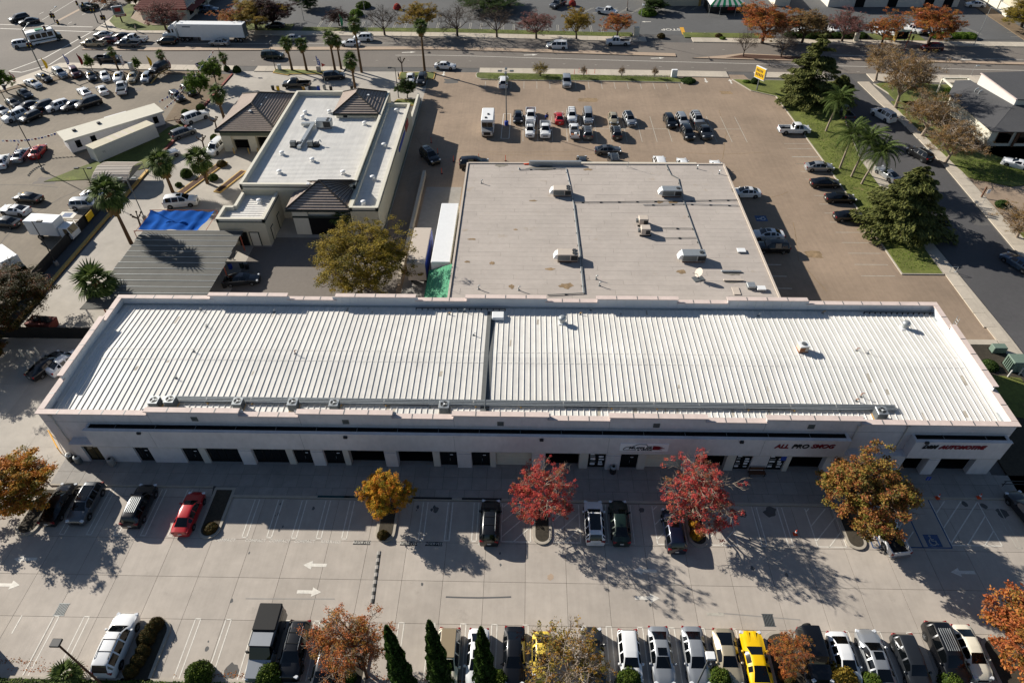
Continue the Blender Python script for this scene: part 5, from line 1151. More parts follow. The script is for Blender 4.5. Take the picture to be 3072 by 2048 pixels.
def tmpl(k):
    if k not in TT:
        spec={'full1':dict(seed=1,size=.07,clumps=230,per=62,clump=.36),'full2':dict(seed=2,size=.07,clumps=220,per=62,tall=.9,clump=.36),'full3':dict(seed=3,size=.07,clumps=240,per=62,spread=1.05,open_=.45,clump=.34),
              'mid1':dict(tipf=.2,seed=4,size=.05,clumps=150,per=42,nlimb=10,open_=.3,clump=.25,tall=1.35),'mid2':dict(tipf=.16,seed=5,size=.05,clumps=140,per=42,nlimb=10,open_=.3,clump=.24,tall=1.3),
              'thin1':dict(tipf=.08,seed=6,size=.065,clumps=85,per=22,nlimb=10,open_=.3,clump=.34),'thin2':dict(tipf=.16,seed=7,size=.055,clumps=210,per=36,nlimb=10,open_=.3,clump=.34),
              'dome1':dict(seed=8,size=.05,clumps=230,per=46,tall=.72,open_=.5,clump=.3),'dome2':dict(tipf=.15,seed=9,size=.045,clumps=200,per=34,tall=.72,open_=.4,clump=.3,nlimb=9),
              'bare1':dict(seed=10,bare=True,nlimb=8,tall=.9),'bare2':dict(seed=11,bare=True,nlimb=8,tall=.9),'big3':dict(tipf=.35,seed=16,size=.042,clumps=470,per=58,open_=.5,tall=1.15,clump=.28),'big1':dict(tipf=.35,seed=12,size=.045,clumps=400,per=58,open_=.5,tall=.85,clump=.28),'big2':dict(tipf=.35,seed=13,size=.042,clumps=340,per=52,open_=.45,tall=.9,clump=.28),
              'syc1':dict(tipf=.12,seed=14,size=.04,clumps=260,per=44,open_=.35,tall=.8,clump=.3,nlimb=10),'syc2':dict(tipf=.12,seed=15,size=.04,clumps=230,per=42,open_=.35,tall=.85,clump=.3,nlimb=10)}[k]
        tr,cr=crown_tree(**spec); vs=[v.co for v in (cr or tr).vertices][::7]; q=sorted(math.hypot(v.x,v.y) for v in vs)
        TT[k]=(tr,cr,q[int(len(q)*.965)],max(v.z for v in vs))
    return TT[k]
def tree(kind,base,h,rad,lm,label,name='broadleaf_tree',group=None,bark='bark',rz=None,bz=0.0):
    t=thing(name,label,'tree',(base[0],base[1],bz),rnd.uniform(0,6.28) if rz is None else rz,group)
    tr,cr,r97,zm=tmpl(kind); z=h/zm; rad=rad/r97
    put('trunk',tr,t,sc=(rad,rad,z),m=MT[bark])
    if cr: put('crown',cr,t,sc=(rad,rad,z),m=MT[lm])
    return t
A_='autumn trees in the front car park'
def TB(k,x,y): return P(k,x,y)[:2]
def TH(k,x,y,b): return hgt(k,x,y,Vector((b[0],b[1],0)))
tree('full1',(35.5,-6.4),5.8,2.5,'lf_yellow','round golden yellow tree in a planter island before the middle of the long building',group=A_)
tree('mid1',(50.6,-6.5),7.8,3.15,'lf_red','left of two thin crimson trees in front of the muffler sign',group=A_,bark='bark_pale')
tree('mid2',(65.5,-6.3),7.7,3.7,'lf_red','right of two crimson trees, branches bare on its right side',group=A_,bark='bark_pale')
tree('full3',(80.9,-6.2),8.7,4.6,'lf_mixed','large olive and rust tree covering a white pickup before the smog shop',group=A_)
tree('full1',(-1.2,-6.2),6.6,4.3,'lf_amber','orange and green tree over the left end of the front parking row',group=A_)
tree('thin2',(34.9,-20.9),6.4,3.3,'lf_orange','orange tree at the bottom edge beside the three cypresses',group=A_,bark='bark_pale')
tree('thin1',(52.6,-22.2),7.4,3.4,'lf_thin','thin pale gold tree over the pale yellow beetle at the bottom edge',group=A_,bark='bark_pale')
tree('mid1',(70.6,-20.2),4.3,1.8,'lf_orange','small orange tree in the planter right of the yellow coupe',group=A_)
tree('full2',(90.6,-20.4),7.2,5.0,'lf_orange','large orange red tree in the bottom right corner',group=A_)
tree('big3',(26.8,29.4),9.2,6.6,'lf_olive','large round olive gold tree behind the rear parapet')
tree('big3',(-17.5,19.5),8.6,6.8,'lf_dark','large dark reddish green tree left of the white roofed building')
tree('full2',(-16.5,12.2),5.2,3.4,'lf_dark','lower dark tree shading the black sedan left of the building')
# trees along the street
for k,xb,yb,yt,rad,kind,lm,lb in (('B',300,248,30,5.0,'bare1','lf_brown','bare grey street tree, first in the row across the street'),('B',545,250,25,5.0,'dome1','lf_gold','orange gold street tree behind the tall palm'),('B',800,255,5,6.0,'bare2','lf_brown','widest bare grey street tree right of the tall palm'),('B',1072,262,25,5.0,'bare1','lf_brown','bare street tree in front of the dark evergreen'),('B',1343,270,60,4.9,'dome2','lf_pink','dusky pink domed street tree'),('B',1620,275,60,4.1,'dome1','lf_gold','yellow gold domed street tree'),('B',1897,255,105,4.5,'dome1','lf_orange','bright orange domed street tree above the white pickup')):
    b=TB(k,xb,yb); tree(kind,b,TH(k,xb,yt,b),rad,lm,lb,group='street trees on the far side')
for k,xb,yb,yt,rad,kind,lm,lb in (('C',545,300,5,7.0,'big1','lf_orange','tall orange tree right of the striped tent'),('C',820,300,50,5.6,'big1','lf_brown','brown green tree behind the tall cedar'),('C',1095,290,50,5.2,'dome2','lf_pink','dull pink tree right of the cedar top'),('C',1370,310,50,5.0,'mid1','lf_orange','thin orange tree in front of the white pickups'),('C',1690,300,25,6.0,'big1','lf_orange','leaning orange tree right of the parked white pickup'),('C',415,395,190,2.9,'bare1','lf_brown','left bare tree in the mulched median'),('C',675,400,165,3.2,'bare2','lf_brown','right bare tree in the mulched median')):
    b=TB(k,xb,yb); tree(kind,b,TH(k,xb,yt,b),rad,lm,lb)
for k,xb,yb,yt,rad,kind,lb in (('C',1465,745,330,5.9,'syc1','large thin brown sycamore at the street corner'),('C',1330,560,300,4.6,'syc2','brown sycamore at the corner nearest the street'),('C',1645,940,640,4.9,'syc2','middle brown sycamore beside the grey roofed office'),('C',1805,1130,830,5.4,'syc1','brown sycamore on the lawn by the office driveway')):
    b=TB(k,xb,yb); tree(kind,b,TH(k,xb,yt,b),rad,'lf_brown',lb,bark='bark_pale',name='sycamore_tree')
b=TB('F',2300,605); tree('syc1',b,5.0,4.0,'lf_brown','orange brown tree at the right edge above the side street',bark='bark_pale')
for k,xb,yb,yt,rad,kind,lm,lb in (('A',1150,215,-10,5.2,'mid2','lf_pink','dusky pink tree in front of the red roofed restaurant'),('A',1770,205,0,7.0,'big1','lf_gold','gold and orange tree behind the white semi trailer'),('A',1890,195,-20,6.0,'big1','lf_purple','dark purple leaved tree right of the semi trailer'),('A',1640,215,20,5.0,'mid1','lf_orange','orange tree rising just above the trailer roof'),('A',2120,60,-60,4.0,'full1','lf_green','green tree at the top edge beside the far car park'),('A',2340,180,60,3.6,'thin2','lf_purple','thin purple tree by the green feather flag'),('A',730,30,-30,4.0,'mid1','lf_orange','sparse orange tree at the top edge left of the restaurant'),('A',945,45,-40,3.0,'full2','lf_dark','dark tree at the corner of the red roofed restaurant'),('B',1030,60,-50,8.5,'big2','lf_green','wide dark evergreen at the top edge'),('B',2150,85,-20,3.5,'full1','lf_green','dark green tree in the far parking island'),('C',2330,190,10,6.5,'big1','lf_olive','large olive tree in the top right corner by the wall')):
    b=TB(k,xb,yb); tree(kind,b,max(3.5,TH(k,xb,yt,b)),rad,lm,lb)
b=TB('B',1370,530); tree('dome2',b,TH('B',1370,428,b),2.1,'lf_olive','small young olive tree in the lot lawn strip')
for x,yt,lb in ((1668,450,'leftmost thin sapling near the orange posts in the lawn strip'),(1930,455,'middle thin sapling in the lawn strip'),(2155,460,'right thin sapling near the white cabinet')): b=TB('B',x,540); tree('thin1',b,TH('B',x,yt,b),.8,'lf_brown',lb,name='sapling_tree')
b=TB('B',455,675); tree('full1',b,TH('B',425,530,b),2.3,'lf_green','small dark green tree at the back corner of the car wash')
for x,yb,yt,rad,lb in ((1490,580,395,2.4,'taller yellow green tree at the dealer entrance bed'),(1390,690,490,2.4,'yellow green tree over the black cars at the dealer bed')): b=TB('A',x,yb); tree('full2',b,TH('A',x,yt,b),rad,'lf_bright',lb)
for x,yb,yt,rad,lb in ((640,490,365,1.15,'small round green tree beside the red feather flag in the dealer bed'),(960,495,385,.9,'narrow leaning green tree right of the grey cabinet'),(50,640,455,2.2,'green tree at the left edge by the dealer corner')): b=TB('A',x,yb); tree('full1',b,TH('A',x,yt,b),rad,'lf_bright',lb)
# pollarded trees
for k,xb,yb,yt,lb in (('A',1492,885,812,'left pollarded trunk beside the car wash drive, near the tile roof'),('A',1410,1030,935,'pollarded trunk in the planted strip by the car wash bay'),('D',970,525,435,'knobbly pollarded trunk left of the blue tarp'),('B',420,500,395,'knobbly pollarded trunk by the street end of the car wash')):
    b=TB(k,xb,yb); h=TH(k,xb,yt,b); t=thing('pollarded_tree',lb,'tree',(b[0],b[1],0)); r=random.Random(xb)
    MB().tube((0,0,0),(.1,0,h*.62),.16,.12,8).build('trunk',MT['bark'],t,60,local=True)
    for i in range(5):
        a=i*1.257+r.random(); q=Vector((.1+math.cos(a)*.75,math.sin(a)*.75,h*.9)); MB().tube((.1,0,h*.58),q,.1,.07,7).build('limb',MT['bark'],t,60,local=True); MB().lathe([(.05,-.12),(.15,-.02),(.15,.1),(.05,.18)],8,q).build('knuckle',MT['bark'],t,60,local=True)
# cedars
def cedar(seed,h,rad):
    r=random.Random(seed); mb=MB(); mb.tube((0,0,0),(0,0,h*.97),rad*.055,.03,8); L=[]
    n=46
    for i in range(n):
        f=i/n; z=h*(.1+.88*f); R_=rad*(1-f)**.72*r.uniform(.7,1.1)+.35; k=1 if f>.9 else 2
        for _ in range(k):
            a=r.uniform(0,6.28); d=Vector((math.cos(a),math.sin(a),0)); tip=Vector((d.x*R_,d.y*R_,z-R_*r.uniform(-.02,.2)))
            mb.tube((0,0,z-.1),tip,.05*(1-f)+.02,.015,4,cap=False)
            side=Vector((-d.y,d.x,0)); m=int(60+R_*62)
            for j in range(m):
                s=r.uniform(.12,1.04); wd=R_*.26*(1.15-abs(s-.55)); p=Vector((0,0,z-.05)).lerp(tip,s)+side*r.uniform(-wd,wd)+Vector((0,0,r.uniform(-.1,.14)))
                ax=(d*.8+side*r.uniform(-.8,.8)+Vector((0,0,-r.uniform(.1,.7)))).normalized(); nn=(Vector((0,0,1))+rvec(r)*.7).normalized(); b=nn.cross(ax).normalized()
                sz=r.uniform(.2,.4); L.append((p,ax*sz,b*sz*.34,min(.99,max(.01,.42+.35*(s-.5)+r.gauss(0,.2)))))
    return mb.mesh('trunk',MT['bark'],60),leaf_mesh('crown',L,MT['lf_cedar'])
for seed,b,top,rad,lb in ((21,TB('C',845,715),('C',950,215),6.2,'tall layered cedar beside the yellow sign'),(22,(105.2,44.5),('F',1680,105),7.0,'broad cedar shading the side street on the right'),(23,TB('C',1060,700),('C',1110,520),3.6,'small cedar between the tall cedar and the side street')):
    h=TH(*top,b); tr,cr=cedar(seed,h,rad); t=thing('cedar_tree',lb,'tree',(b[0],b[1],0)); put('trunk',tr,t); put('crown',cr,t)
# cypresses
def cypress(seed,h,rad):
    r=random.Random(seed); L=[]; mb=MB().tube((0,0,0),(0,0,h*.9),.12,.03,7).lathe([(rad*.5,.4),(rad*.8,h*.18),(rad*.66,h*.45),(rad*.38,h*.72),(.03,h*.97)],10)
    for _ in range(9000):
        f=r.random()**.8; z=h*(.03+.97*f); a=r.uniform(0,6.28); prof=(rad*(1-f)**.62*(.75+.25*min(1,f*6)))*(1+.14*math.sin(5*a+z*2.1)+.1*math.sin(3*a-z*3.7))
        p=Vector((math.cos(a)*prof,math.sin(a)*prof,z)); d=Vector((math.cos(a),math.sin(a),0)); ax=(Vector((0,0,1))+d*r.uniform(.1,.7)+rvec(r)*.4).normalized(); b=d.cross(ax).normalized(); b=(b+d*r.uniform(-.6,.6)).normalized(); s=r.uniform(.06,.16)
        L.append((p,ax*s,b*s*.5,min(.99,max(.01,.5+.25*math.sin(6*a+z)+r.gauss(0,.15)))))
    return mb.mesh('trunk',MT['lf_cypress'],60),leaf_mesh('crown',L,MT['lf_cypress'])
ctr,ccr=cypress(31,12.6,1.0)
for x,y,s,lb in ((39.6,-23.3,1.0,'left cypress of three at the bottom edge'),(42.5,-23.0,1.02,'middle cypress of three at the bottom edge, the tallest in view'),(46.0,-23.1,.97,'right cypress of three, in front of the white sedan')):
    t=thing('cypress_tree',lb,'tree',(x,y,.1),rnd.uniform(0,6),'narrow cypresses at the bottom edge'); t.scale=(s,s,s); put('trunk',ctr,t); put('crown',ccr,t)
# palms
def fan_frond(r):
    mb=MB(); mb.tube((0,0,0),(.55,0,.06),.022,.015,4); n=13; v=[]
    for i in range(n):
        a=R(-88+176*i/(n-1)); L=.8*(1-.25*abs(i-(n-1)/2)/(n-1)*2); d=Vector((math.cos(a),math.sin(a),0)); s=Vector((-d.y,d.x,0)); o=Vector((.55,0,.06)); w=.055
        m1=o+d*L*.55+Vector((0,0,.03)); e=o+d*L+Vector((0,0,-.22))
        mb.face([o,m1-s*w,e,m1+s*w])
    return mb
fr_me=fan_frond(rnd).mesh('frond',MT['lf_palm']); at=fr_me.attributes.new('tint','FLOAT','FACE'); at.data.foreach_set('value',[.5+.35*math.sin(i*1.7) for i in range(len(fr_me.polygons))])
mb=MB(); r=random.Random(5)
for i in range(70):
    a=r.uniform(0,6.28); z0=r.uniform(-.05,.3); p=Vector((math.cos(a)*.16,math.sin(a)*.16,z0)); e=Vector((math.cos(a)*r.uniform(.25,.5),math.sin(a)*r.uniform(.25,.5),z0-r.uniform(.5,1.1))); s=Vector((-math.sin(a),math.cos(a),0))*.1
    mb.face([p-s*.3,e-s,e+s,p+s*.3])
thatch_me=mb.mesh('thatch',MT['thatch'])
def fan_palm(b,h,s,label,lean=0,nf=30):
    t=thing('fan_palm',label,'palm',(b[0],b[1],0),rnd.uniform(0,6.28) if not lean else 0,'fan palms around the car wash')
    top=Vector((lean,0,h-.45*s)); mb=MB(); prev=Vector((0,0,0))
    for i in range(6): q=Vector((lean*((i+1)/6)**1.6,0,(h-.45*s)*(i+1)/6)); mb.tube(prev,q,(.3-.022*i)*min(1,s*.75),(.3-.022*(i+1))*min(1,s*.75),9,cap=False); prev=q
    mb.build('trunk',MT['bark_palm'],t,60,local=True)
    put('thatch',thatch_me,t,top-Vector((0,0,.05*s)),sc=(s,s,s*1.25))
    g_=(math.sqrt(5)-1)*math.pi
    for i in range(nf):
        f=i/nf; el=R(72-128*f); az=i*g_; k=s*rnd.uniform(.85,1.12)
        put('frond',fr_me,t,top+Vector((0,0,.12*s*(1-f))),(rnd.uniform(-.35,.35),-el,az),(k,k,k))
for k,xb,yb,xt,yt,s,lb in (('A',2015,490,1985,285,1.7,'left fan palm of the pair in the lawn strip by the street'),('A',2115,492,2085,290,1.65,'right fan palm of the pair in the lawn strip by the street'),('A',2310,490,2270,250,1.7,'tall fan palm by the parked black SUV near the street'),('B',0,480,0,270,1.5,'fan palm behind the tallest palms at the street lawn'),('B',140,500,90,150,1.8,'tall thin fan palm left of the lone tall palm'),('B',100,635,60,400,1.9,'fan palm standing behind the middle hipped roof'),('B',575,492,545,165,1.9,'lone tall fan palm in the street median line with long shadow'),('A',1545,820,1495,625,2.0,'fan palm on the drive left of the large tile roof'),('D',1190,290,1090,60,2.5,'fan palm above the white SUV in the drive island'),('D',1430,230,1360,40,2.5,'fan palm on the small round kerb in front of the car wash bay'),('D',905,645,730,265,2.9,'large leaning fan palm over the dealer fence'),('D',745,1075,715,880,3.0,'fan palm at the rear left corner of the white roofed building'),('E',30,560,25,430,2.0,'fan palm half hidden behind the large olive gold tree')):
    b=TB(k,xb,yb); h=TH(k,xt,yt,b); fan_palm(b,h,s*.8,lb)
for x,yb,yt,s,lb in ((820,490,345,1.25,'small fan palm in the dealer bed before the green pickup'),(1140,480,365,1.2,'small fan palm right of the yellow feather flag'),(1560,480,385,1.3,'dark fan palm at the dealer entrance bed')): b=TB('A',x,yb); fan_palm(b,TH('A',x,yt,b),s*.8,lb,nf=22)
def queen_frond():
    mb=MB(); n=9; pts=[Vector((2.6*i/n,0,.75*math.sin(i/n*2.2)-1.15*(i/n)**2)) for i in range(n+1)]
    for a,b in zip(pts,pts[1:]): mb.tube(a,b,.025,.02,3,cap=False)
    for i in range(26):
        f=.12+.88*i/25; k=min(n-1,int(f*n)); p=pts[k].lerp(pts[k+1],f*n-k)
        for s in (-1,1):
            L=.62*(1-.5*abs(f-.5)); e=p+Vector((.25,s*L,-.28)); w=Vector((.045,0,0)); m_=p.lerp(e,.5)+Vector((0,0,.07)); mb.face([p,m_-w,e,m_+w])
    return mb
qf=queen_frond().mesh('frond',MT['lf_palm']); at=qf.attributes.new('tint','FLOAT','FACE'); at.data.foreach_set('value',[.55+.35*math.sin(i*2.3) for i in range(len(qf.polygons))])
for k,xb,yb,xt,yt,lb in (('C',985,910,1040,640,'queen palm below the tall cedar beside the side street'),('C',1080,1165,1130,870,'left queen palm of the clump behind the silver sedan'),('F',1160,190,1240,-130,'middle queen palm of the clump behind the silver sedan'),('F',1230,240,1330,-40,'right queen palm of the clump near the parked convertible')):
    b=TB(k,xb,yb); h=TH(k,xt,yt,b)*.86; t=thing('queen_palm',lb,'palm',(b[0],b[1],.1),0,'queen palms on the grass verge'); p=P(k,xt,yt,h*.95); lean=max(-1.2,min(1.2,p.x-b[0]))
    mb=MB(); prev=Vector((0,0,0)); 
    for i in range(6): q=Vector((lean*((i+1)/6)**1.5,0,h*.86*(i+1)/6)); mb.tube(prev,q,.2-.012*i,.2-.012*(i+1),9,cap=False); prev=q
    mb.build('trunk',MT['bark_pale'],t,60,local=True); MB().tube(prev-Vector((0,0,.1)),prev+Vector((0,0,.7)),.13,.08,8).build('crownshaft',MT['lf_shrub'],t,60,local=True)
    for i in range(34): el=R(64-112*i/34); s=rnd.uniform(.95,1.3); put('frond',qf,t,prev+Vector((0,0,.45)),(rnd.uniform(-.3,.3),-el,i*2.4),(s,s,s))
# shrubs
def shrub_mesh(seed,n=2600,squash=.9,size=.13):
    r=random.Random(seed); L=[]; mb=MB().lathe([(.2,-.1),(.78,.12),(.86,.45*squash),(.6,.8*squash),(.1,.93*squash)],12)
    for _ in range(n):
        d=rvec(r); d.z=abs(d.z)*.999 if d.z>-.25 else -d.z; k=r.uniform(.86,1.03)*(1+.05*math.sin(7*d.x+5*d.y)); p=Vector((d.x*k,d.y*k,.05+d.z*k*squash))
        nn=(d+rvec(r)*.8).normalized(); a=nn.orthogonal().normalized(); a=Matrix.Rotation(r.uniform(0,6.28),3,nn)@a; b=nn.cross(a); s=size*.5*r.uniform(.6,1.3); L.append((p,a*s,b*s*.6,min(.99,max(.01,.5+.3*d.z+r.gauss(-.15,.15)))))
    return mb.mesh('core',MT['lf_shrub'],60),leaf_mesh('foliage',L,MT['lf_shrub'])
SH=[shrub_mesh(41),shrub_mesh(42,1800,.75,.2)]
def shrub(x,y,r,h,label,m='lf_shrub',v=0,group=None,name='round_shrub',z=.1):
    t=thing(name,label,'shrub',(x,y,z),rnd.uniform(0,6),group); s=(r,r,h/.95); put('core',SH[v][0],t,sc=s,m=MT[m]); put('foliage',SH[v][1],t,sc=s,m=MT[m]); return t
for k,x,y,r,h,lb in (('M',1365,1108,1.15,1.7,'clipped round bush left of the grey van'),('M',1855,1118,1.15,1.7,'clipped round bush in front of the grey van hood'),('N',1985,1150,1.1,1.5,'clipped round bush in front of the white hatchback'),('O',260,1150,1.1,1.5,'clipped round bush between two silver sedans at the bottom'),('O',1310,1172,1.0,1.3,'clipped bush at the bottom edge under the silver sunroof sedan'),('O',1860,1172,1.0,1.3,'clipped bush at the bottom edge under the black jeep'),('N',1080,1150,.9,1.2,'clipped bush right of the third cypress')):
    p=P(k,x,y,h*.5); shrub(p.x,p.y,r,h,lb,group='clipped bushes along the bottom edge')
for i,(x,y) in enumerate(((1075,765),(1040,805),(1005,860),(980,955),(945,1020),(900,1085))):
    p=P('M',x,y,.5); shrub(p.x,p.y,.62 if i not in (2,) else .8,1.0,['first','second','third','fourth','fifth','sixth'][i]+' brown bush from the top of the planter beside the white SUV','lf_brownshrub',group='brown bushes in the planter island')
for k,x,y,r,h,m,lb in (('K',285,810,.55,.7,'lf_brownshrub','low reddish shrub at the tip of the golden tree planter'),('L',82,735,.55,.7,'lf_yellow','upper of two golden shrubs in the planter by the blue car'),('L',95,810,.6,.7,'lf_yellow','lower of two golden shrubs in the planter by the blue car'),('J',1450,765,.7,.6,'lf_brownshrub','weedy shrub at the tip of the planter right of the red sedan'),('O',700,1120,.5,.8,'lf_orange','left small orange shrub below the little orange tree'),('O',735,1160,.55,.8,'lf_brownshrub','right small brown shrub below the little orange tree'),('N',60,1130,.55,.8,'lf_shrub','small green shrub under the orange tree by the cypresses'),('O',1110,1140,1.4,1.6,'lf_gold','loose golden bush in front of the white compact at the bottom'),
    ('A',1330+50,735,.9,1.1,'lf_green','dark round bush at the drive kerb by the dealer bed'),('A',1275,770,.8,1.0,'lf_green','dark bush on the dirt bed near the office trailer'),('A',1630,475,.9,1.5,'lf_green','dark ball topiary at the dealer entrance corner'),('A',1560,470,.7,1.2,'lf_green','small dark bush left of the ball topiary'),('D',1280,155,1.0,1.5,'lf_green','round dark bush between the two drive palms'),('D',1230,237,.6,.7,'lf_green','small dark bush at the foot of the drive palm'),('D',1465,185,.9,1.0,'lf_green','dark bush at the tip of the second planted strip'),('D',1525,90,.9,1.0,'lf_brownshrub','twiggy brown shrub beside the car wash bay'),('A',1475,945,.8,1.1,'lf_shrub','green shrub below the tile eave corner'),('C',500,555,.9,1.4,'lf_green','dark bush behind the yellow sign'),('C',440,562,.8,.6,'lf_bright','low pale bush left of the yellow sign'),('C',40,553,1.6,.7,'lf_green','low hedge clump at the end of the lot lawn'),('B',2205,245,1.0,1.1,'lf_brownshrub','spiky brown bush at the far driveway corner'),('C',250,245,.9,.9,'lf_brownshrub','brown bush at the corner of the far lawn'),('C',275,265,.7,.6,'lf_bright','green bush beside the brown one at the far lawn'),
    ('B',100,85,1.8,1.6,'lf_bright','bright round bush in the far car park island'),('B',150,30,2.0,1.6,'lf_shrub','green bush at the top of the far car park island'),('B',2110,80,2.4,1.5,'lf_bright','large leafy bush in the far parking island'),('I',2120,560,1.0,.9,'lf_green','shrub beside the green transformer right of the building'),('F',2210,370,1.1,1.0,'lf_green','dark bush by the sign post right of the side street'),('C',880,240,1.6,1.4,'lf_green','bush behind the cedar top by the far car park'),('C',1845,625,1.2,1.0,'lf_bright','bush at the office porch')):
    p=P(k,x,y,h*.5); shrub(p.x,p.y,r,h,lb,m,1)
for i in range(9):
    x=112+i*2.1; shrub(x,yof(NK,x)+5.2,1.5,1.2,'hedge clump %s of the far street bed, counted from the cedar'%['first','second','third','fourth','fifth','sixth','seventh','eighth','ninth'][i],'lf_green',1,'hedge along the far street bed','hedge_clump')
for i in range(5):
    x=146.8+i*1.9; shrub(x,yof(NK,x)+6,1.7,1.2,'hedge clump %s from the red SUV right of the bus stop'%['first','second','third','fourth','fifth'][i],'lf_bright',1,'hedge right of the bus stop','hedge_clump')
# low ground cover along the bottom planter (mass), fallen leaves
def scatter(name,n,fx,m,size,seed,label,cat):
    r=random.Random(seed); L=[]
    for _ in range(n):
        p=fx(r); nn=(Vector((0,0,1))+rvec(r)*.5).normalized(); a=nn.orthogonal().normalized(); a=Matrix.Rotation(r.uniform(0,6.28),3,nn)@a; b=nn.cross(a); s=size*r.uniform(.5,1.3); L.append((p,a*s,b*s*.6,r.uniform(.05,.95)))
    me=leaf_mesh(name,L,MT[m]); o=bpy.data.objects.new(name,me); COL.objects.link(o); return tag(o,label,cat,kind='stuff')
scatter('ground_cover',16000,lambda r:Vector((r.uniform(-5,100),-22.75-abs(r.gauss(0,.7)),.2+r.uniform(0,.3))),'lf_shrub',.1,51,'low green ground cover along the bottom planter','ground cover')
def fallen(r):
    c=r.choice([(9,-22.1),(15,-22.0),(24.5,-22.2),(27,-22.1),(38,-22.2),(43,-22.2),(50,-22.3),(55,-22.3),(70,-22.1),(35,-20),(88,-21),(6,-21.5)]); return Vector((c[0]+r.gauss(0,1.4),c[1]+abs(r.gauss(0,.22)),.02))
scatter('fallen_leaves',1500,fallen,'lf_orange',.06,52,'scattered fallen orange leaves along the bottom kerb','leaves')
def grassb(r):
    k=r.random()
    if k<.35: return Vector((r.uniform(101.6,107),r.uniform(34,92),.2))
    if k<.6: return Vector((r.uniform(40,80),r.uniform(100.4,103.2),.2))
    if k<.8: x=r.uniform(-7,73); return Vector((x,yof(NK,x)+r.uniform(3.4,5.8),.2))
    return Vector((r.uniform(123.5,133),r.uniform(58.5,66),.2))
scatter('grass_tufts',16000,grassb,'lf_bright',.09,53,'short grass tufts on the lawns','grass')
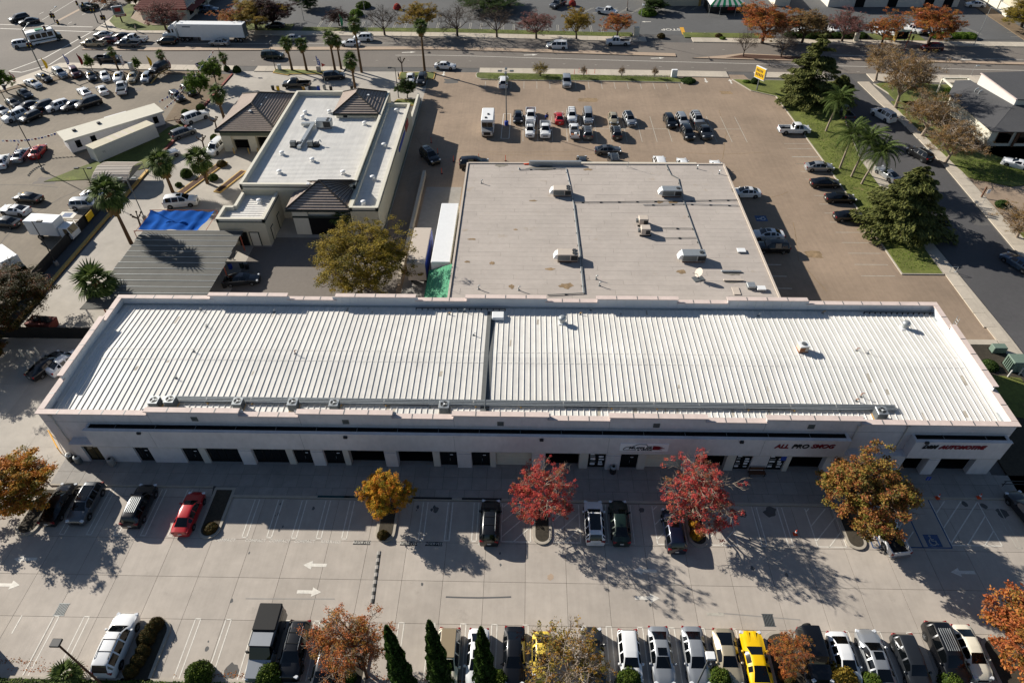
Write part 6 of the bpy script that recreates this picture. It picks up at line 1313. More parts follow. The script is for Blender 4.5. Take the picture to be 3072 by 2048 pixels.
# ================================================================== VEHICLES
# stations from tail to nose: x, height of centre line, half width on top, belt height, half width, what the next stretch is
PROF={
'sedan':(4.75,[(-2.38,.6,.62,.5,.72,'h'),(-2.31,.93,.70,.84,.83,'h'),(-1.85,1.02,.74,.93,.90,'b'),(-1.4,1.22,.62,.95,.915,'B'),(-1.02,1.37,.58,.96,.92,'p'),(-.9,1.40,.585,.96,.92,'r'),(-.26,1.45,.60,.955,.92,'p'),(-.14,1.45,.60,.95,.92,'r'),(.36,1.41,.585,.945,.92,'W'),(.76,1.23,.64,.94,.92,'w'),(1.14,1.02,.74,.93,.915,'h'),(1.7,.93,.72,.85,.90,'h'),(2.12,.80,.66,.70,.83,'h'),(2.33,.66,.58,.56,.71,'h'),(2.38,.5,.5,.42,.62,'')],1.42,.33),
'coupe':(4.75,[(-2.36,.62,.66,.52,.76,'h'),(-2.3,1.0,.74,.88,.86,'h'),(-1.95,1.03,.76,.94,.93,'b'),(-1.2,1.25,.6,.97,.95,'B'),(-.75,1.33,.57,.98,.94,'p'),(-.5,1.36,.57,.97,.93,'r'),(.1,1.34,.57,.96,.93,'W'),(.5,1.18,.64,.95,.93,'w'),(.9,1.03,.76,.95,.93,'h'),(1.6,1.0,.76,.92,.94,'h'),(2.1,.92,.72,.8,.88,'h'),(2.34,.72,.66,.6,.78,'h'),(2.4,.5,.6,.42,.7,'')],1.45,.35),
'suv':(4.75,[(-2.36,.65,.70,.55,.80,'h'),(-2.32,1.08,.72,1.02,.89,'b'),(-2.12,1.45,.66,1.07,.93,'B'),(-1.98,1.64,.64,1.08,.945,'p'),(-1.84,1.69,.64,1.08,.95,'r'),(-1.05,1.73,.66,1.07,.95,'p'),(-.93,1.735,.66,1.07,.95,'r'),(-.1,1.735,.66,1.06,.95,'p'),(.02,1.725,.655,1.06,.95,'r'),(.5,1.66,.64,1.05,.95,'W'),(.88,1.42,.70,1.05,.945,'w'),(1.22,1.15,.79,1.06,.94,'h'),(1.8,1.08,.77,.99,.93,'h'),(2.18,.96,.72,.84,.87,'h'),(2.34,.74,.66,.6,.76,'h'),(2.38,.5,.6,.42,.7,'')],1.42,.37),
'van':(5.1,[(-2.54,.65,.74,.55,.84,'h'),(-2.5,1.0,.76,.96,.92,'b'),(-2.36,1.55,.72,1.04,.96,'B'),(-2.28,1.72,.72,1.05,.97,'p'),(-2.1,1.76,.73,1.05,.98,'r'),(-1.1,1.79,.74,1.04,.98,'p'),(-1.0,1.79,.74,1.04,.98,'r'),(0,1.78,.73,1.03,.98,'p'),(.12,1.77,.73,1.03,.98,'r'),(.75,1.66,.70,1.02,.975,'W'),(1.2,1.35,.74,1.0,.97,'w'),(1.6,1.08,.80,1.0,.96,'h'),(2.05,.98,.76,.9,.92,'h'),(2.4,.82,.70,.68,.82,'h'),(2.54,.5,.62,.42,.72,'')],1.55,.35),
'wagonbox':(4.5,[(-2.22,.75,.78,.65,.86,'h'),(-2.2,1.1,.78,1.06,.9,'b'),(-2.14,1.6,.74,1.1,.91,'B'),(-2.1,1.78,.74,1.1,.915,'p'),(-1.95,1.82,.75,1.1,.92,'r'),(-1.0,1.84,.76,1.1,.92,'p'),(-.9,1.84,.76,1.1,.92,'r'),(-.05,1.84,.76,1.1,.92,'p'),(.05,1.83,.76,1.1,.92,'r'),(.5,1.8,.75,1.1,.92,'W'),(.72,1.45,.77,1.1,.92,'w'),(.9,1.2,.82,1.11,.92,'h'),(1.6,1.16,.78,1.06,.90,'h'),(2.1,1.1,.72,1.0,.86,'h'),(2.2,.8,.7,.66,.84,'h'),(2.24,.55,.66,.48,.82,'')],1.35,.40),
'cab':(5.7,[(-.47,.8,.8,.7,.96,'h'),(-.45,1.16,.80,1.1,.97,'b'),(-.33,1.7,.70,1.14,.98,'B'),(-.25,1.82,.69,1.14,.98,'p'),(-.12,1.86,.69,1.14,.985,'r'),(.5,1.88,.70,1.14,.985,'p'),(.6,1.88,.70,1.13,.985,'r'),(1.0,1.83,.69,1.13,.985,'W'),(1.3,1.55,.75,1.13,.98,'w'),(1.62,1.24,.83,1.14,.975,'h'),(2.2,1.18,.81,1.08,.97,'h'),(2.66,1.08,.77,.95,.93,'h'),(2.82,.82,.72,.68,.86,'h'),(2.85,.55,.68,.48,.82,'')],1.75,.40),
'bug':(4.1,[(-2.04,.55,.5,.45,.62,'h'),(-1.95,.86,.55,.72,.74,'h'),(-1.6,1.06,.62,.88,.84,'b'),(-1.1,1.36,.58,.95,.88,'B'),(-.7,1.47,.56,.97,.89,'p'),(-.5,1.5,.57,.97,.89,'r'),(.2,1.5,.57,.96,.89,'W'),(.65,1.3,.6,.95,.88,'w'),(1.0,1.06,.66,.94,.87,'h'),(1.5,.92,.6,.8,.83,'h'),(1.85,.76,.52,.62,.74,'h'),(2.02,.5,.45,.42,.6,'')],1.25,.33)}
def car_shells(key):
    L,S,wb,wr=PROF[key]; rings=[]
    for x,zt,wt,zb,wm,_ in S:
        lo=.2 if key not in('wagonbox','cab') else .34
        half=[(0,zt+.025),(wt*.55,zt+.02),(wt*.86,zt),(wt,zt-.05),(wt+(wm*.985-wt)*.93,zb+.03),(wm*.985,zb),(wm,zb*.72+.06),(wm*.99,.44),(wm*.94,lo)]
        half=[(y,max(z,lo)) for y,z in half]
        rings.append([(x,y,z) for y,z in half]+[(x,-y,z) for y,z in reversed(half[1:])])
    n=len(rings[0]); G_={k:MB() for k in('body','windshield','rear_window','sl1','sl2','sr1','sr2')}
    mids=[i for i,s in enumerate(S) if s[5]=='p']; bp=mids[-1] if mids else 7
    for i in range(len(S)-1):
        tg=S[i][5]
        for j in range(n):
            a,b=rings[i][j],rings[i][(j+1)%n]; c,d=rings[i+1][(j+1)%n],rings[i+1][j]
            col=j if j<8 else n-1-j
            k='body'
            if j==8: k='body'
            elif tg in'wW' and col in(0,1): k='windshield'
            elif tg in'bB' and col in(0,1): k='rear_window'
            elif tg in'rWB' and col==3: k=('sl' if j<8 else 'sr')+('1' if i>bp else '2')
            G_[k].face([a,b,c,d])
    G_['body'].face(rings[0]); G_['body'].face(list(reversed(rings[-1])))
    out={}
    for k,mb in G_.items():
        if mb.f:
            me=mb.mesh(k,MT['paint_white'] if k=='body' else MT['glass'])
            bm=bmesh.new(); bm.from_mesh(me); bmesh.ops.remove_doubles(bm,verts=bm.verts,dist=.0005); bmesh.ops.recalc_face_normals(bm,faces=bm.faces); bm.to_mesh(me); bm.free()
            me.polygons.foreach_set('use_smooth',[True]*len(me.polygons)); me.set_sharp_from_angle(angle=R(38)); me.update(); out[k]=me
    return out
def wheel_meshes(r,w):
    mb=MB().lathe([(r*.62,-w/2),(r*.93,-w/2),(r,-w*.36),(r,w*.36),(r*.93,w/2),(r*.62,w/2)],20); mb.xf(Matrix.Rotation(math.pi/2,4,'X')); ty=mb.mesh('wheel',MT['tyre'],40)
    mb=MB().lathe([(r*.62,-.02),(r*.62,.02),(r*.5,.005)],16).xf(Matrix.Rotation(math.pi/2,4,'X')); rm=mb.mesh('rim',MT['steel_dark'])
    mb=MB()
    for i in range(5):
        a=i*2*math.pi/5; d=Vector((math.cos(a),0,math.sin(a))); s=Vector((-d.z,0,d.x)); mb.hull([d*.04-s*.04,d*r*.6-s*.035,d*r*.6+s*.035,d*.04+s*.04],[d*.04-s*.04+Vector((0,-.03,0)),d*r*.6-s*.035+Vector((0,-.02,0)),d*r*.6+s*.035+Vector((0,-.02,0)),d*.04+s*.04+Vector((0,-.03,0))])
    mb.lathe([(.0,0),(.06,0),(.06,.035),(0.01,.04)],8); sp=mb.mesh('spokes',MT['rim'])
    return ty,rm,sp
WM={}
def arch_mesh(r):
    q=[(r*1.16*math.cos(R(a)),r*1.16*math.sin(R(a))) for a in range(0,181,15)]+[(-r*1.1,-.1),(r*1.1,-.1)]
    return MB().hull([(x,0,z) for x,z in q],[(x,-.02,z) for x,z in q]).mesh('wheel_arch',MT['trim_black'])
SHELL={}
def shell(key):
    if key in SHELL: return SHELL[key]
    L,S,wb,wr=PROF[key]; d=car_shells(key)
    if wr not in WM: WM[wr]=wheel_meshes(wr,.24)+(arch_mesh(wr),)
    f,rr=S[-1],S[0]; wmax=max(s[4] for s in S); parts=[]
    parts.append(('body',d['body'],'paint',(0,0,0),0))
    for k,nm in (('windshield','windshield'),('rear_window','rear_window'),('sl1','side_window'),('sl2','side_window'),('sr1','side_window'),('sr2','side_window')):
        if k in d: parts.append((nm,d[k],None,(0,0,0),0))
    nx=f[0]; hz=[s for s in S if s[5]=='h' and s[0]>.9]; hs=S[-3]; zl=hs[1]-.07; tail=(S[1] if key!='cab' else None)
    lm=MB().cbox(-.16,.1,-.17,.17,-.07,.07,.03).mesh('headlight',MT['lamp_clear']); 
    for s in (-1,1): parts.append(('headlight',lm,None,(hs[0]+.06,s*(hs[4]-.16),zl),-s*.35))
    if key!='cab':
        tl=MB().cbox(-.08,.12,-.2,.2,-.09,.1,.03).mesh('taillight',MT['lamp_red'])
        for s in (-1,1): parts.append(('taillight',tl,None,(tail[0]+.02,s*(tail[4]-.2),tail[1]-.13 if key!='suv' else 1.0),s*.25))
        parts.append(('number_plate',MB().box(-.02,.0,-.17,.17,-.08,.08).mesh('number_plate',MT['plate']),None,(rr[0]-.005,0,.62),0))
    parts.append(('grille',MB().cbox(-.04,.06,-.42,.42,-.09,.09,.02).mesh('grille',MT['trim_black']),None,(S[-2][0]+.0,0,S[-2][1]-.12),0))
    mm=MB().cbox(-.09,.09,-.1,.1,-.07,.09,.03).mesh('mirror',MT['paint_white']); wx=[s for s in S if s[5]=='w'][0]
    for s in (-1,1): parts.append(('mirror',mm,'paint',(wx[0]+.02,s*(wx[4]+.09),wx[3]+.06),0))
    SHELL[key]=(L,wb,wr,wmax,parts); return SHELL[key]
TYPES={ # profile, length, width, height
 'sedan':('sedan',4.8,1.84,1.45),'compact':('sedan',4.5,1.78,1.45),'big_sedan':('sedan',5.05,1.9,1.5),'coupe':('coupe',4.75,1.9,1.36),'suv':('suv',4.75,1.9,1.72),'big_suv':('suv',5.2,2.02,1.88),'crossover':('suv',4.6,1.86,1.62),'hatch':('suv',4.2,1.76,1.52),'minivan':('van',5.1,1.96,1.78),'jeep':('wagonbox',4.4,1.86,1.84),'beetle':('bug',4.1,1.74,1.5)}
def add_wheels(root,wb,wr,wm,fx=1,fy=1,fz=1,rear=None,front=None):
    ty,rm,sp,ar=WM[wr]; xs_=(-wb*fx if rear is None else rear, wb*fx if front is None else front)
    for x in xs_:
        for s in (-1,1):
            y=s*(wm*fy-.1); rot=(0,0,0 if s<0 else math.pi)
            w=put('wheel',ty,root,(x,y,wr),rot); put('rim',rm,w,(0,-.115,0)); put('spokes',sp,w,(0,-.12,0)); put('wheel_arch',ar,root,(x,s*(wm*fy-.005),wr),rot)
def vehicle(typ,col,k,x,y,hd,label,cat='car',group=None,extra='',name=None,sc=1.0,at=None):
    p=P(k,x,y,.75) if at is None else Vector(at)
    nm=name or {'suv':'parked_suv','big_suv':'parked_suv','crossover':'parked_suv','jeep':'parked_jeep','minivan':'parked_minivan','pickup':'pickup_truck'}.get(typ,'parked_car')
    root=thing(nm,label,cat,(p.x,p.y,.02),R(hd),group); pm=MT['paint_'+col]
    if typ in('pickup','small_pickup'):
        L,wb,wr,wm,parts=shell('cab'); s=1.0 if typ=='pickup' else .9; fx=fy=fz=s
        for n_,me,mk,lc,rz in parts: put(n_,me,root,Vector(lc)*s,(0,0,rz),(s,s,s),pm if mk=='paint' else None)
        if 'BED' not in WM:
            WM['BED']=MB().box(-2.85,-.49,.88,.97,.42,1.14).box(-2.85,-.49,-.97,-.88,.42,1.14).box(-.58,-.49,-.88,.88,.5,1.12).mesh('bed',MT['paint_white']); WM['FLOOR']=MB().box(-2.8,-.58,-.88,.88,.42,.66).mesh('bed_floor',MT['liner']); WM['GATE']=MB().cbox(-2.9,-2.8,-.95,.95,.5,1.12,.02).mesh('tailgate',MT['paint_white']); WM['BUMP']=MB().cbox(-3.02,-2.9,-.95,.95,.42,.58,.02).mesh('rear_bumper',MT['rim']); WM['TL']=MB().box(-2.93,-2.82,-.09,.09,.75,1.08).mesh('taillight',MT['lamp_red']); WM['COVER']=MB().cbox(-2.8,-.58,-.88,.88,1.0,1.1,.02).mesh('bed_cover',MT['trim_black'])
        for n_,key,mm in (('bed','BED',pm),('bed_floor','FLOOR',None),('tailgate','GATE',pm),('rear_bumper','BUMP',None)): put(n_,WM[key],root,sc=(s,s,s),m=mm)
        for q in (-.9,.9): put('taillight',WM['TL'],root,(0,q*s,0),sc=(s,s,s))
        if 'cover' in extra: put('bed_cover',WM['COVER'],root,sc=(s,s,s))
        if 'rack' in extra:
            for q in (-.85,.85): MB().tube((-2.7*s,q*s,1.95),(1.5*s,q*s,1.98),.03).build('rack_rail',MT['galv'],root,local=True)
            for xx in (-2.6,-1.6,-.6,.4,1.4):
                MB().tube((xx*s,-.85*s,1.96),(xx*s,.85*s,1.96),.025).build('rack_bar',MT['galv'],root,local=True)
            for xx in (-2.6,-.6): 
                for q in (-.85,.85): MB().tube((xx*s,q*s,1.1),(xx*s,q*s,1.95),.03).build('rack_post',MT['galv'],root,local=True)
        if 'load' in extra:
            for i in range(6): xx=rnd.uniform(-2.5,-.9); yy=rnd.uniform(-.6,.6); MB().cbox(xx-.3,xx+.3,yy-.25,yy+.25,.62,.85+rnd.uniform(0,.3),.04).build('cargo',MT[rnd.choice(['rust','galv','red_pipe','white_metal'])],root,local=True)
        add_wheels(root,1.75,wr,.985*s,rear=-1.75*s,front=1.78*s)
        return root
    key,L,W,H=TYPES[typ]; L0,wb,wr,wm,parts=shell(key); fx,fy,fz=L/L0,W/(2*wm),H/max(s_[1] for s_ in PROF[key][1]); 
    for n_,me,mk,lc,rz in parts:
        put(n_,me,root,(lc[0]*fx,lc[1]*fy,lc[2]*fz),(0,0,rz),(fx,fy,fz) if n_ in('body','windshield','rear_window','side_window') else (1,1,1),pm if mk=='paint' else None)
    add_wheels(root,wb,wr,wm,fx,fy)
    zt=H
    if 'sun' in extra: MB().cbox(-.35*fx,.28*fx,-.38,.38,zt-.03,zt+.032,.02).build('sunroof',MT['glass'],root,local=True)
    if 'pano' in extra: MB().cbox(-1.5*fx,.35*fx,-.52,.52,zt-.06,zt+.032,.03).build('roof_glass',MT['glass'],root,local=True)
    if 'rails' in extra:
        for q in (-.56,.56): MB().path([(-1.6*fx,q,zt-.06),(-1.4*fx,q,zt+.04),(.2*fx,q,zt+.04),(.4*fx,q,zt-.04)],.025,5).build('roof_rail',MT['trim_black' if col in('white','silver') else 'galv'],root,local=True)
        for xx in (-1.0,-.1): MB().tube((xx*fx,-.56,zt+.05),(xx*fx,.56,zt+.05),.025).build('roof_bar',MT['trim_black'],root,local=True)
    if 'slats' in extra:
        for q in (-.45,-.27,-.09,.09,.27,.45): MB().box(-1.5*fx,.2*fx,q-.025,q+.025,zt,zt+.04).build('roof_rib',MT['galv'],root,local=True)
    if 'rack' in extra:
        for q in (-.6,.6): MB().tube((-1.9*fx,q,zt+.15),(.4*fx,q,zt+.15),.03).build('rack_rail',MT['galv_dark'],root,local=True)
        for i in range(6): xx=-1.9+i*.46; MB().tube((xx*fx,-.6,zt+.15),(xx*fx,.6,zt+.15),.022).build('rack_bar',MT['galv'],root,local=True)
    if 'tanroof' in extra: MB().cbox(-2.0*fx,.4*fx,-.62*fy,.62*fy,zt-.05,zt+.035,.03).build('roof_panel',MT['paint_tanroof'],root,local=True)
    if 'spare' in extra: MB().tube((-L/2-.02,0,1.0),(-L/2-.24,0,1.0),.36,n=18).build('spare_wheel',MT['tyre'],root,local=True)
    if 'sticker' in extra: MB().cbox(.45*fx,.75*fx,-.3,-.02,zt-.14,zt-.085,.01).xf(Matrix.Translation((0,0,.0))).build('price_sign',MT['yellow_sign'],root,local=True)
    if 'stripe' in extra:
        for q in (-.28,.28): MB().box(.95,2.2,q-.1,q+.1,1.0,1.036).build('hood_ridge',pm,root,local=True)
    return root
V_=vehicle
# bottom row
g1='cars parked along the bottom row'
V_('big_suv','white','M',800,905,90,'white SUV with black roof bars, parked alone at the bottom left','car',g1,'rails')
V_('suv','black','M',2030,945,-90,'glossy black SUV parked right of the grey van','car',g1,'rails')
V_('sedan','dgrey','M',2235,1085,-90,'dark sedan almost hidden under the orange tree at the bottom','car',g1)
V_('suv','cream','N',735,1000,-90,'cream car with tan roof panel behind the middle cypress','car',g1,'tanroof')
V_('sedan','white','N',940,1000,-90,'white sedan with dark sunroof behind the right cypress','car',g1,'sun')
V_('sedan','black','N',1190,985,-90,'black sedan between the white sunroof sedan and the pale yellow beetle','car',g1)
V_('beetle','pale_yellow','N',1385,985,-90,'pale yellow beetle under the thin gold tree','car',g1)
V_('sedan','dgrey','N',1735,985,90,'dark grey sedan right of the thin gold tree','car',g1)
V_('hatch','white','N',1988,985,-90,'white hatchback behind a clipped bush at the bottom','car',g1)
V_('sedan','silver','N',2205,985,-90,'silver sedan with black sunroof right of the white hatchback','car',g1,'sun')
V_('sedan','silver','O',90,985,-90,'plain silver sedan third left of the yellow coupe','car',g1)
V_('coupe','beige','O',310,1000,-90,'champagne grey coupe directly left of the yellow coupe','car',g1)
V_('coupe','yellow','O',505,1010,90,'bright yellow muscle coupe with long ridged hood','car',g1,'stripe')
V_('jeep','black','O',905,985,-90,'black off-roader with spare wheel beside the small orange tree','car',g1,'spare')
V_('compact','white','O',1115,1010,-90,'white compact sedan right of the black off-roader','car',g1)
V_('big_sedan','silver','O',1330,1010,90,'long silver sedan with sunroof nosing up the bottom row','car',g1,'sun')
V_('crossover','dgrey','O',1580,1035,-90,'dark grey crossover between the silver sunroof sedan and the ribbed roof jeep','car',g1)
V_('big_suv','black','O',1820,975,-90,'big black boxy SUV with ribbed roof near the bottom right corner','car',g1,'slats')
V_('compact','cream','O',1990,960,-90,'cream car half hidden under the bottom right tree','car',g1)
# front row
g2='cars parked along the front of the long building'
V_('sedan','black','J',400,590,90,'black sedan at the left end of the front row under the orange tree','car',g2)
V_('crossover','grey','J',590,590,-90,'grey crossover with dark glass roof next to the leftmost black sedan','car',g2,'pano')
V_('suv','black','J',960,605,90,'black SUV with slatted roof in the front row left of the red sedan','car',g2,'slats')
V_('sedan','red','J',1300,655,90,'bright red sedan beside a planter in the front row','car',g2)
V_('suv','black','K',1025,720,90,'black SUV with silver roof bars in front of the middle doors','car',g2,'rails')
V_('crossover','white','K',1742,720,90,'white crossover with full black glass roof between the red trees','car',g2,'pano')
V_('sedan','green','K',1918,718,90,'dark green black sedan right of the white crossover','car',g2)
V_('crossover','dblue','K',2290,775,90,'dark blue crossover with glass roof beside the right red tree','car',g2,'sun')
V_('pickup','white','L',1395,760,98,'white pickup backed half under the large rust tree','truck',g2)
V_('sedan','dgrey','L',2385,650,100,'dark car at the right edge of the front row','car',g2)
V_('sedan','black','G',320,555,66,'black sedan in the shade left of the long building','car')
V_('compact','white','G',450,535,62,'white car beside the shaded black sedan, half behind the left parapet','car')
# side street and office
V_('big_suv','white','C',1385,790,112,'white SUV parked at the kerb of the side street','car')
V_('suv','black','C',1637,1060,112,'black SUV parked on the side street below the white one','car','cars on the side street','rails')
V_('pickup','dgrey','C',1110,770,95,'dark pickup half under the queen palm on the side street','truck')
V_('coupe','silver','F',1415,160,110,'silver convertible half hidden under the queen palms','car')
V_('sedan','bluegrey','F',2315,770,115,'grey blue sedan at the right edge of the side street','car','cars on the side street')
V_('coupe','white','C',2310,1125,145,'white coupe in the office driveway at the right edge','car')
# retail lot
g3='cars parked in the lot behind the flat roofed shop'
V_('suv','white','B',1118,562,90,'white SUV nosed into the lawn strip behind the light pole','car',g3)
V_('jeep','silver','B',1553,565,-90,'silver jeep with grey soft top alone at the lawn strip','car',g3)
V_('sedan','black','B',1218,800,-90,'black sedan directly right of the tall light pole','car',g3)
V_('pickup','white','B',1305,795,-90,'white pickup with loaded bed behind the ladder rack truck','truck',g3,'load')
V_('small_pickup','white','B',1300,890,-90,'white work truck with a ladder rack','truck',g3,'rack')
V_('pickup','white','B',1405,890,-90,'white pickup with dark bed where a man in black stands','truck',g3)
V_('compact','red','B',1502,808,90,'small red car in the middle of the lot','car',g3)
V_('suv','white','B',1588,795,-90,'white SUV between the red car and the silver minivan','car',g3,'rails')
V_('minivan','silver','B',1700,800,-90,'silver minivan in the back row of the lot','car',g3)
V_('small_pickup','white','B',1605,900,90,'small white pickup with tools in its bed','truck',g3,'load')
V_('crossover','grey','B',1697,908,90,'grey crossover in front of the silver minivan','car',g3,'rails')
V_('compact','beige','B',1875,812,-90,'beige sedan in the back row of the lot','car',g3)
V_('crossover','silver','B',1985,818,-82,'silver crossover with its door open','car',g3,'pano')
V_('crossover','dgrey','B',1895,908,90,'dark grey crossover with silver roof in front of the beige sedan','car',g3,'rails')
V_('crossover','black','B',2265,832,-85,'black crossover at the left of the last cluster in the lot','car',g3)
V_('crossover','silver','C',-2,825,-85,'silver crossover in the middle of the last cluster','car',g3)
V_('suv','silver','C',100,820,-85,'silver SUV with roof bars at the right of the last cluster','car',g3,'rails')
V_('suv','black','C',32,912,-85,'black SUV in the front of the last cluster','car',g3)
V_('pickup','dgrey','C',145,902,-85,'dark pickup at the front right of the last cluster','truck',g3,'cover')
V_('sedan','grey','B',1838,1030,2,'grey sedan driving across the lot behind the flat roofed shop','car',None,'sun')
V_('jeep','dgrey','B',1878,1108,90,'dark jeep with roof rack behind the flat roof edge','car',None,'rack')
V_('sedan','dgrey','B',1662,1118,90,'dark sedan roof peeking over the back edge of the flat roof','car')
V_('minivan','white','B',2195,1125,90,'white van showing over the back edge of the flat roof','van')
V_('sedan','white','C',5,1135,90,'white sedan second from the right behind the flat roof edge','car')
V_('sedan','white','C',235,1150,90,'white sedan at the rear right corner of the flat roof','car')
V_('big_suv','black','B',915,1125,5,'black SUV at the rear left corner of the flat roof','car')
V_('big_suv','black','B',610,1075,-58,'black SUV turning in the shade of the car wash wall','car',None,'rails')
V_('pickup','white','C',770,890,0,'white pickup parked alone at the right kerb of the lot','truck')
V_('sedan','silver','F',945,110,-1,'silver sedan at the right kerb, first above three black cars','car')
V_('sedan','black','F',985,222,-1,'upper of three black sedans at the right kerb','car','three black cars at the right kerb','sun')
V_('sedan','black','F',1090,325,-1,'middle of three black sedans at the right kerb','car','three black cars at the right kerb')
V_('sedan','black','F',1155,452,-1,'lower of three black sedans at the right kerb','car','three black cars at the right kerb')
V_('sedan','white','F',435,288,180,'white sedan with dark roof glass, upper one beside the flat roofed shop','car',None,'sun')
V_('sedan','white','F',585,578,180,'white sedan, lower one beside the flat roofed shop','car',None,'sun')
V_('suv','black','F',620,665,180,'black SUV in the shade beside the lower white sedan','car')
# street
g4='cars on the main street'
V_('sedan','white','B',715,450,-8,'white sedan turning into the lot from the street','car',g4)
V_('minivan','white','B',1485,312,178,'white minivan driving left on the far lanes','van',g4)
V_('pickup','white','B',1905,288,178,'white pickup with black bed cover driving on the far lanes','truck',g4,'cover')
V_('suv','white','B',150,258,178,'white SUV behind the tall palms on the far lanes','car',g4)
V_('sedan','white','B',60,295,178,'white sedan half hidden by palms in the near far lane','car',g4)
V_('minivan','green','A',1880,380,-2,'dark green minivan driving right on the near lanes','van',g4)
V_('pickup','dgrey','A',745,402,-2,'dark pickup driving right past the dealer flags','truck',g4)
V_('sedan','silver','A',1510,290,178,'silver sedan beside the semi trailer','car',g4)
V_('sedan','silver','A',2005,260,178,'silver sedan following behind the semi trailer','car',g4)
V_('sedan','silver','A',712,237,178,'silver car nearest the crossing in the far lane','car',g4)
V_('sedan','black','A',838,248,178,'black car second in the far lane queue','car',g4)
V_('pickup','beige','A',645,300,178,'tan pickup first in the queue at the crossing','truck',g4)
V_('sedan','maroon','A',740,275,178,'maroon car in the middle lane queue','car',g4)
V_('pickup','white','A',930,268,178,'white pickup in the middle lane queue','truck',g4,'cover')
V_('pickup','grey','A',880,303,178,'grey pickup second in the near turning lane','truck',g4)
V_('suv','black','A',1152,282,178,'black SUV just ahead of the white semi cab','car',g4)
V_('suv','white','A',160,300,25,'white SUV crossing the intersection','car',g4)
V_('suv','dgrey','A',130,125,-130,'dark SUV with bright sun glint at the top left','car',g4)
V_('sedan','dgrey','A',198,145,-150,'dark grey sedan waiting at the top left crossing','car',g4)
V_('suv','green','A',612,45,50,'dark green SUV driving away at the top left','car',g4)
V_('suv','maroon','C',1720,325,178,'dark red SUV driving past the bus stop','car',g4)
# plaza
g5='cars in the far car park'
V_('pickup','grey','B',1492,28,-125,'grey pickup at the top edge of the far car park','truck',g5)
V_('pickup','white','B',1830,78,-25,'white pickup driving through the far car park','truck',g5)
V_('suv','bluegrey','A',1440,65,0,'blue grey SUV beside the red roofed restaurant','car',g5)
V_('hatch','white','C',1035,200,-70,'tiny white car with dark roof in the far car park','car',g5,'pano')
V_('compact','dgrey','C',1195,215,-70,'dark car under the dull pink tree','car',g5)
V_('compact','white','C',1350,210,-70,'white car behind the thin orange tree','car',g5)
V_('compact','white','C',1465,222,-60,'white car nose showing beside the bus shelter','car',g5)
V_('pickup','white','C',1575,198,-55,'white pickup parked at the far right bed','truck',g5)
V_('sedan','black','C',1655,205,-60,'black car beside the far white pickup','car',g5)
V_('sedan','white','C',2020,28,172,'white sedan near the boundary wall at the top right','car',g5)
V_('sedan','dgrey','A',1895,172,180,'dark car under the purple tree','car',g5)
V_('compact','white','C',810,215,-70,'white car glimpsed under the brown green tree','car',g5)
# dealer lot
g6='used cars on the dealer lot'
V_('sedan','white','A',225,572,-32,'white sedan on the dealer corner below the big street pole','car',g6,'sticker')
V_('sedan','black','A',300,532,-35,'black sedan right of the corner white sedan','car',g6,'sticker')
V_('suv','silver','A',412,502,-42,'silver SUV at the dealer corner in front of the blue flag','car',g6)
V_('suv','maroon','A',515,497,-52,'maroon car in the dealer street row','car',g6)
V_('sedan','dgrey','A',625,520,-55,'dark small car right of the maroon one in the street row','car',g6,'sticker')
V_('sedan','white','A',720,520,-58,'left of two white sedans in the dealer street row','car',g6)
V_('sedan','white','A',815,526,-72,'right of two white sedans in the dealer street row','car',g6,'sticker')
V_('sedan','beige','A',915,528,-78,'beige sedan in the dealer street row','car',g6,'sticker')
V_('hatch','silver','A',1010,532,-80,'grey hatchback left of the display ramp','car',g6,'sticker')
V_('coupe','white','A',580,632,135,'white coupe in the middle of the dealer lot','car',g6)
V_('compact','white','A',703,616,128,'small white sedan right of the white coupe in the dealer lot','car',g6)
V_('pickup','white','A',840,607,112,'white pickup facing away in the dealer lot','truck',g6)
V_('sedan','dgrey','A',168,642,-38,'dark sedan below the corner white sedan','car',g6)
V_('sedan','black','A',88,707,-38,'black sedan at the left end of the dealer row','car',g6)
V_('sedan','silver','A',12,757,-38,'silver sedan cut by the left edge','car',g6)
V_('sedan','dblue','A',192,727,-128,'dark blue sedan first in the slanted dealer row','car',g6)
V_('crossover','black','A',290,730,-130,'black crossover second in the slanted dealer row','car',g6,'sticker')
V_('crossover','white','A',395,727,-130,'white crossover third in the slanted dealer row','car',g6)
V_('sedan','grey','A',495,722,-132,'grey sedan fourth in the slanted dealer row','car',g6)
V_('big_suv','black','A',605,712,-132,'big black SUV at the right end of the slanted dealer row','car',g6,'sticker')
V_('suv','white','A',100,797,-120,'white SUV in the front of the dealer row','car',g6,'sticker')
V_('hatch','black','A',208,802,-115,'small black hatchback with yellow windscreen sign','car',g6,'sticker')
V_('crossover','black','A',1218,662,-45,'black crossover under the pennant strings','car',g6)
V_('suv','black','A',1300,622,-45,'black SUV behind the yellow green tree in the dealer lot','car',g6)
V_('small_pickup','blue','A',1412,460,-40,'blue pickup behind the dealer entrance trees','truck',g6)
V_('sedan','silver','A',142,1062,100,'silver sedan left of the red one below the office trailer','car',g6,'sticker')
V_('sedan','red','A',260,1037,100,'red sedan below the office trailer','car',g6,'sticker')
V_('sedan','white','A',15,1105,110,'white car at the left edge below the pennants','car',g6)
V_('sedan','black','D',190,325,170,'black sedan with yellow price sign in the lower dealer lot','car',g6,'sticker')
V_('coupe','white','D',100,408,172,'white coupe below the black sedan in the lower dealer lot','car',g6)
V_('sedan','dgrey','D',35,492,170,'dark sedan at the left edge below the white coupe','car',g6)
V_('suv','silver','D',590,370,0,'silver SUV half behind the leaning palm','car',g6)
V_('sedan','white','D',665,300,0,'white car behind the leaning palm crown','car',g6)
V_('suv','black','D',775,210,0,'dark car parked under the carport','car',g6)
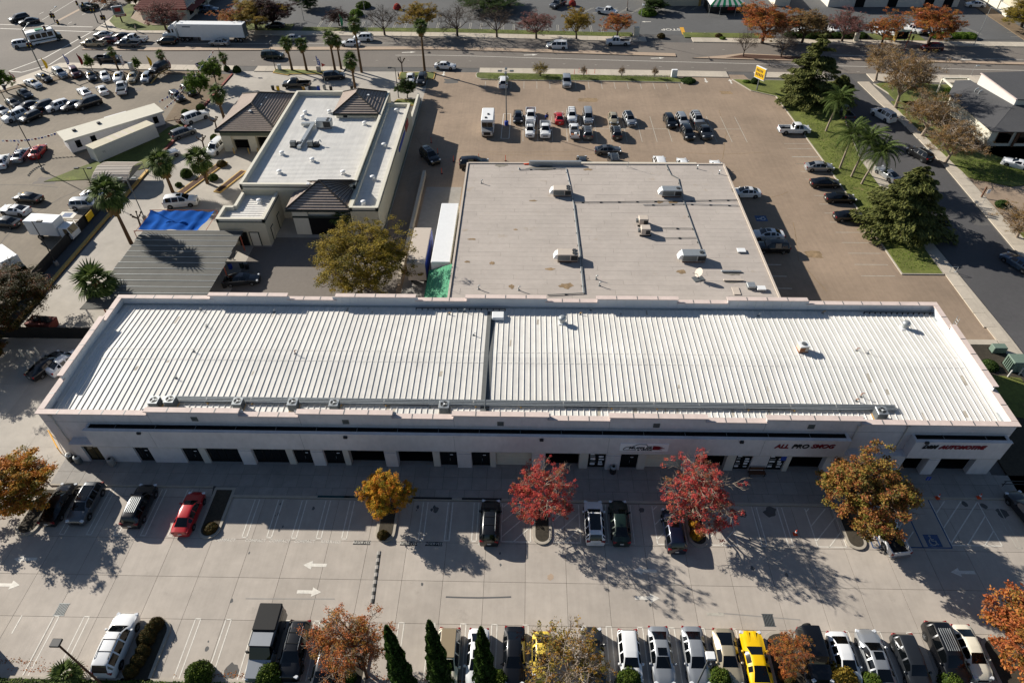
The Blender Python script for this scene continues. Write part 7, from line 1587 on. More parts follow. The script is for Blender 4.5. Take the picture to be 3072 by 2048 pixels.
# wash drive
g7='cars around the car wash'
V_('big_suv','white','A',1345,805,50,'cream white SUV driving up the wash drive','car',g7)
V_('crossover','grey','A',1260,912,48,'grey crossover second on the wash drive','car',g7)
V_('coupe','silver','A',1140,1065,48,'silver coupe third on the wash drive by the lawn','car',g7)
V_('minivan','white','A',1488,1012,-98,'pale minivan coming out of the car wash bay','van',g7)
V_('big_suv','white','D',1245,352,12,'white SUV with sunroof in front of the blue tarp','car',g7,'sun')
V_('pickup','black','A',2042,578,180,'black pickup being dried behind the car wash','truck',g7)
V_('suv','black','A',2300,522,10,'black SUV at the yellow kerb lawn behind the car wash','car',g7)
V_('sedan','white','B',475,537,-85,'white car nosed to the yellow kerb by the lone palm','car',g7)
V_('suv','dgrey','B',555,545,-92,'dark SUV with pale bonnet beside the white car at the yellow kerb','car',g7)
V_('sedan','dgrey','D',1665,885,8,'dark sedan at the edge of the grey canopy','car',g7)
# ------------------------------------------------------------------ larger vehicles
def wheels6(root,xs_,hw,r=.5,w=.3):
    for x in xs_:
        for s in (-1,1): 
            o=MB().tube((x,s*hw,r),(x,s*(hw-w),r),r,n=18).build('wheel',MT['tyre'],root,local=True); MB().tube((x,s*(hw+.01),r),(x,s*(hw-.03),r),r*.55,n=12).build('rim',MT['rim'],o,local=True)
def cabover(root,x0,x1,hw,z1,pm):
    MB().hull([(x0,-hw,.45),(x1,-hw,.45),(x1,hw,.45),(x0,hw,.45)],[(x0,-hw,1.25),(x1,-hw,1.25),(x1,hw,1.25),(x0,hw,1.25)]).hull([(x0,-hw,1.25),(x1,-hw,1.25),(x1,hw,1.25),(x0,hw,1.25)],[(x0,-hw*.92,z1),(x1-.35,-hw*.92,z1),(x1-.35,hw*.92,z1),(x0,hw*.92,z1)]).build('cab',pm,root,local=True)
    a=Vector((x1+.012,0,1.3)); b=Vector((x1-.33+.012,0,z1-.08)); MB().face([(a.x,-hw*.9,a.z),(a.x,hw*.9,a.z),(b.x,hw*.84,b.z),(b.x,-hw*.84,b.z)]).build('windshield',MT['glass'],root,local=True)
    for s in (-1,1): MB().hull([(x1-1.0,s*hw*.975,1.3),(x1-.15,s*hw*.985,1.3),(x1-.38,s*hw*.935,z1-.12),(x1-1.0,s*hw*.935,z1-.12)],[(x1-1.0,s*hw*1.005,1.3),(x1-.15,s*hw*1.005,1.3),(x1-.38,s*hw*.955,z1-.12),(x1-1.0,s*hw*.955,z1-.12)]).build('side_window',MT['glass'],root,local=True); MB().cbox(x1-.1,x1+.05,s*hw-.1*s-.1,s*hw-.1*s+.1,.65,.85,.02).build('headlight',MT['lamp_clear'],root,local=True); MB().cbox(x1-.35,x1-.2,s*(hw+.28)-.1,s*(hw+.28)+.1,1.2,1.6,.02).build('mirror',MT['trim_black'],root,local=True)
p=P('D',372,545,1.4); t=thing('box_truck','white box truck parked beside the dealer fence','truck',(p.x,p.y,.02),R(-5)); MB().cbox(-3.4,1.4,-1.15,1.15,.95,3.3,.08).build('cargo_box',MT['white_metal'],t,local=True); cabover(t,1.55,3.3,1.0,2.25,MT['white_metal']); MB().box(-3.3,3.0,-.5,.5,.55,.9).build('chassis',MT['steel_dark'],t,local=True); wheels6(t,(-2.0,2.3),1.05,.42)
p=P('D',80,800,1.4); t=thing('box_truck','white box truck with dark cab under the dark red tree','truck',(p.x,p.y,.02),R(-35)); MB().cbox(-3.4,1.2,-1.15,1.15,.95,3.2,.08).build('cargo_box',MT['white_metal'],t,local=True); cabover(t,1.35,3.1,1.0,2.2,MT['paint_green']); MB().box(-3.3,3.0,-.5,.5,.55,.9).build('chassis',MT['steel_dark'],t,local=True); wheels6(t,(-2.0,2.1),1.05,.42)
p=P('B',1010,860,1.2); t=thing('step_van','white and grey step van standing alone left of the light pole','van',(p.x,p.y,.02),R(-90)); MB().cbox(-3.5,1.9,-1.15,1.15,.5,2.95,.1).build('cargo_body',MT['white_metal'],t,local=True)
MB().hull([(1.9,-1.1,.5),(3.2,-1.0,.5),(3.2,1.0,.5),(1.9,1.1,.5)],[(1.9,-1.1,1.55),(3.1,-.95,1.3),(3.1,.95,1.3),(1.9,1.1,1.55)]).build('hood',MT['paint_silver'],t,local=True); MB().box(1.9,1.94,-.02,.98,1.6,2.5).box(1.9,1.94,-.98,-.06,1.6,2.5).build('windshield',MT['glass'],t,local=True); MB().box(3.15,3.22,-.6,.6,.65,1.15).build('grille',MT['trim_black'],t,local=True)
for s in (-1,1): MB().tube((3.15,s*.8,.95),(3.24,s*.8,.95),.14,n=12).build('headlight',MT['lamp_clear'],t,local=True); MB().box(.6,1.6,s*1.15,s*1.17,1.4,2.4).build('side_window',MT['glass'],t,local=True)
for x,y in ((-.6,.1),(.9,-.3)): MB().cbox(x-.25,x+.25,y-.2,y+.2,2.95,3.08,.03).build('roof_vent',MT['steel_dark'],t,local=True)
MB().box(-3.55,-3.45,-1.1,1.1,.45,.65).build('bumper',MT['trim_black'],t,local=True); wheels6(t,(-2.1,2.3),1.05,.4)
# grey van at the bottom row
p=P('M',1830,900,1.0); t=thing('camper_van','long grey van with flat dark roof in the bottom row','van',(p.x,p.y-.1,.02),R(-90),g1)
MB().cbox(-2.9,.6,-1.0,1.0,.4,2.15,.1).build('body',MT['paint_dgrey'],t,local=True); MB().cbox(-2.95,-.6,-.98,.98,2.15,2.32,.06).build('roof_cap',MT['liner'],t,local=True)
MB().hull([(.6,-1.0,.4),(2.85,-.95,.4),(2.85,.95,.4),(.6,1.0,.4)],[(.6,-1.0,1.3),(2.75,-.85,1.05),(2.75,.85,1.05),(.6,1.0,1.3)]).build('hood',MT['paint_silver'],t,local=True)
MB().hull([(.6,-.95,1.28),(1.35,-.9,1.24),(1.35,.9,1.24),(.6,.95,1.28)],[(.5,-.85,2.1),(.72,-.82,2.1),(.72,.82,2.1),(.5,.85,2.1)]).build('windshield',MT['glass'],t,local=True); MB().box(-.5,.62,-.86,.86,2.152,2.17).build('front_roof',MT['paint_silver'],t,local=True)
for s in (-1,1): MB().box(-.3,.5,s*1.0,s*1.015,1.35,1.9).build('side_window',MT['glass'],t,local=True); MB().box(-2.6,-.7,s*1.0,s*1.015,1.35,1.85).build('side_window',MT['glass'],t,local=True); MB().cbox(.75,.9,s*1.15-.12,s*1.15+.12,1.25,1.55,.02).build('mirror',MT['trim_black'],t,local=True); MB().cbox(2.7,2.85,s*.75-.13,s*.75+.13,.8,.98,.02).build('headlight',MT['lamp_clear'],t,local=True); MB().box(-2.93,-2.89,s*.85-.1,s*.85+.1,.8,1.2).build('taillight',MT['lamp_red'],t,local=True)
wheels6(t,(-1.9,1.8),.98,.36,.24)
# semi
p=P('A',1465,215,2.2); a=math.atan2(-.035,1)+math.pi; t=thing('semi_truck','white semi truck with long white box trailer on the main street','truck',(p.x,p.y,.02),a)
MB().cbox(-8.1,8.0,-1.28,1.28,1.15,4.05,.06).build('trailer_box',MT['white_metal'],t,local=True); MB().box(-8.13,-8.09,-1.2,1.2,1.25,3.95).build('trailer_door',MT['galv_dark'],t,local=True); MB().box(-7.9,6.5,-.5,.5,.85,1.15).build('trailer_frame',MT['steel_dark'],t,local=True); MB().box(-4.2,2.8,1.2,1.24,.4,1.15).box(-4.2,2.8,-1.24,-1.2,.4,1.15).build('side_skirt',MT['white_metal'],t,local=True)
for i in range(13): MB().box(-7.5+i*1.2,-7.44+i*1.2,1.28,1.295,1.2,4.0).build('trailer_rib',MT['white_metal'],t,local=True)
for x in (3.6,): 
    for s in (-.8,.8): MB().box(x-.08,x+.08,s-.08,s+.08,.1,1.1).build('landing_leg',MT['steel_dark'],t,local=True)
wheels6(t,(-6.9,-5.6,6.3,7.5,11.4),1.22,.5)
MB().box(5.8,9.2,-.55,.55,.6,1.0).build('tractor_frame',MT['steel_dark'],t,local=True)
MB().hull([(8.6,-1.2,.7),(10.9,-1.2,.7),(10.9,1.2,.7),(8.6,1.2,.7)],[(8.6,-1.15,3.4),(10.3,-1.1,3.3),(10.3,1.1,3.3),(8.6,1.15,3.4)]).build('cab',MT['white_metal'],t,local=True); MB().hull([(10.9,-1.1,.6),(12.4,-1.0,.6),(12.4,1.0,.6),(10.9,1.1,.6)],[(10.8,-1.0,1.85),(12.3,-.85,1.6),(12.3,.85,1.6),(10.8,1.0,1.85)]).build('hood',MT['white_metal'],t,local=True)
MB().hull([(8.7,-1.1,3.3),(10.2,-1.05,3.25),(10.2,1.05,3.25),(8.7,1.1,3.3)],[(8.7,-1.05,4.0),(9.2,-1.0,3.9),(9.2,1.0,3.9),(8.7,1.05,4.0)]).build('roof_fairing',MT['white_metal'],t,local=True); MB().face([(10.88,-1.05,1.95),(10.88,1.05,1.95),(10.4,1.0,3.05),(10.4,-1.0,3.05)]).build('windshield',MT['glass'],t,local=True)
for s in (-1,1): MB().box(9.9,10.5,s*1.19,s*1.21,2.0,2.8).build('side_window',MT['glass'],t,local=True); MB().box(9.1,9.5,s*1.18,s*1.2,2.1,2.9).build('side_window',MT['glass'],t,local=True)
MB().box(4.6,6.6,1.295,1.30,3.35,3.6).build('lettering_band',MT['bluegrey'] if 'bluegrey' in MT else MT['paint_bluegrey'],t,local=True)
# shuttle bus
p=P('A',305,245,1.6); t=thing('shuttle_bus','white shuttle bus with green nose crossing the intersection','bus',(p.x,p.y,.02),R(38)); MB().cbox(-3.6,2.2,-1.2,1.2,.45,3.0,.12).build('body',MT['white_metal'],t,local=True); MB().hull([(2.2,-1.1,.45),(3.5,-1,.45),(3.5,1,.45),(2.2,1.1,.45)],[(2.2,-1.1,1.7),(3.4,-.95,1.4),(3.4,.95,1.4),(2.2,1.1,1.7)]).build('hood',MT['paint_green'],t,local=True); MB().hull([(2.2,-1.1,1.65),(2.8,-1.05,1.6),(2.8,1.05,1.6),(2.2,1.1,1.65)],[(2.1,-1.05,2.7),(2.3,-1.0,2.7),(2.3,1.0,2.7),(2.1,1.05,2.7)]).build('windshield',MT['glass'],t,local=True)
for s in (-1,1):
    for i in range(4): MB().box(-3.2+i*1.3,-2.1+i*1.3,s*1.2,s*1.215,1.5,2.5).build('side_window',MT['glass'],t,local=True)
MB().box(-3.62,-3.59,-.9,.9,1.4,2.5).build('rear_window',MT['glass'],t,local=True); MB().box(-3.6,2.2,-1.215,-1.2,.9,1.15).build('stripe',MT['dark_green_trim'],t,local=True); MB().cbox(-1.5,.2,-.7,.7,3.0,3.2,.05).build('roof_unit',MT['green_metal'],t,local=True); wheels6(t,(-2.2,2.4),1.1,.42)
# display ramp with a black SUV on it
p=P('A',1115,520,0); t=thing('display_ramp','tan metal display ramp lifting a black SUV in the dealer row','ramp',(p.x,p.y,0),R(-105))
for s in (-.75,.75):
    MB().hull([(-2.2,s-.2,.9),(1.6,s-.2,.9),(1.6,s+.2,.9),(-2.2,s+.2,.9)],[(-2.2,s-.2,1.0),(1.6,s-.2,1.0),(1.6,s+.2,1.0),(-2.2,s+.2,1.0)]).build('track',MT['wood_yellow'],t,local=True); MB().hull([(1.6,s-.2,.9),(4.6,s-.2,.0),(4.6,s+.2,.0),(1.6,s+.2,.9)],[(1.6,s-.2,1.0),(4.6,s-.2,.08),(4.6,s+.2,.08),(1.6,s+.2,1.0)]).build('ramp_rail',MT['wood_yellow'],t,local=True)
    for x in (-2,0,1.4): MB().tube((x,s,0),(x,s,.9),.06).build('leg',MT['steel_dark'],t,local=True)
v=V_('suv','black','A',1115,500,-105,'black SUV raised on the tan display ramp','car',g6,at=(p.x-.1,p.y+.1,0)); v.location.z=1.0
# ================================================================== STREET FURNITURE AND SMALL THINGS
def lamp(k,xb,yb,yt,label,heads=2,m='steel_dark',base=True,xt=None,r=.09,arm=.7,az=0):
    b=P(k,xb,yb); h=hgt(k,xt or xb,yt,b); t=thing('light_pole',label,'light pole',(b.x,b.y,0),az)
    MB().tube((0,0,0),(0,0,h),r,r*.6,8).build('pole',MT[m],t,60,local=True)
    if base: MB().lathe([(.3,0),(.3,.7),(.26,.75)],12).build('base',MT['concrete_walk'],t,local=True)
    for i in range(heads):
        s=1 if i==0 else -1
        MB().tube((0,0,h-.1),(s*arm,0,h),.04).build('arm',MT[m],t,local=True); MB().cbox(min(s*arm,s*(arm+.75)),max(s*arm,s*(arm+.75)),-.22,.22,h-.08,h+.1,.03).build('lamp_head',MT[m],t,local=True)
    return t,h
t,h=lamp('B',1138,862,490,'tall grey light pole with four heads in the lot behind the flat roofed shop',2,'galv_dark',True,None,.12)
for s in (-1,1): MB().tube((0,0,h-.1),(0,s*.7,h),.04).build('arm',MT['galv_dark'],t,local=True); MB().cbox(-.22,.22,s*.7 if s>0 else -1.45,1.45 if s>0 else -.7,h-.08,h+.1,.03).build('lamp_head',MT['galv_dark'],t,local=True)
MB().lathe([(.38,0),(.38,.75),(.34,.8)],12).build('blue_base',MT['blue_sign'],t,local=True)
lamp('D',300,147,-445,'dark twin head light pole in the dealer lot, casting a long shadow',2,xt=130)
lamp('D',395,795,490,'dark light pole in front of the white box truck',1,xt=195)
lamp('D',640,265,125,'dark twin head light pole behind the leaning palm',2,xt=565)
lamp('D',1000,480,195,'dark light pole with two pale heads left of the blue tarp',2,xt=880,m='galv_dark')
lamp('A',1900,485,300,'dark pole at the corner of the street lawn',1,xt=1860,base=False,az=R(90))
lamp('B',395,675,468,'dark single head pole by the car wash back corner',1,xt=370,base=False,az=R(180))
lamp('A',1545,470,310,'thin dark pole carrying pennant strings at the dealer entrance',1,xt=1490,base=False,r=.06)
lamp('B',185,245,-40,'tall pale street light across the street behind the palms',1,'galv',False,xt=145,az=R(-90),r=.08)
lamp('B',2045,290,20,'tall pale street light at the far driveway',1,'galv',False,xt=2085,az=R(-90),r=.08,arm=1.4)
lamp('C',2005,318,50,'tall pale street light near the top right',1,'galv',False,xt=2125,az=R(-60),r=.08,arm=1.6)
lamp('C',1985,525,455,'small pale light on a post by the office lawn',1,'galv',False,xt=2008,r=.05,arm=.2)
lamp('C',1525,350,90,'red brown post rising through the far street trees',1,'red_pipe',False,xt=1590,r=.08,arm=.2)
lamp('B',1968,75,-20,'dark pole with square base in the far car park',1,'wood_brown',True,r=.09,arm=.3)
lamp('A',2095,145,0,'green grey pole at the far driveway lawn',1,'galv_dark',False,xt=2070,r=.07,arm=.5)
# near foreground lights (cut by the bottom edge)
b=P('M',830,1160,0); t=thing('light_pole','dark pole with flat square lamp over the white SUV','light pole',(b.x-.2,b.y-1.0,0)); q=P('M',560,905,0)
h=hgt('M',560,905,Vector((b.x-.2,b.y-1.0,0))); MB().tube((0,0,0),(0,0,h),.09,.07,8).build('pole',MT['wood_brown'],t,60,local=True); MB().cbox(-.35,.35,-.3,.3,h,h+.15,.03).build('lamp_head',MT['steel_dark'],t,local=True)
t=thing('light_pole','pale square lamp on a pole between silver sedans','light pole',(64.6,-23.2,0)); h=hgt('O',190,990,Vector((64.6,-23.2,0))); q=P('O',190,990,h); t.location.x=q.x; MB().tube((0,0,0),(0,0,h),.08,.06,8).build('pole',MT['galv_dark'],t,60,local=True); MB().cbox(-.32,.32,-.28,.28,h,h+.18,.03).build('lamp_head',MT['white_metal'],t,local=True)
t=thing('light_pole','dark pole crossing the bottom right corner','light pole',(92.4,-22.8,0)); MB().tube((0,0,0),(0,0,7.0),.08,.06,8).build('pole',MT['steel_dark'],t,60,local=True); MB().cbox(-.35,.35,-.3,.3,7.0,7.15,.03).build('lamp_head',MT['steel_dark'],t,local=True)
t=thing('light_pole','brown leaning tree post beside the bottom orange tree','post',(36.1,-22.0,0)); MB().tube((0,0,0),(.15,.2,4.6),.13,.1,8).build('pole',MT['wood_brown'],t,60,local=True); MB().cbox(-.3,.4,-.2,.5,4.6,4.75,.03).build('lamp_head',MT['wood_brown'],t,local=True)
# traffic signals
def signal(k,xb,yb,xt,yt,label,mast=None,head_at=.62):
    b=P(k,xb,yb); h=hgt(k,xt,yt,b); t=thing('traffic_signal',label,'traffic light',(b.x,b.y,0)); MB().tube((0,0,0),(0,0,h),.14,.1,10).build('pole',MT['galv_dark'],t,60,local=True)
    def head(x,y,z): 
        o=MB().cbox(x-.2,x+.2,y-.18,y+.18,z-.55,z+.55,.04).build('signal_head',MT['black'],t,local=True)
        for i,mn in enumerate(('lamp_red','yellow_sign','dark_green_trim')): MB().tube((x,y-.2,z+.35-i*.35),(x,y-.26,z+.35-i*.35),.12,n=10).build('lens',MT[mn],o,local=True)
    head(.35,0,h*head_at); head(-.35,-.1,h*head_at)
    if mast:
        mx,my,ml=mast; MB().tube((0,0,h*.8),(mx*ml,my*ml,h*.88),.1,.05,8).build('mast_arm',MT['galv'],t,60,local=True); head(mx*ml*.95,my*ml*.95,h*.86); head(mx*ml*.55,my*ml*.55,h*.84)
    MB().tube((0,0,h*.95),(.6,1.6,h+.5),.06,.04,6).build('light_arm',MT['galv'],t,60,local=True); MB().cbox(.4,.8,1.5,2.2,h+.45,h+.6,.03).build('street_light',MT['galv'],t,local=True)
    return t
signal('A',290,490,140,200,'large signal pole with mast arm at the dealer corner',(.35,.94,9.0))
signal('A',675,160,600,15,'signal pole at the restaurant corner',(-.9,.3,5.0))
signal('A',380,155,355,80,'small dark signal post on the cross street median')
signal('A',745,212,695,65,'thin signal post with twin heads by the far sidewalk')
t=thing('median_sign','thin plate sign at the left end of the median','sign',(P('A',570,315).x,P('A',570,315).y,.1)); MB().tube((0,0,0),(0,0,2.0),.04).build('post',MT['galv'],t,local=True); MB().box(-.3,.3,-.02,.02,1.3,2.1).build('plate',MT['dark_green_trim'],t,local=True)
# restaurant sign
b=P('A',845,160); t=thing('pylon_sign','tall rounded grey pylon sign with red panels on the restaurant lawn','sign',(b.x,b.y,.1),R(25)); h=hgt('A',815,45,b)
MB().box(-.15,.15,-.12,.12,0,h*.5).build('post',MT['steel_dark'],t,local=True); MB().cbox(-1.3,1.3,-.25,.25,h*.5,h,.12).build('cabinet',MT['white_metal'],t,local=True); MB().box(-1.15,1.15,-.3,-.25,h*.54,h*.97).build('face',MT['bluegrey'] if 'bluegrey' in MT else MT['galv_dark'],t,local=True); MB().cbox(-.7,.7,-.33,-.3,h*.68,h*.9,.02).build('emblem',MT['red_sign'],t,local=True); MB().box(-1.0,1.5,-.2,.2,h*.36,h*.5).build('lower_panel',MT['red_sign'],t,local=True); MB().box(-.8,1.3,-.22,-.2,h*.4,h*.46).build('lower_stripe',MT['coping'],t,local=True)
# yellow sign
b=P('C',508,628); t=thing('yellow_sign','bright yellow slanted sign board on a grey post by the lot exit','sign',(b.x,b.y,.15),R(-58)); h=hgt('C',530,470,b); MB().box(-.1,.1,-.1,.1,0,h*.55).build('post',MT['galv_dark'],t,local=True); MB().cbox(-1.35,1.35,-.2,.2,h*.5,h,.04).build('cabinet',MT['white_metal'],t,local=True); MB().box(-1.25,1.25,-.22,-.2,h*.53,h*.98).build('face',MT['yellow_sign'],t,local=True); MB().box(-1.25,1.25,.2,.22,h*.53,h*.98).build('face',MT['yellow_sign'],t,local=True)
for i in range(5): MB().box(-1.0+i*.42,-.75+i*.42,-.235,-.22,h*.62,h*.74).build('letter_block',MT['wood_brown'],t,local=True); MB().box(-1.0+i*.36,-.8+i*.36,-.235,-.22,h*.8,h*.9).build('letter_block',MT['wood_brown'],t,local=True)
# feather flags
for k,xb,yb,xt,yt,m,lb in (('A',330,495,275,400,'yellow_sign','pale yellow feather flag beside the signal pole'),('A',475,465,430,375,'blue_sign','blue feather flag with white marks at the dealer corner'),('A',572,470,545,370,'red_sign','thin red feather flag in the dealer bed'),('A',700,470,660,410,'steel_dark','dark feather flag behind the dark pickup'),('A',855,475,815,375,'coping','pink and yellow feather flag beside the small palm'),('A',1045,475,990,385,'yellow_sign','bright yellow feather flag in the dealer bed'),('A',1175,495,1160,400,'red_pipe','red and white feather flag right of the small palm'),('A',105,580,70,505,'red_pipe','red and white feather flag at the left corner'),('A',40,640,10,585,'blue_sign','blue feather flag at the left edge'),('A',1180,165,1125,75,'coping','red and white feather flag on the restaurant lawn'),('A',2200,495,2160,385,'blue_sign','purple feather flag in the street lawn'),('B',5,205,0,100,'green_metal','green feather flag at the far driveway')):
    b=P(k,xb,yb); h=max(2.6,hgt(k,xt,yt,b)); t=thing('feather_flag',lb,'flag',(b.x,b.y,.05),R(20),'feather flags along the street'); MB().tube((0,0,0),(-.15,0,h),.03,.015,6).build('pole',MT['galv'],t,local=True)
    n=8; pts=[]; 
    for i in range(n+1): f=i/n; pts.append((f*h*.78+h*.2, .55*math.sin(math.pi*min(1,f*1.05+.08))**.5 if f<.98 else .05))
    mb=MB()
    for (z0,w0),(z1,w1) in zip(pts,pts[1:]): mb.hull([(-.1,-.012,z0),(w0,-.012,z0),(w0,.012,z0),(-.1,.012,z0)],[(-.12,-.012,z1),(w1,-.012,z1),(w1,.012,z1),(-.12,.012,z1)])
    mb.build('banner',MT[m],t,local=True)
    if m in('blue_sign','red_pipe','coping'):
        for i in range(5): MB().box(.0,.34,-.02,-.013,h*.32+i*h*.11,h*.32+i*h*.11+h*.06).build('banner_mark',MT['white_sign'],t,local=True)
# pennant strings
def pennants(label,pa,pb,n,sag=.8):
    c=(pa+pb)/2; t=thing('pennant_string',label,'pennants',(c.x,c.y,0)); pts=[pa.lerp(pb,i/n)-Vector((0,0,sag*math.sin(math.pi*i/n))) for i in range(n+1)]
    MB().path(pts,.012,3).build('cord',MT['white_sign'],t)
    for i,(a,b) in enumerate(zip(pts,pts[1:])):
        d=(b-a)*.35; m=a.lerp(b,.5); MB().face([m-d,m+d,m+d*.9-Vector((0,0,.34)),m-d*.9-Vector((0,0,.34))]).build('pennant',MT[('white_sign','red_sign','white_sign','blue_sign')[i%4]],t)
pennants('red white and blue pennants left of the office trailer',P('A',5,965,3.0),P('A',385,915,3.0),16,.5)
pennants('white pennants from the trailer end to the entrance pole',P('A',1090,700,3.2),P('A',1470,345,6.0),26,1.2)
pennants('second white pennant line beside the trailer end',P('A',1130,745,3.0),P('A',1290,560,3.0),14,.5)
pennants('white pennants falling from the cord toward the silver sedan',P('A',130,965,3.0),P('A',60,1090,2.2),9,.3)
# fence of the dealer lot along the drive, rear yard fence, railings
def fence(label,pts,h,m='steel_dark',mesh=True,step=2.4,name='chain_fence'):
    c=sum((Vector(p) for p in pts),Vector((0,0)))/len(pts); t=thing(name,label,'fence',(c.x,c.y,0))
    for (x0,y0),(x1,y1) in zip(pts,pts[1:]):
        a,b=Vector((x0,y0,0)),Vector((x1,y1,0)); n=max(1,round((b-a).length/step))
        for i in range(n+1): q=a.lerp(b,i/n); MB().tube(q,q+Vector((0,0,h)),.035,n=6).build('post',MT[m],t)
        MB().tube(a+Vector((0,0,h)),b+Vector((0,0,h)),.03,n=6).build('top_rail',MT[m],t)
        if mesh=='solid': MB().hull([a+Vector((0,-.02,.05)),b+Vector((0,-.02,.05)),b+Vector((0,.02,.05)),a+Vector((0,.02,.05))],[a+Vector((0,-.02,h-.03)),b+Vector((0,-.02,h-.03)),b+Vector((0,.02,h-.03)),a+Vector((0,.02,h-.03))]).build('screen',MT[m],t)
        elif mesh:
            mb=MB(); k=int((b-a).length/.32)
            for i in range(k): q=a.lerp(b,(i+.5)/k); mb.tube(q,q+Vector((0,0,h)),.008,n=3,cap=False)
            for z in [h*.15*j for j in range(1,7)]: mb.tube(a+Vector((0,0,z)),b+Vector((0,0,z)),.008,n=3,cap=False)
            mb.build('mesh_panel',MT[m],t)['kind']='stuff'
    return t
fence('dark screened fence between the dealer lot and the wash drive',[(-19.9,21),(-19.5,44),(-19.2,53)],1.7,'steel_dark','solid')
fence('black screened yard fence left of the long building',[(-22,18.2),(-2,18.2)],1.9,'black','solid')
t=thing('gate_sign','yellow notice board on the dealer fence','sign',(-19.2,45,0)); p=P('D',635,510,1.0); MB().box(-.03,.03,-.9,.9,.5,1.6).build('board',MT['yellow_sign'],t,local=True)
t=thing('yellow_rail','yellow pipe handrail at the left end of the walkway','railing',(-1.2,-1.2,0))
for x0,y0,x1,y1 in ((-3.2,2.6,-.9,.2),(-4.6,-.6,-1.3,-3.0)):
    MB().path([(x0,y0,.0),(x0,y0,1.0),(x1,y1,1.0),(x1,y1,0)],.05,7).build('rail',MT['yellow_line'],t); MB().tube((x0,y0,.5),(x1,y1,.5),.04).build('rail',MT['yellow_line'],t)
t=thing('ramp_railing','dark handrail at the right end of the walkway','railing',(99,-2.2,0))
for z in (.5,1.0): MB().tube((97.2,-2.3,z),(104,-2.3,z),.04).build('rail',MT['steel_dark'],t)
for i in range(4): MB().tube((97.4+i*2.1,-2.3,0),(97.4+i*2.1,-2.3,1.0),.04).build('post',MT['steel_dark'],t)
# walkway bins, bench, cones
for k,x,y,lb,m in (('J',540,300,'rounded grey trash bin at the left end of the walkway','galv_dark'),('J',770,315,'round stone ash bin beside the first window','concrete_walk'),('K',1872,368,'dark trash bin right of the poster windows','steel_dark'),('J',487,285,'small dark bin at the lit corner of the building','steel_dark')):
    p=P(k,x,y,.5); t=thing('trash_bin',lb,'bin',(p.x,p.y,.145)); MB().lathe([(.3,0),(.34,.1),(.34,.75),(.3,.85)],14).build('drum',MT[m],t,45,local=True); MB().lathe([(.34,.85),(.3,1.0),(.18,1.06),(.16,1.0)],14).build('lid',MT['galv'] if m!='concrete_walk' else MT[m],t,45,local=True); MB().lathe([(.15,1.03),(.15,1.065)],10).build('opening',MT['black'],t,local=True)
p=P('L',510,390,.4); t=thing('bench','dark slatted bench in front of the poster windows','bench',(p.x,p.y,.145))
for i in range(4): MB().box(-.85,.85,-.25+i*.13,-.15+i*.13,.42,.46).build('seat_slat',MT['wood_brown'],t,local=True)
for i in range(3): MB().box(-.85,.85,.27,.31,.55+i*.14,.65+i*.14).build('back_slat',MT['wood_brown'],t,local=True)
for s in (-.75,.75):
    for y in (-.2,.28): MB().box(s-.04,s+.04,y-.03,y+.03,0,.46 if y<0 else .98).build('leg',MT['steel_dark'],t,local=True)
def cone(k,x,y,label,z=0.0):
    p=P(k,x,y,.3); t=thing('traffic_cone',label,'cone',(p.x,p.y,z)); MB().box(-.2,.2,-.2,.2,0,.04).build('base',MT['orange'],t,local=True); MB().lathe([(.15,.04),(.03,.72)],12).build('body',MT['orange'],t,60,local=True); MB().lathe([(.108,.33),(.078,.48)],12).xf(Matrix.Diagonal((1.06,1.06,1,1))).build('band',MT['white_sign'],t,60,local=True)
cone('L',1760,552,'left of two orange cones before the automotive bay',.145); cone('L',2045,550,'right of two orange cones before the automotive bay',.145); cone('L',780,795,'lone orange cone in an empty stall')
def post(k,x,y,label,h=1.1): 
    p=P(k,x,y); t=thing('orange_post',label,'post',(p.x,p.y,0),0,'orange channel posts'); MB().lathe([(.2,0),(.2,.05),(.06,.07)],10).build('base',MT['black'],t,local=True); MB().tube((0,0,.06),(0,0,h),.05,.045,8).build('post',MT['orange'],t,local=True)
for k,x,y,lb in (('B',620,985,'orange post left of the black SUV in the shade'),('B',665,1060,'orange post right of the black SUV in the shade'),('B',775,1115,'orange post at the shadow edge'),('B',948,1100,'orange post behind the rear left roof corner'),('B',1132,1110,'orange post behind the flat roof, right of the corner'),('E',693,165,'orange post nearest the long white trailer'),('B',1605,515,'first orange post by the saplings'),('B',1637,505,'second orange post by the saplings'),('B',1690,515,'third orange post by the saplings'),('B',1745,512,'fourth orange post by the saplings')): post(k,x,y,lb)
# utility boxes
def cabinet(k,x,y,w,d,h,m,label,name='utility_cabinet',rz=0,vents=False):
    p=P(k,x,y); t=thing(name,label,'cabinet',(p.x,p.y,.1),rz); MB().box(-w/2-.1,w/2+.1,-d/2-.1,d/2+.1,-.05,.06).build('pad',MT['sidewalk'],t,local=True); MB().cbox(-w/2,w/2,-d/2,d/2,.06,h,.04).build('body',MT[m],t,local=True); MB().box(-w/2+.08,w/2-.08,-d/2-.02,-d/2,.15,h-.12).build('door',MT[m],t,local=True)
    if vents:
        for i in range(5): MB().box(-w/2-.12,-w/2,-d/2+.1+i*d*.18,-d/2+.2+i*d*.18,.2,h-.15).build('fin',MT[m],t,local=True)
cabinet('B',2290,535,1.2,.7,1.6,'white_metal','white utility cabinet at the right of the lot lawn'); cabinet('B',2030,250,1.2,.8,2.0,'cream_light','tall cream cabinet at the far lawn end'); cabinet('A',915,490,.9,.7,1.7,'galv','grey utility cabinet in the dealer bed'); cabinet('A',1930,485,.8,.3,1.2,'white_metal','white board in the street lawn','notice_board'); cabinet('A',2200,500,.9,.6,1.3,'tan_cab','pale painted cabinet beside the purple flag')
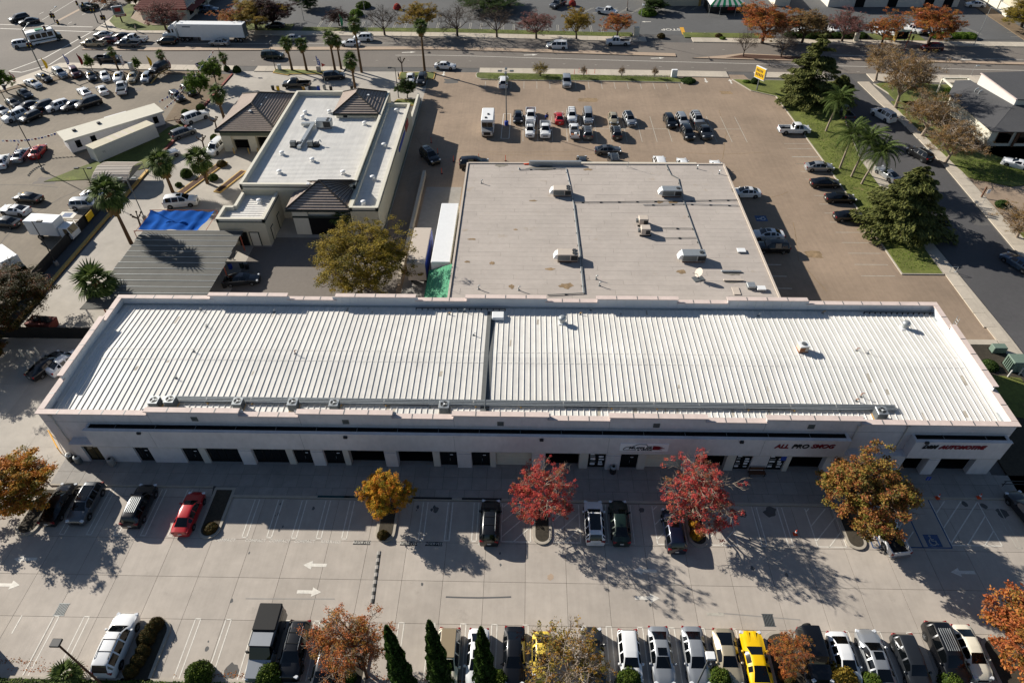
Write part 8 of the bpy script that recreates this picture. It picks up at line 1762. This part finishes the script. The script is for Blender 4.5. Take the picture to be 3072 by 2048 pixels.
cabinet('I',2275,585,1.9,1.6,1.6,'green_box','large green transformer with fins right of the building','transformer',0,True); cabinet('I',2160,470,1.6,.9,.9,'green_box','low green equipment box behind the transformer','equipment_box')
cabinet('C',1190,285,1.0,.7,1.7,'cream_light','cream cabinet in the far hedge')
for x,y,lb in ((2235,650,'left white bollard beside the transformer'),(2310,635,'right white bollard beside the transformer')): p=P('I',x,y); t=thing('bollard',lb,'bollard',(p.x,p.y,.1)); MB().tube((0,0,0),(0,0,1.1),.09,n=10).build('post',MT['white_paint'],t,local=True); MB().lathe([(.09,1.1),(.05,1.16)],10).build('cap',MT['white_paint'],t,local=True)
for x,y,lb in ((165,505,'left pale bollard behind the shaded black sedan'),(220,510,'middle pale bollard behind the shaded black sedan'),(268,490,'right pale bollard behind the shaded black sedan')): p=P('G',x,y); t=thing('bollard',lb,'bollard',(p.x,p.y,.01)); MB().tube((0,0,0),(0,0,1.2),.12,n=10).build('post',MT['cream_light'],t,local=True); MB().lathe([(.12,1.2),(.06,1.27)],10).build('cap',MT['cream_light'],t,local=True)
p=P('G',290,275,.8); t=thing('dumpster','dark red skip heaped with black bags behind the fence','dumpster',(p.x,p.y,0),R(-5)); MB().hull([(-1.5,-.8,.1),(1.5,-.8,.1),(1.5,.8,.1),(-1.5,.8,.1)],[(-1.7,-.9,1.3),(1.7,-.9,1.3),(1.7,.9,1.3),(-1.7,.9,1.3)]).build('bin',MT['red_kerb'],t,local=True)
for i in range(7): MB().lathe([(.1,1.2),(.4,1.3),(.42,1.5),(.2,1.75)],8,(rnd.uniform(-1.2,1.2),rnd.uniform(-.5,.5),0)).build('bag',MT['trim_black'],t,50,local=True)
t=thing('small_awning','small grey flat awning on a white post behind the corner palm','awning',(-3.5,19.7,0)); p=P('G',660,140,2.8); MB().hull([(p.x-1.6,p.y-1.1,2.7),(p.x+3,p.y-1.1,2.8),(p.x+3,p.y+1.2,3.0),(p.x-1.2,p.y+1.2,2.9)],[(p.x-1.6,p.y-1.1,2.78),(p.x+3,p.y-1.1,2.88),(p.x+3,p.y+1.2,3.08),(p.x-1.2,p.y+1.2,2.98)]).build('panel',MT['canopy_grey'],t); MB().tube((p.x-1,p.y-.8,0),(p.x-1,p.y-.8,2.7),.1,n=8).build('post',MT['white_paint'],t)
t=thing('speed_bump','long striped speed bump across the front car park','speed bump',(35,-13,0)); a,b=P('K',262,925),P('N',215,625)
n=14
for i in range(n): u,v=a.lerp(b,i/n),a.lerp(b,(i+1)/n); MB().hull([(u.x-.2,u.y,0),(u.x+.2,u.y,0),(v.x+.2,v.y,0),(v.x-.2,v.y,0)],[(u.x-.08,u.y,.07),(u.x+.08,u.y,.07),(v.x+.08,v.y,.07),(v.x-.08,v.y,.07)]).build('segment',MT['trim_black' if i%2 else 'concrete_walk'],t)
for k,x,y,lb in (('L',1580,580,'blue wheel stop in the accessible stall under the tree'),): p=P(k,x,y,.1); t=thing('wheel_stop',lb,'wheel stop',(p.x,p.y,0)); MB().hull([(-.9,-.12,0),(.9,-.12,0),(.9,.12,0),(-.9,.12,0)],[(-.85,-.07,.12),(.85,-.07,.12),(.85,.07,.12),(-.85,.07,.12)]).build('block',MT['blue_line'],t,local=True); MB().tube((-.6,0,.1),(-.6,0,.14),.03).build('pin',MT['galv'],t,local=True)
p=P('L',1640,500); t=thing('parking_sign','blue accessible parking sign leaning on a thin post','sign',(p.x,p.y,.145)); MB().tube((0,0,0),(0,0,2.0),.03).build('post',MT['galv'],t,local=True); MB().box(-.22,.22,-.02,.01,1.5,2.05).build('plate',MT['blue_sign'],t,local=True)
p=P('F',2065,370); t=thing('street_sign','white parking sign on a thin post at the office bed','sign',(p.x,p.y,.1)); MB().tube((0,0,0),(0,0,2.4),.03).build('post',MT['galv'],t,local=True); MB().box(-.25,.25,-.02,.01,1.75,2.45).build('plate',MT['white_sign'],t,local=True)
p=P('F',1835,845); t=thing('verge_barrier','low bent pipe barrier at the end of the grass verge','barrier',(p.x,p.y,.1)); MB().path([(0,0,0),(0,0,.9),(.9,0,.9),(.9,0,0)],.04).build('pipe',MT['galv'],t,local=True); MB().box(-.1,1.0,-.1,.1,-.02,.03).build('foot',MT['galv'],t,local=True)
p=P('F',2055,330); t=thing('timber_post','brown leaning timber at the office bed corner','post',(p.x,p.y,.1)); MB().hull([(-.1,-.1,0),(.1,-.1,0),(.1,.1,0),(-.1,.1,0)],[(.3,.4,1.6),(.5,.4,1.6),(.5,.6,1.6),(.3,.6,1.6)]).build('timber',MT['wood_brown'],t,local=True); MB().box(-.2,.2,-.2,.2,-.02,.06).build('footing',MT['sidewalk'],t,local=True)
# bus shelter
p=P('C',1500,290); t=thing('bus_shelter','bus stop shelter with pale end panel and dark roof bar','bus shelter',(p.x,p.y,.13)); MB().box(-1.7,1.7,-.6,.7,2.3,2.4).build('roof',MT['green_box'],t,local=True); MB().box(-1.7,-1.6,-.6,.6,.1,2.3).build('end_panel',MT['yellow_kerb'],t,local=True); MB().box(-1.5,1.6,.55,.6,.3,2.2).build('back_glass',MT['glass'],t,local=True); MB().box(-1.2,1.2,.1,.5,.42,.48).build('seat',MT['galv_dark'],t,local=True)
for x in (-1.0,1.0): MB().box(x-.05,x+.05,.2,.4,0,.42).build('seat_leg',MT['steel_dark'],t,local=True)
for x in (1.5,1.65): MB().tube((x,-.5,0),(x,-.5,2.3),.05).build('post',MT['steel_dark'],t,local=True)
p=P('C',1810,290); t=thing('shopping_cart_pile','shopping cart piled with grey bundles by the bus stop','cart',(p.x,p.y,.13)); MB().cbox(-.5,.5,-.35,.35,.5,1.0,.05).build('basket',MT['galv'],t,local=True)
for i in range(6): MB().lathe([(.1,.0),(.3,.1),(.32,.35),(.1,.5)],8,(rnd.uniform(-.5,.7),rnd.uniform(-.3,.3),.9+.12*i)).build('bundle',MT['galv' if i%2 else 'stucco_warm'],t,50,local=True)
for x in (-.4,.4):
    for y in (-.3,.3): MB().tube((x,y,0),(x,y,.5),.025).build('leg',MT['galv'],t,local=True)
# people
def person(k,x,y,label,top,legs,rz,arms=0.4,h=1.74,lean=0.0):
    b=P(k,x,y); s=h/1.74; t=thing('person',label,'person',(b.x,b.y,.01),rz)
    J={'pel':(0,0,.95),'ch':(lean*.5,0,1.25),'nk':(lean*.8,0,1.47),'hd':(lean*.9,0,1.6),'ht':(lean*.95,0,1.7),
       'hl':(0,.1,.9),'kl':(.04,.11,.5),'al':(0,.12,.09),'tl':(.16,.13,.05),'hr':(0,-.1,.9),'kr':(.06,-.11,.5),'ar':(-.04,-.12,.09),'tr':(.12,-.13,.05),
       'sl':(lean*.7,.19,1.4),'el':(arms*.3+lean*.7,.27,1.14),'wl':(arms*.8+lean*.7,.22,1.0),'fl':(arms*1.0+lean*.7,.2,.96),'sr':(lean*.7,-.19,1.4),'er':(arms*.3+lean*.7,-.27,1.14),'wr':(arms*.8+lean*.7,-.22,1.0),'fr':(arms*1.0+lean*.7,-.2,.96)}
    E=[('pel','ch'),('ch','nk'),('nk','hd'),('hd','ht'),('pel','hl'),('hl','kl'),('kl','al'),('al','tl'),('pel','hr'),('hr','kr'),('kr','ar'),('ar','tr'),('ch','sl'),('sl','el'),('el','wl'),('wl','fl'),('ch','sr'),('sr','er'),('er','wr'),('wr','fr')]
    rad={'pel':.15,'ch':.16,'nk':.065,'hd':.1,'ht':.09,'hl':.09,'hr':.09,'kl':.065,'kr':.065,'al':.05,'ar':.05,'tl':.045,'tr':.045,'sl':.075,'sr':.075,'el':.05,'er':.05,'wl':.038,'wr':.038,'fl':.04,'fr':.04}
    ks=list(J); me=bpy.data.meshes.new('body'); me.from_pydata([tuple(Vector(J[q])*s) for q in ks],[(ks.index(a),ks.index(b_)) for a,b_ in E],[]); o=bpy.data.objects.new('body',me); COL.objects.link(o)
    md=o.modifiers.new('skin','SKIN'); 
    if not me.skin_vertices: 
        bpy.context.view_layer.objects.active=o; bpy.ops.mesh.customdata_skin_add()
    for i,q in enumerate(ks): v=me.skin_vertices[0].data[i]; v.radius=(rad[q]*s,rad[q]*s); v.use_root=(q=='pel')
    sb=o.modifiers.new('sub','SUBSURF'); sb.levels=1; sb.render_levels=1
    dg=bpy.context.evaluated_depsgraph_get(); m2=bpy.data.meshes.new_from_object(o.evaluated_get(dg)); bpy.data.objects.remove(o)
    for m in (top,legs,'skin','black'): m2.materials.append(MT[m])
    for pl in m2.polygons:
        c=pl.center/s; pl.material_index=2 if c.z>1.49 or (abs(c.y)>.15 and c.z<1.03 and c.x>arms*.72) else 3 if c.z<.1 else 1 if c.z<.95 else 0; pl.use_smooth=True
    m2.name='body'; put('body',m2,t); MB().lathe([(.05,1.63),(.105,1.66),(.1,1.73),(.04,1.77)],10,(lean*.92-.02,0,0)).xf(Matrix.Scale(s,4)).build('hair',MT['trim_black'],t,60,local=True)
    return t
person('B',1418,838,'person in black clothes standing behind the white pickup','shirt_black','shirt_black',R(-100))
person('B',1408,838,'person in blue bending at the white pickup bed','blue_sign','jeans',R(-60),.5,1.7,.25)
person('A',945,222,'person walking on the far sidewalk below the restaurant lawn','tan_cab','jeans',R(180),.15)
person('F',683,695,'person in red standing at the rear of the shaded black SUV','red_sign','shirt_black',R(180),.3)
person('C',1575,295,'person in dark clothes waiting at the bus shelter','shirt_black','shirt_black',R(-90),.1)
person('B',398,555,'person in dark clothes by the yellow kerb behind the car wash','shirt_black','jeans',R(0),.2)
# drying gear behind the car wash
for k,x,y,m,lb in (('A',1880,608,'trim_black','black bin left of the black pickup behind the car wash'),('A',1915,610,'yellow_sign','small yellow bucket beside the black bin'),('A',2092,610,'wood_yellow','tan tub beside the black pickup'),('A',2115,615,'white_metal','white crate right of the tan tub'),('A',2195,610,'blue_sign','blue barrel of the wash cart'),('A',2235,605,'galv','grey towel cart behind the car wash'),('A',2280,612,'trim_black','black bags beside the towel cart'),('B',72,608,'trim_black','black bin behind the middle hipped roof')):
    p=P(k,x,y,.4); t=thing('wash_bin',lb,'bin',(p.x,p.y,0),0,'bins and carts behind the car wash'); MB().lathe([(.26,0),(.3,.1),(.34,.8),(.36,.86)],10).build('drum',MT[m],t,45,local=True); MB().lathe([(.3,.86),(.28,.9)],10).build('lid',MT['steel_dark'],t,local=True)
for x,y,lb in ((2255,555,'thin flag pole with a red pennant behind the car wash'),): p=P('A',x,650); t=thing('flag_pole',lb,'pole',(p.x,p.y,0)); MB().tube((0,0,0),(0,0,6.5),.04,.03).build('pole',MT['galv'],t,local=True); MB().face([(0,0,6.4),(.8,.1,6.0),(0,0,5.6)]).build('pennant',MT['red_sign'],t,local=True)
# shopping trolleys / red trash marks in the far lot
for x,y,lb in ((1592,25,'small red round bush in the far car park'),(385,50,'small red shrub in the far car park left of the gold tree')): p=P('B',x,y,.6); shrub(p.x,p.y,1.0,1.6,lb,'lf_red',1)
t=thing('orange_banner','orange mesh lying over the back edge of the flat roof','banner',(P('E',1280,85,WZ+.2).x,WY1-.3,WZ)); MB().cbox(-.5,.3,-.2,.3,.05,.15,.05).build('mesh',MT['orange'],t,local=True); MB().tube((-.6,0,.1),(.3,.1,.2),.03).build('rod',MT['orange'],t,local=True)

for i,(k,x,y,m,lb) in enumerate((('D',1585,800,'blue_sign','left blue drum at the edge of the grey canopy'),('D',1665,795,'dark_green_trim','dark drum behind the sedan at the grey canopy'),('D',1700,800,'steel_dark','black drum right of the dark one by the grey canopy'),('D',1545,930,'trim_black','black bags at the foot of a canopy post'))):
    p=P(k,x,y,.4); t=thing('oil_drum',lb,'drum',(p.x,p.y,.01)); MB().lathe([(.28,0),(.29,.3),(.3,.31),(.29,.33),(.29,.6),(.3,.61),(.28,.88)],12).build('drum',MT[m],t,45,local=True); MB().lathe([(.26,.88),(.26,.9)],12).build('lid',MT['galv_dark'],t,local=True)
p=P('M',490,1125,.6); b_=(p.x,p.y-.2); fan_palm(b_,1.5,1.15,'low young fan palm at the bottom edge left of the clipped bushes',nf=26)
t=thing('shadow_wall','pale low wall at the bottom left, added to cast the shadow of an unseen building','wall',(-1,-21.5,0))  # low stand-in for the building past the left edge, shaped for its shadow
for a in (MB().box(-6,3.2,-19.9,-19.6,0,2.0),MB().box(2.9,3.2,-26,-19.9,0,2.0)): a.build('wall',MT['cream_light'],t)
MB().box(-6,3.3,-20.0,-19.5,2.0,2.1).build('wall_cap',MT['cream_light'],t); MB().box(2.8,3.3,-26,-20.0,2.0,2.1).build('wall_cap',MT['cream_light'],t)
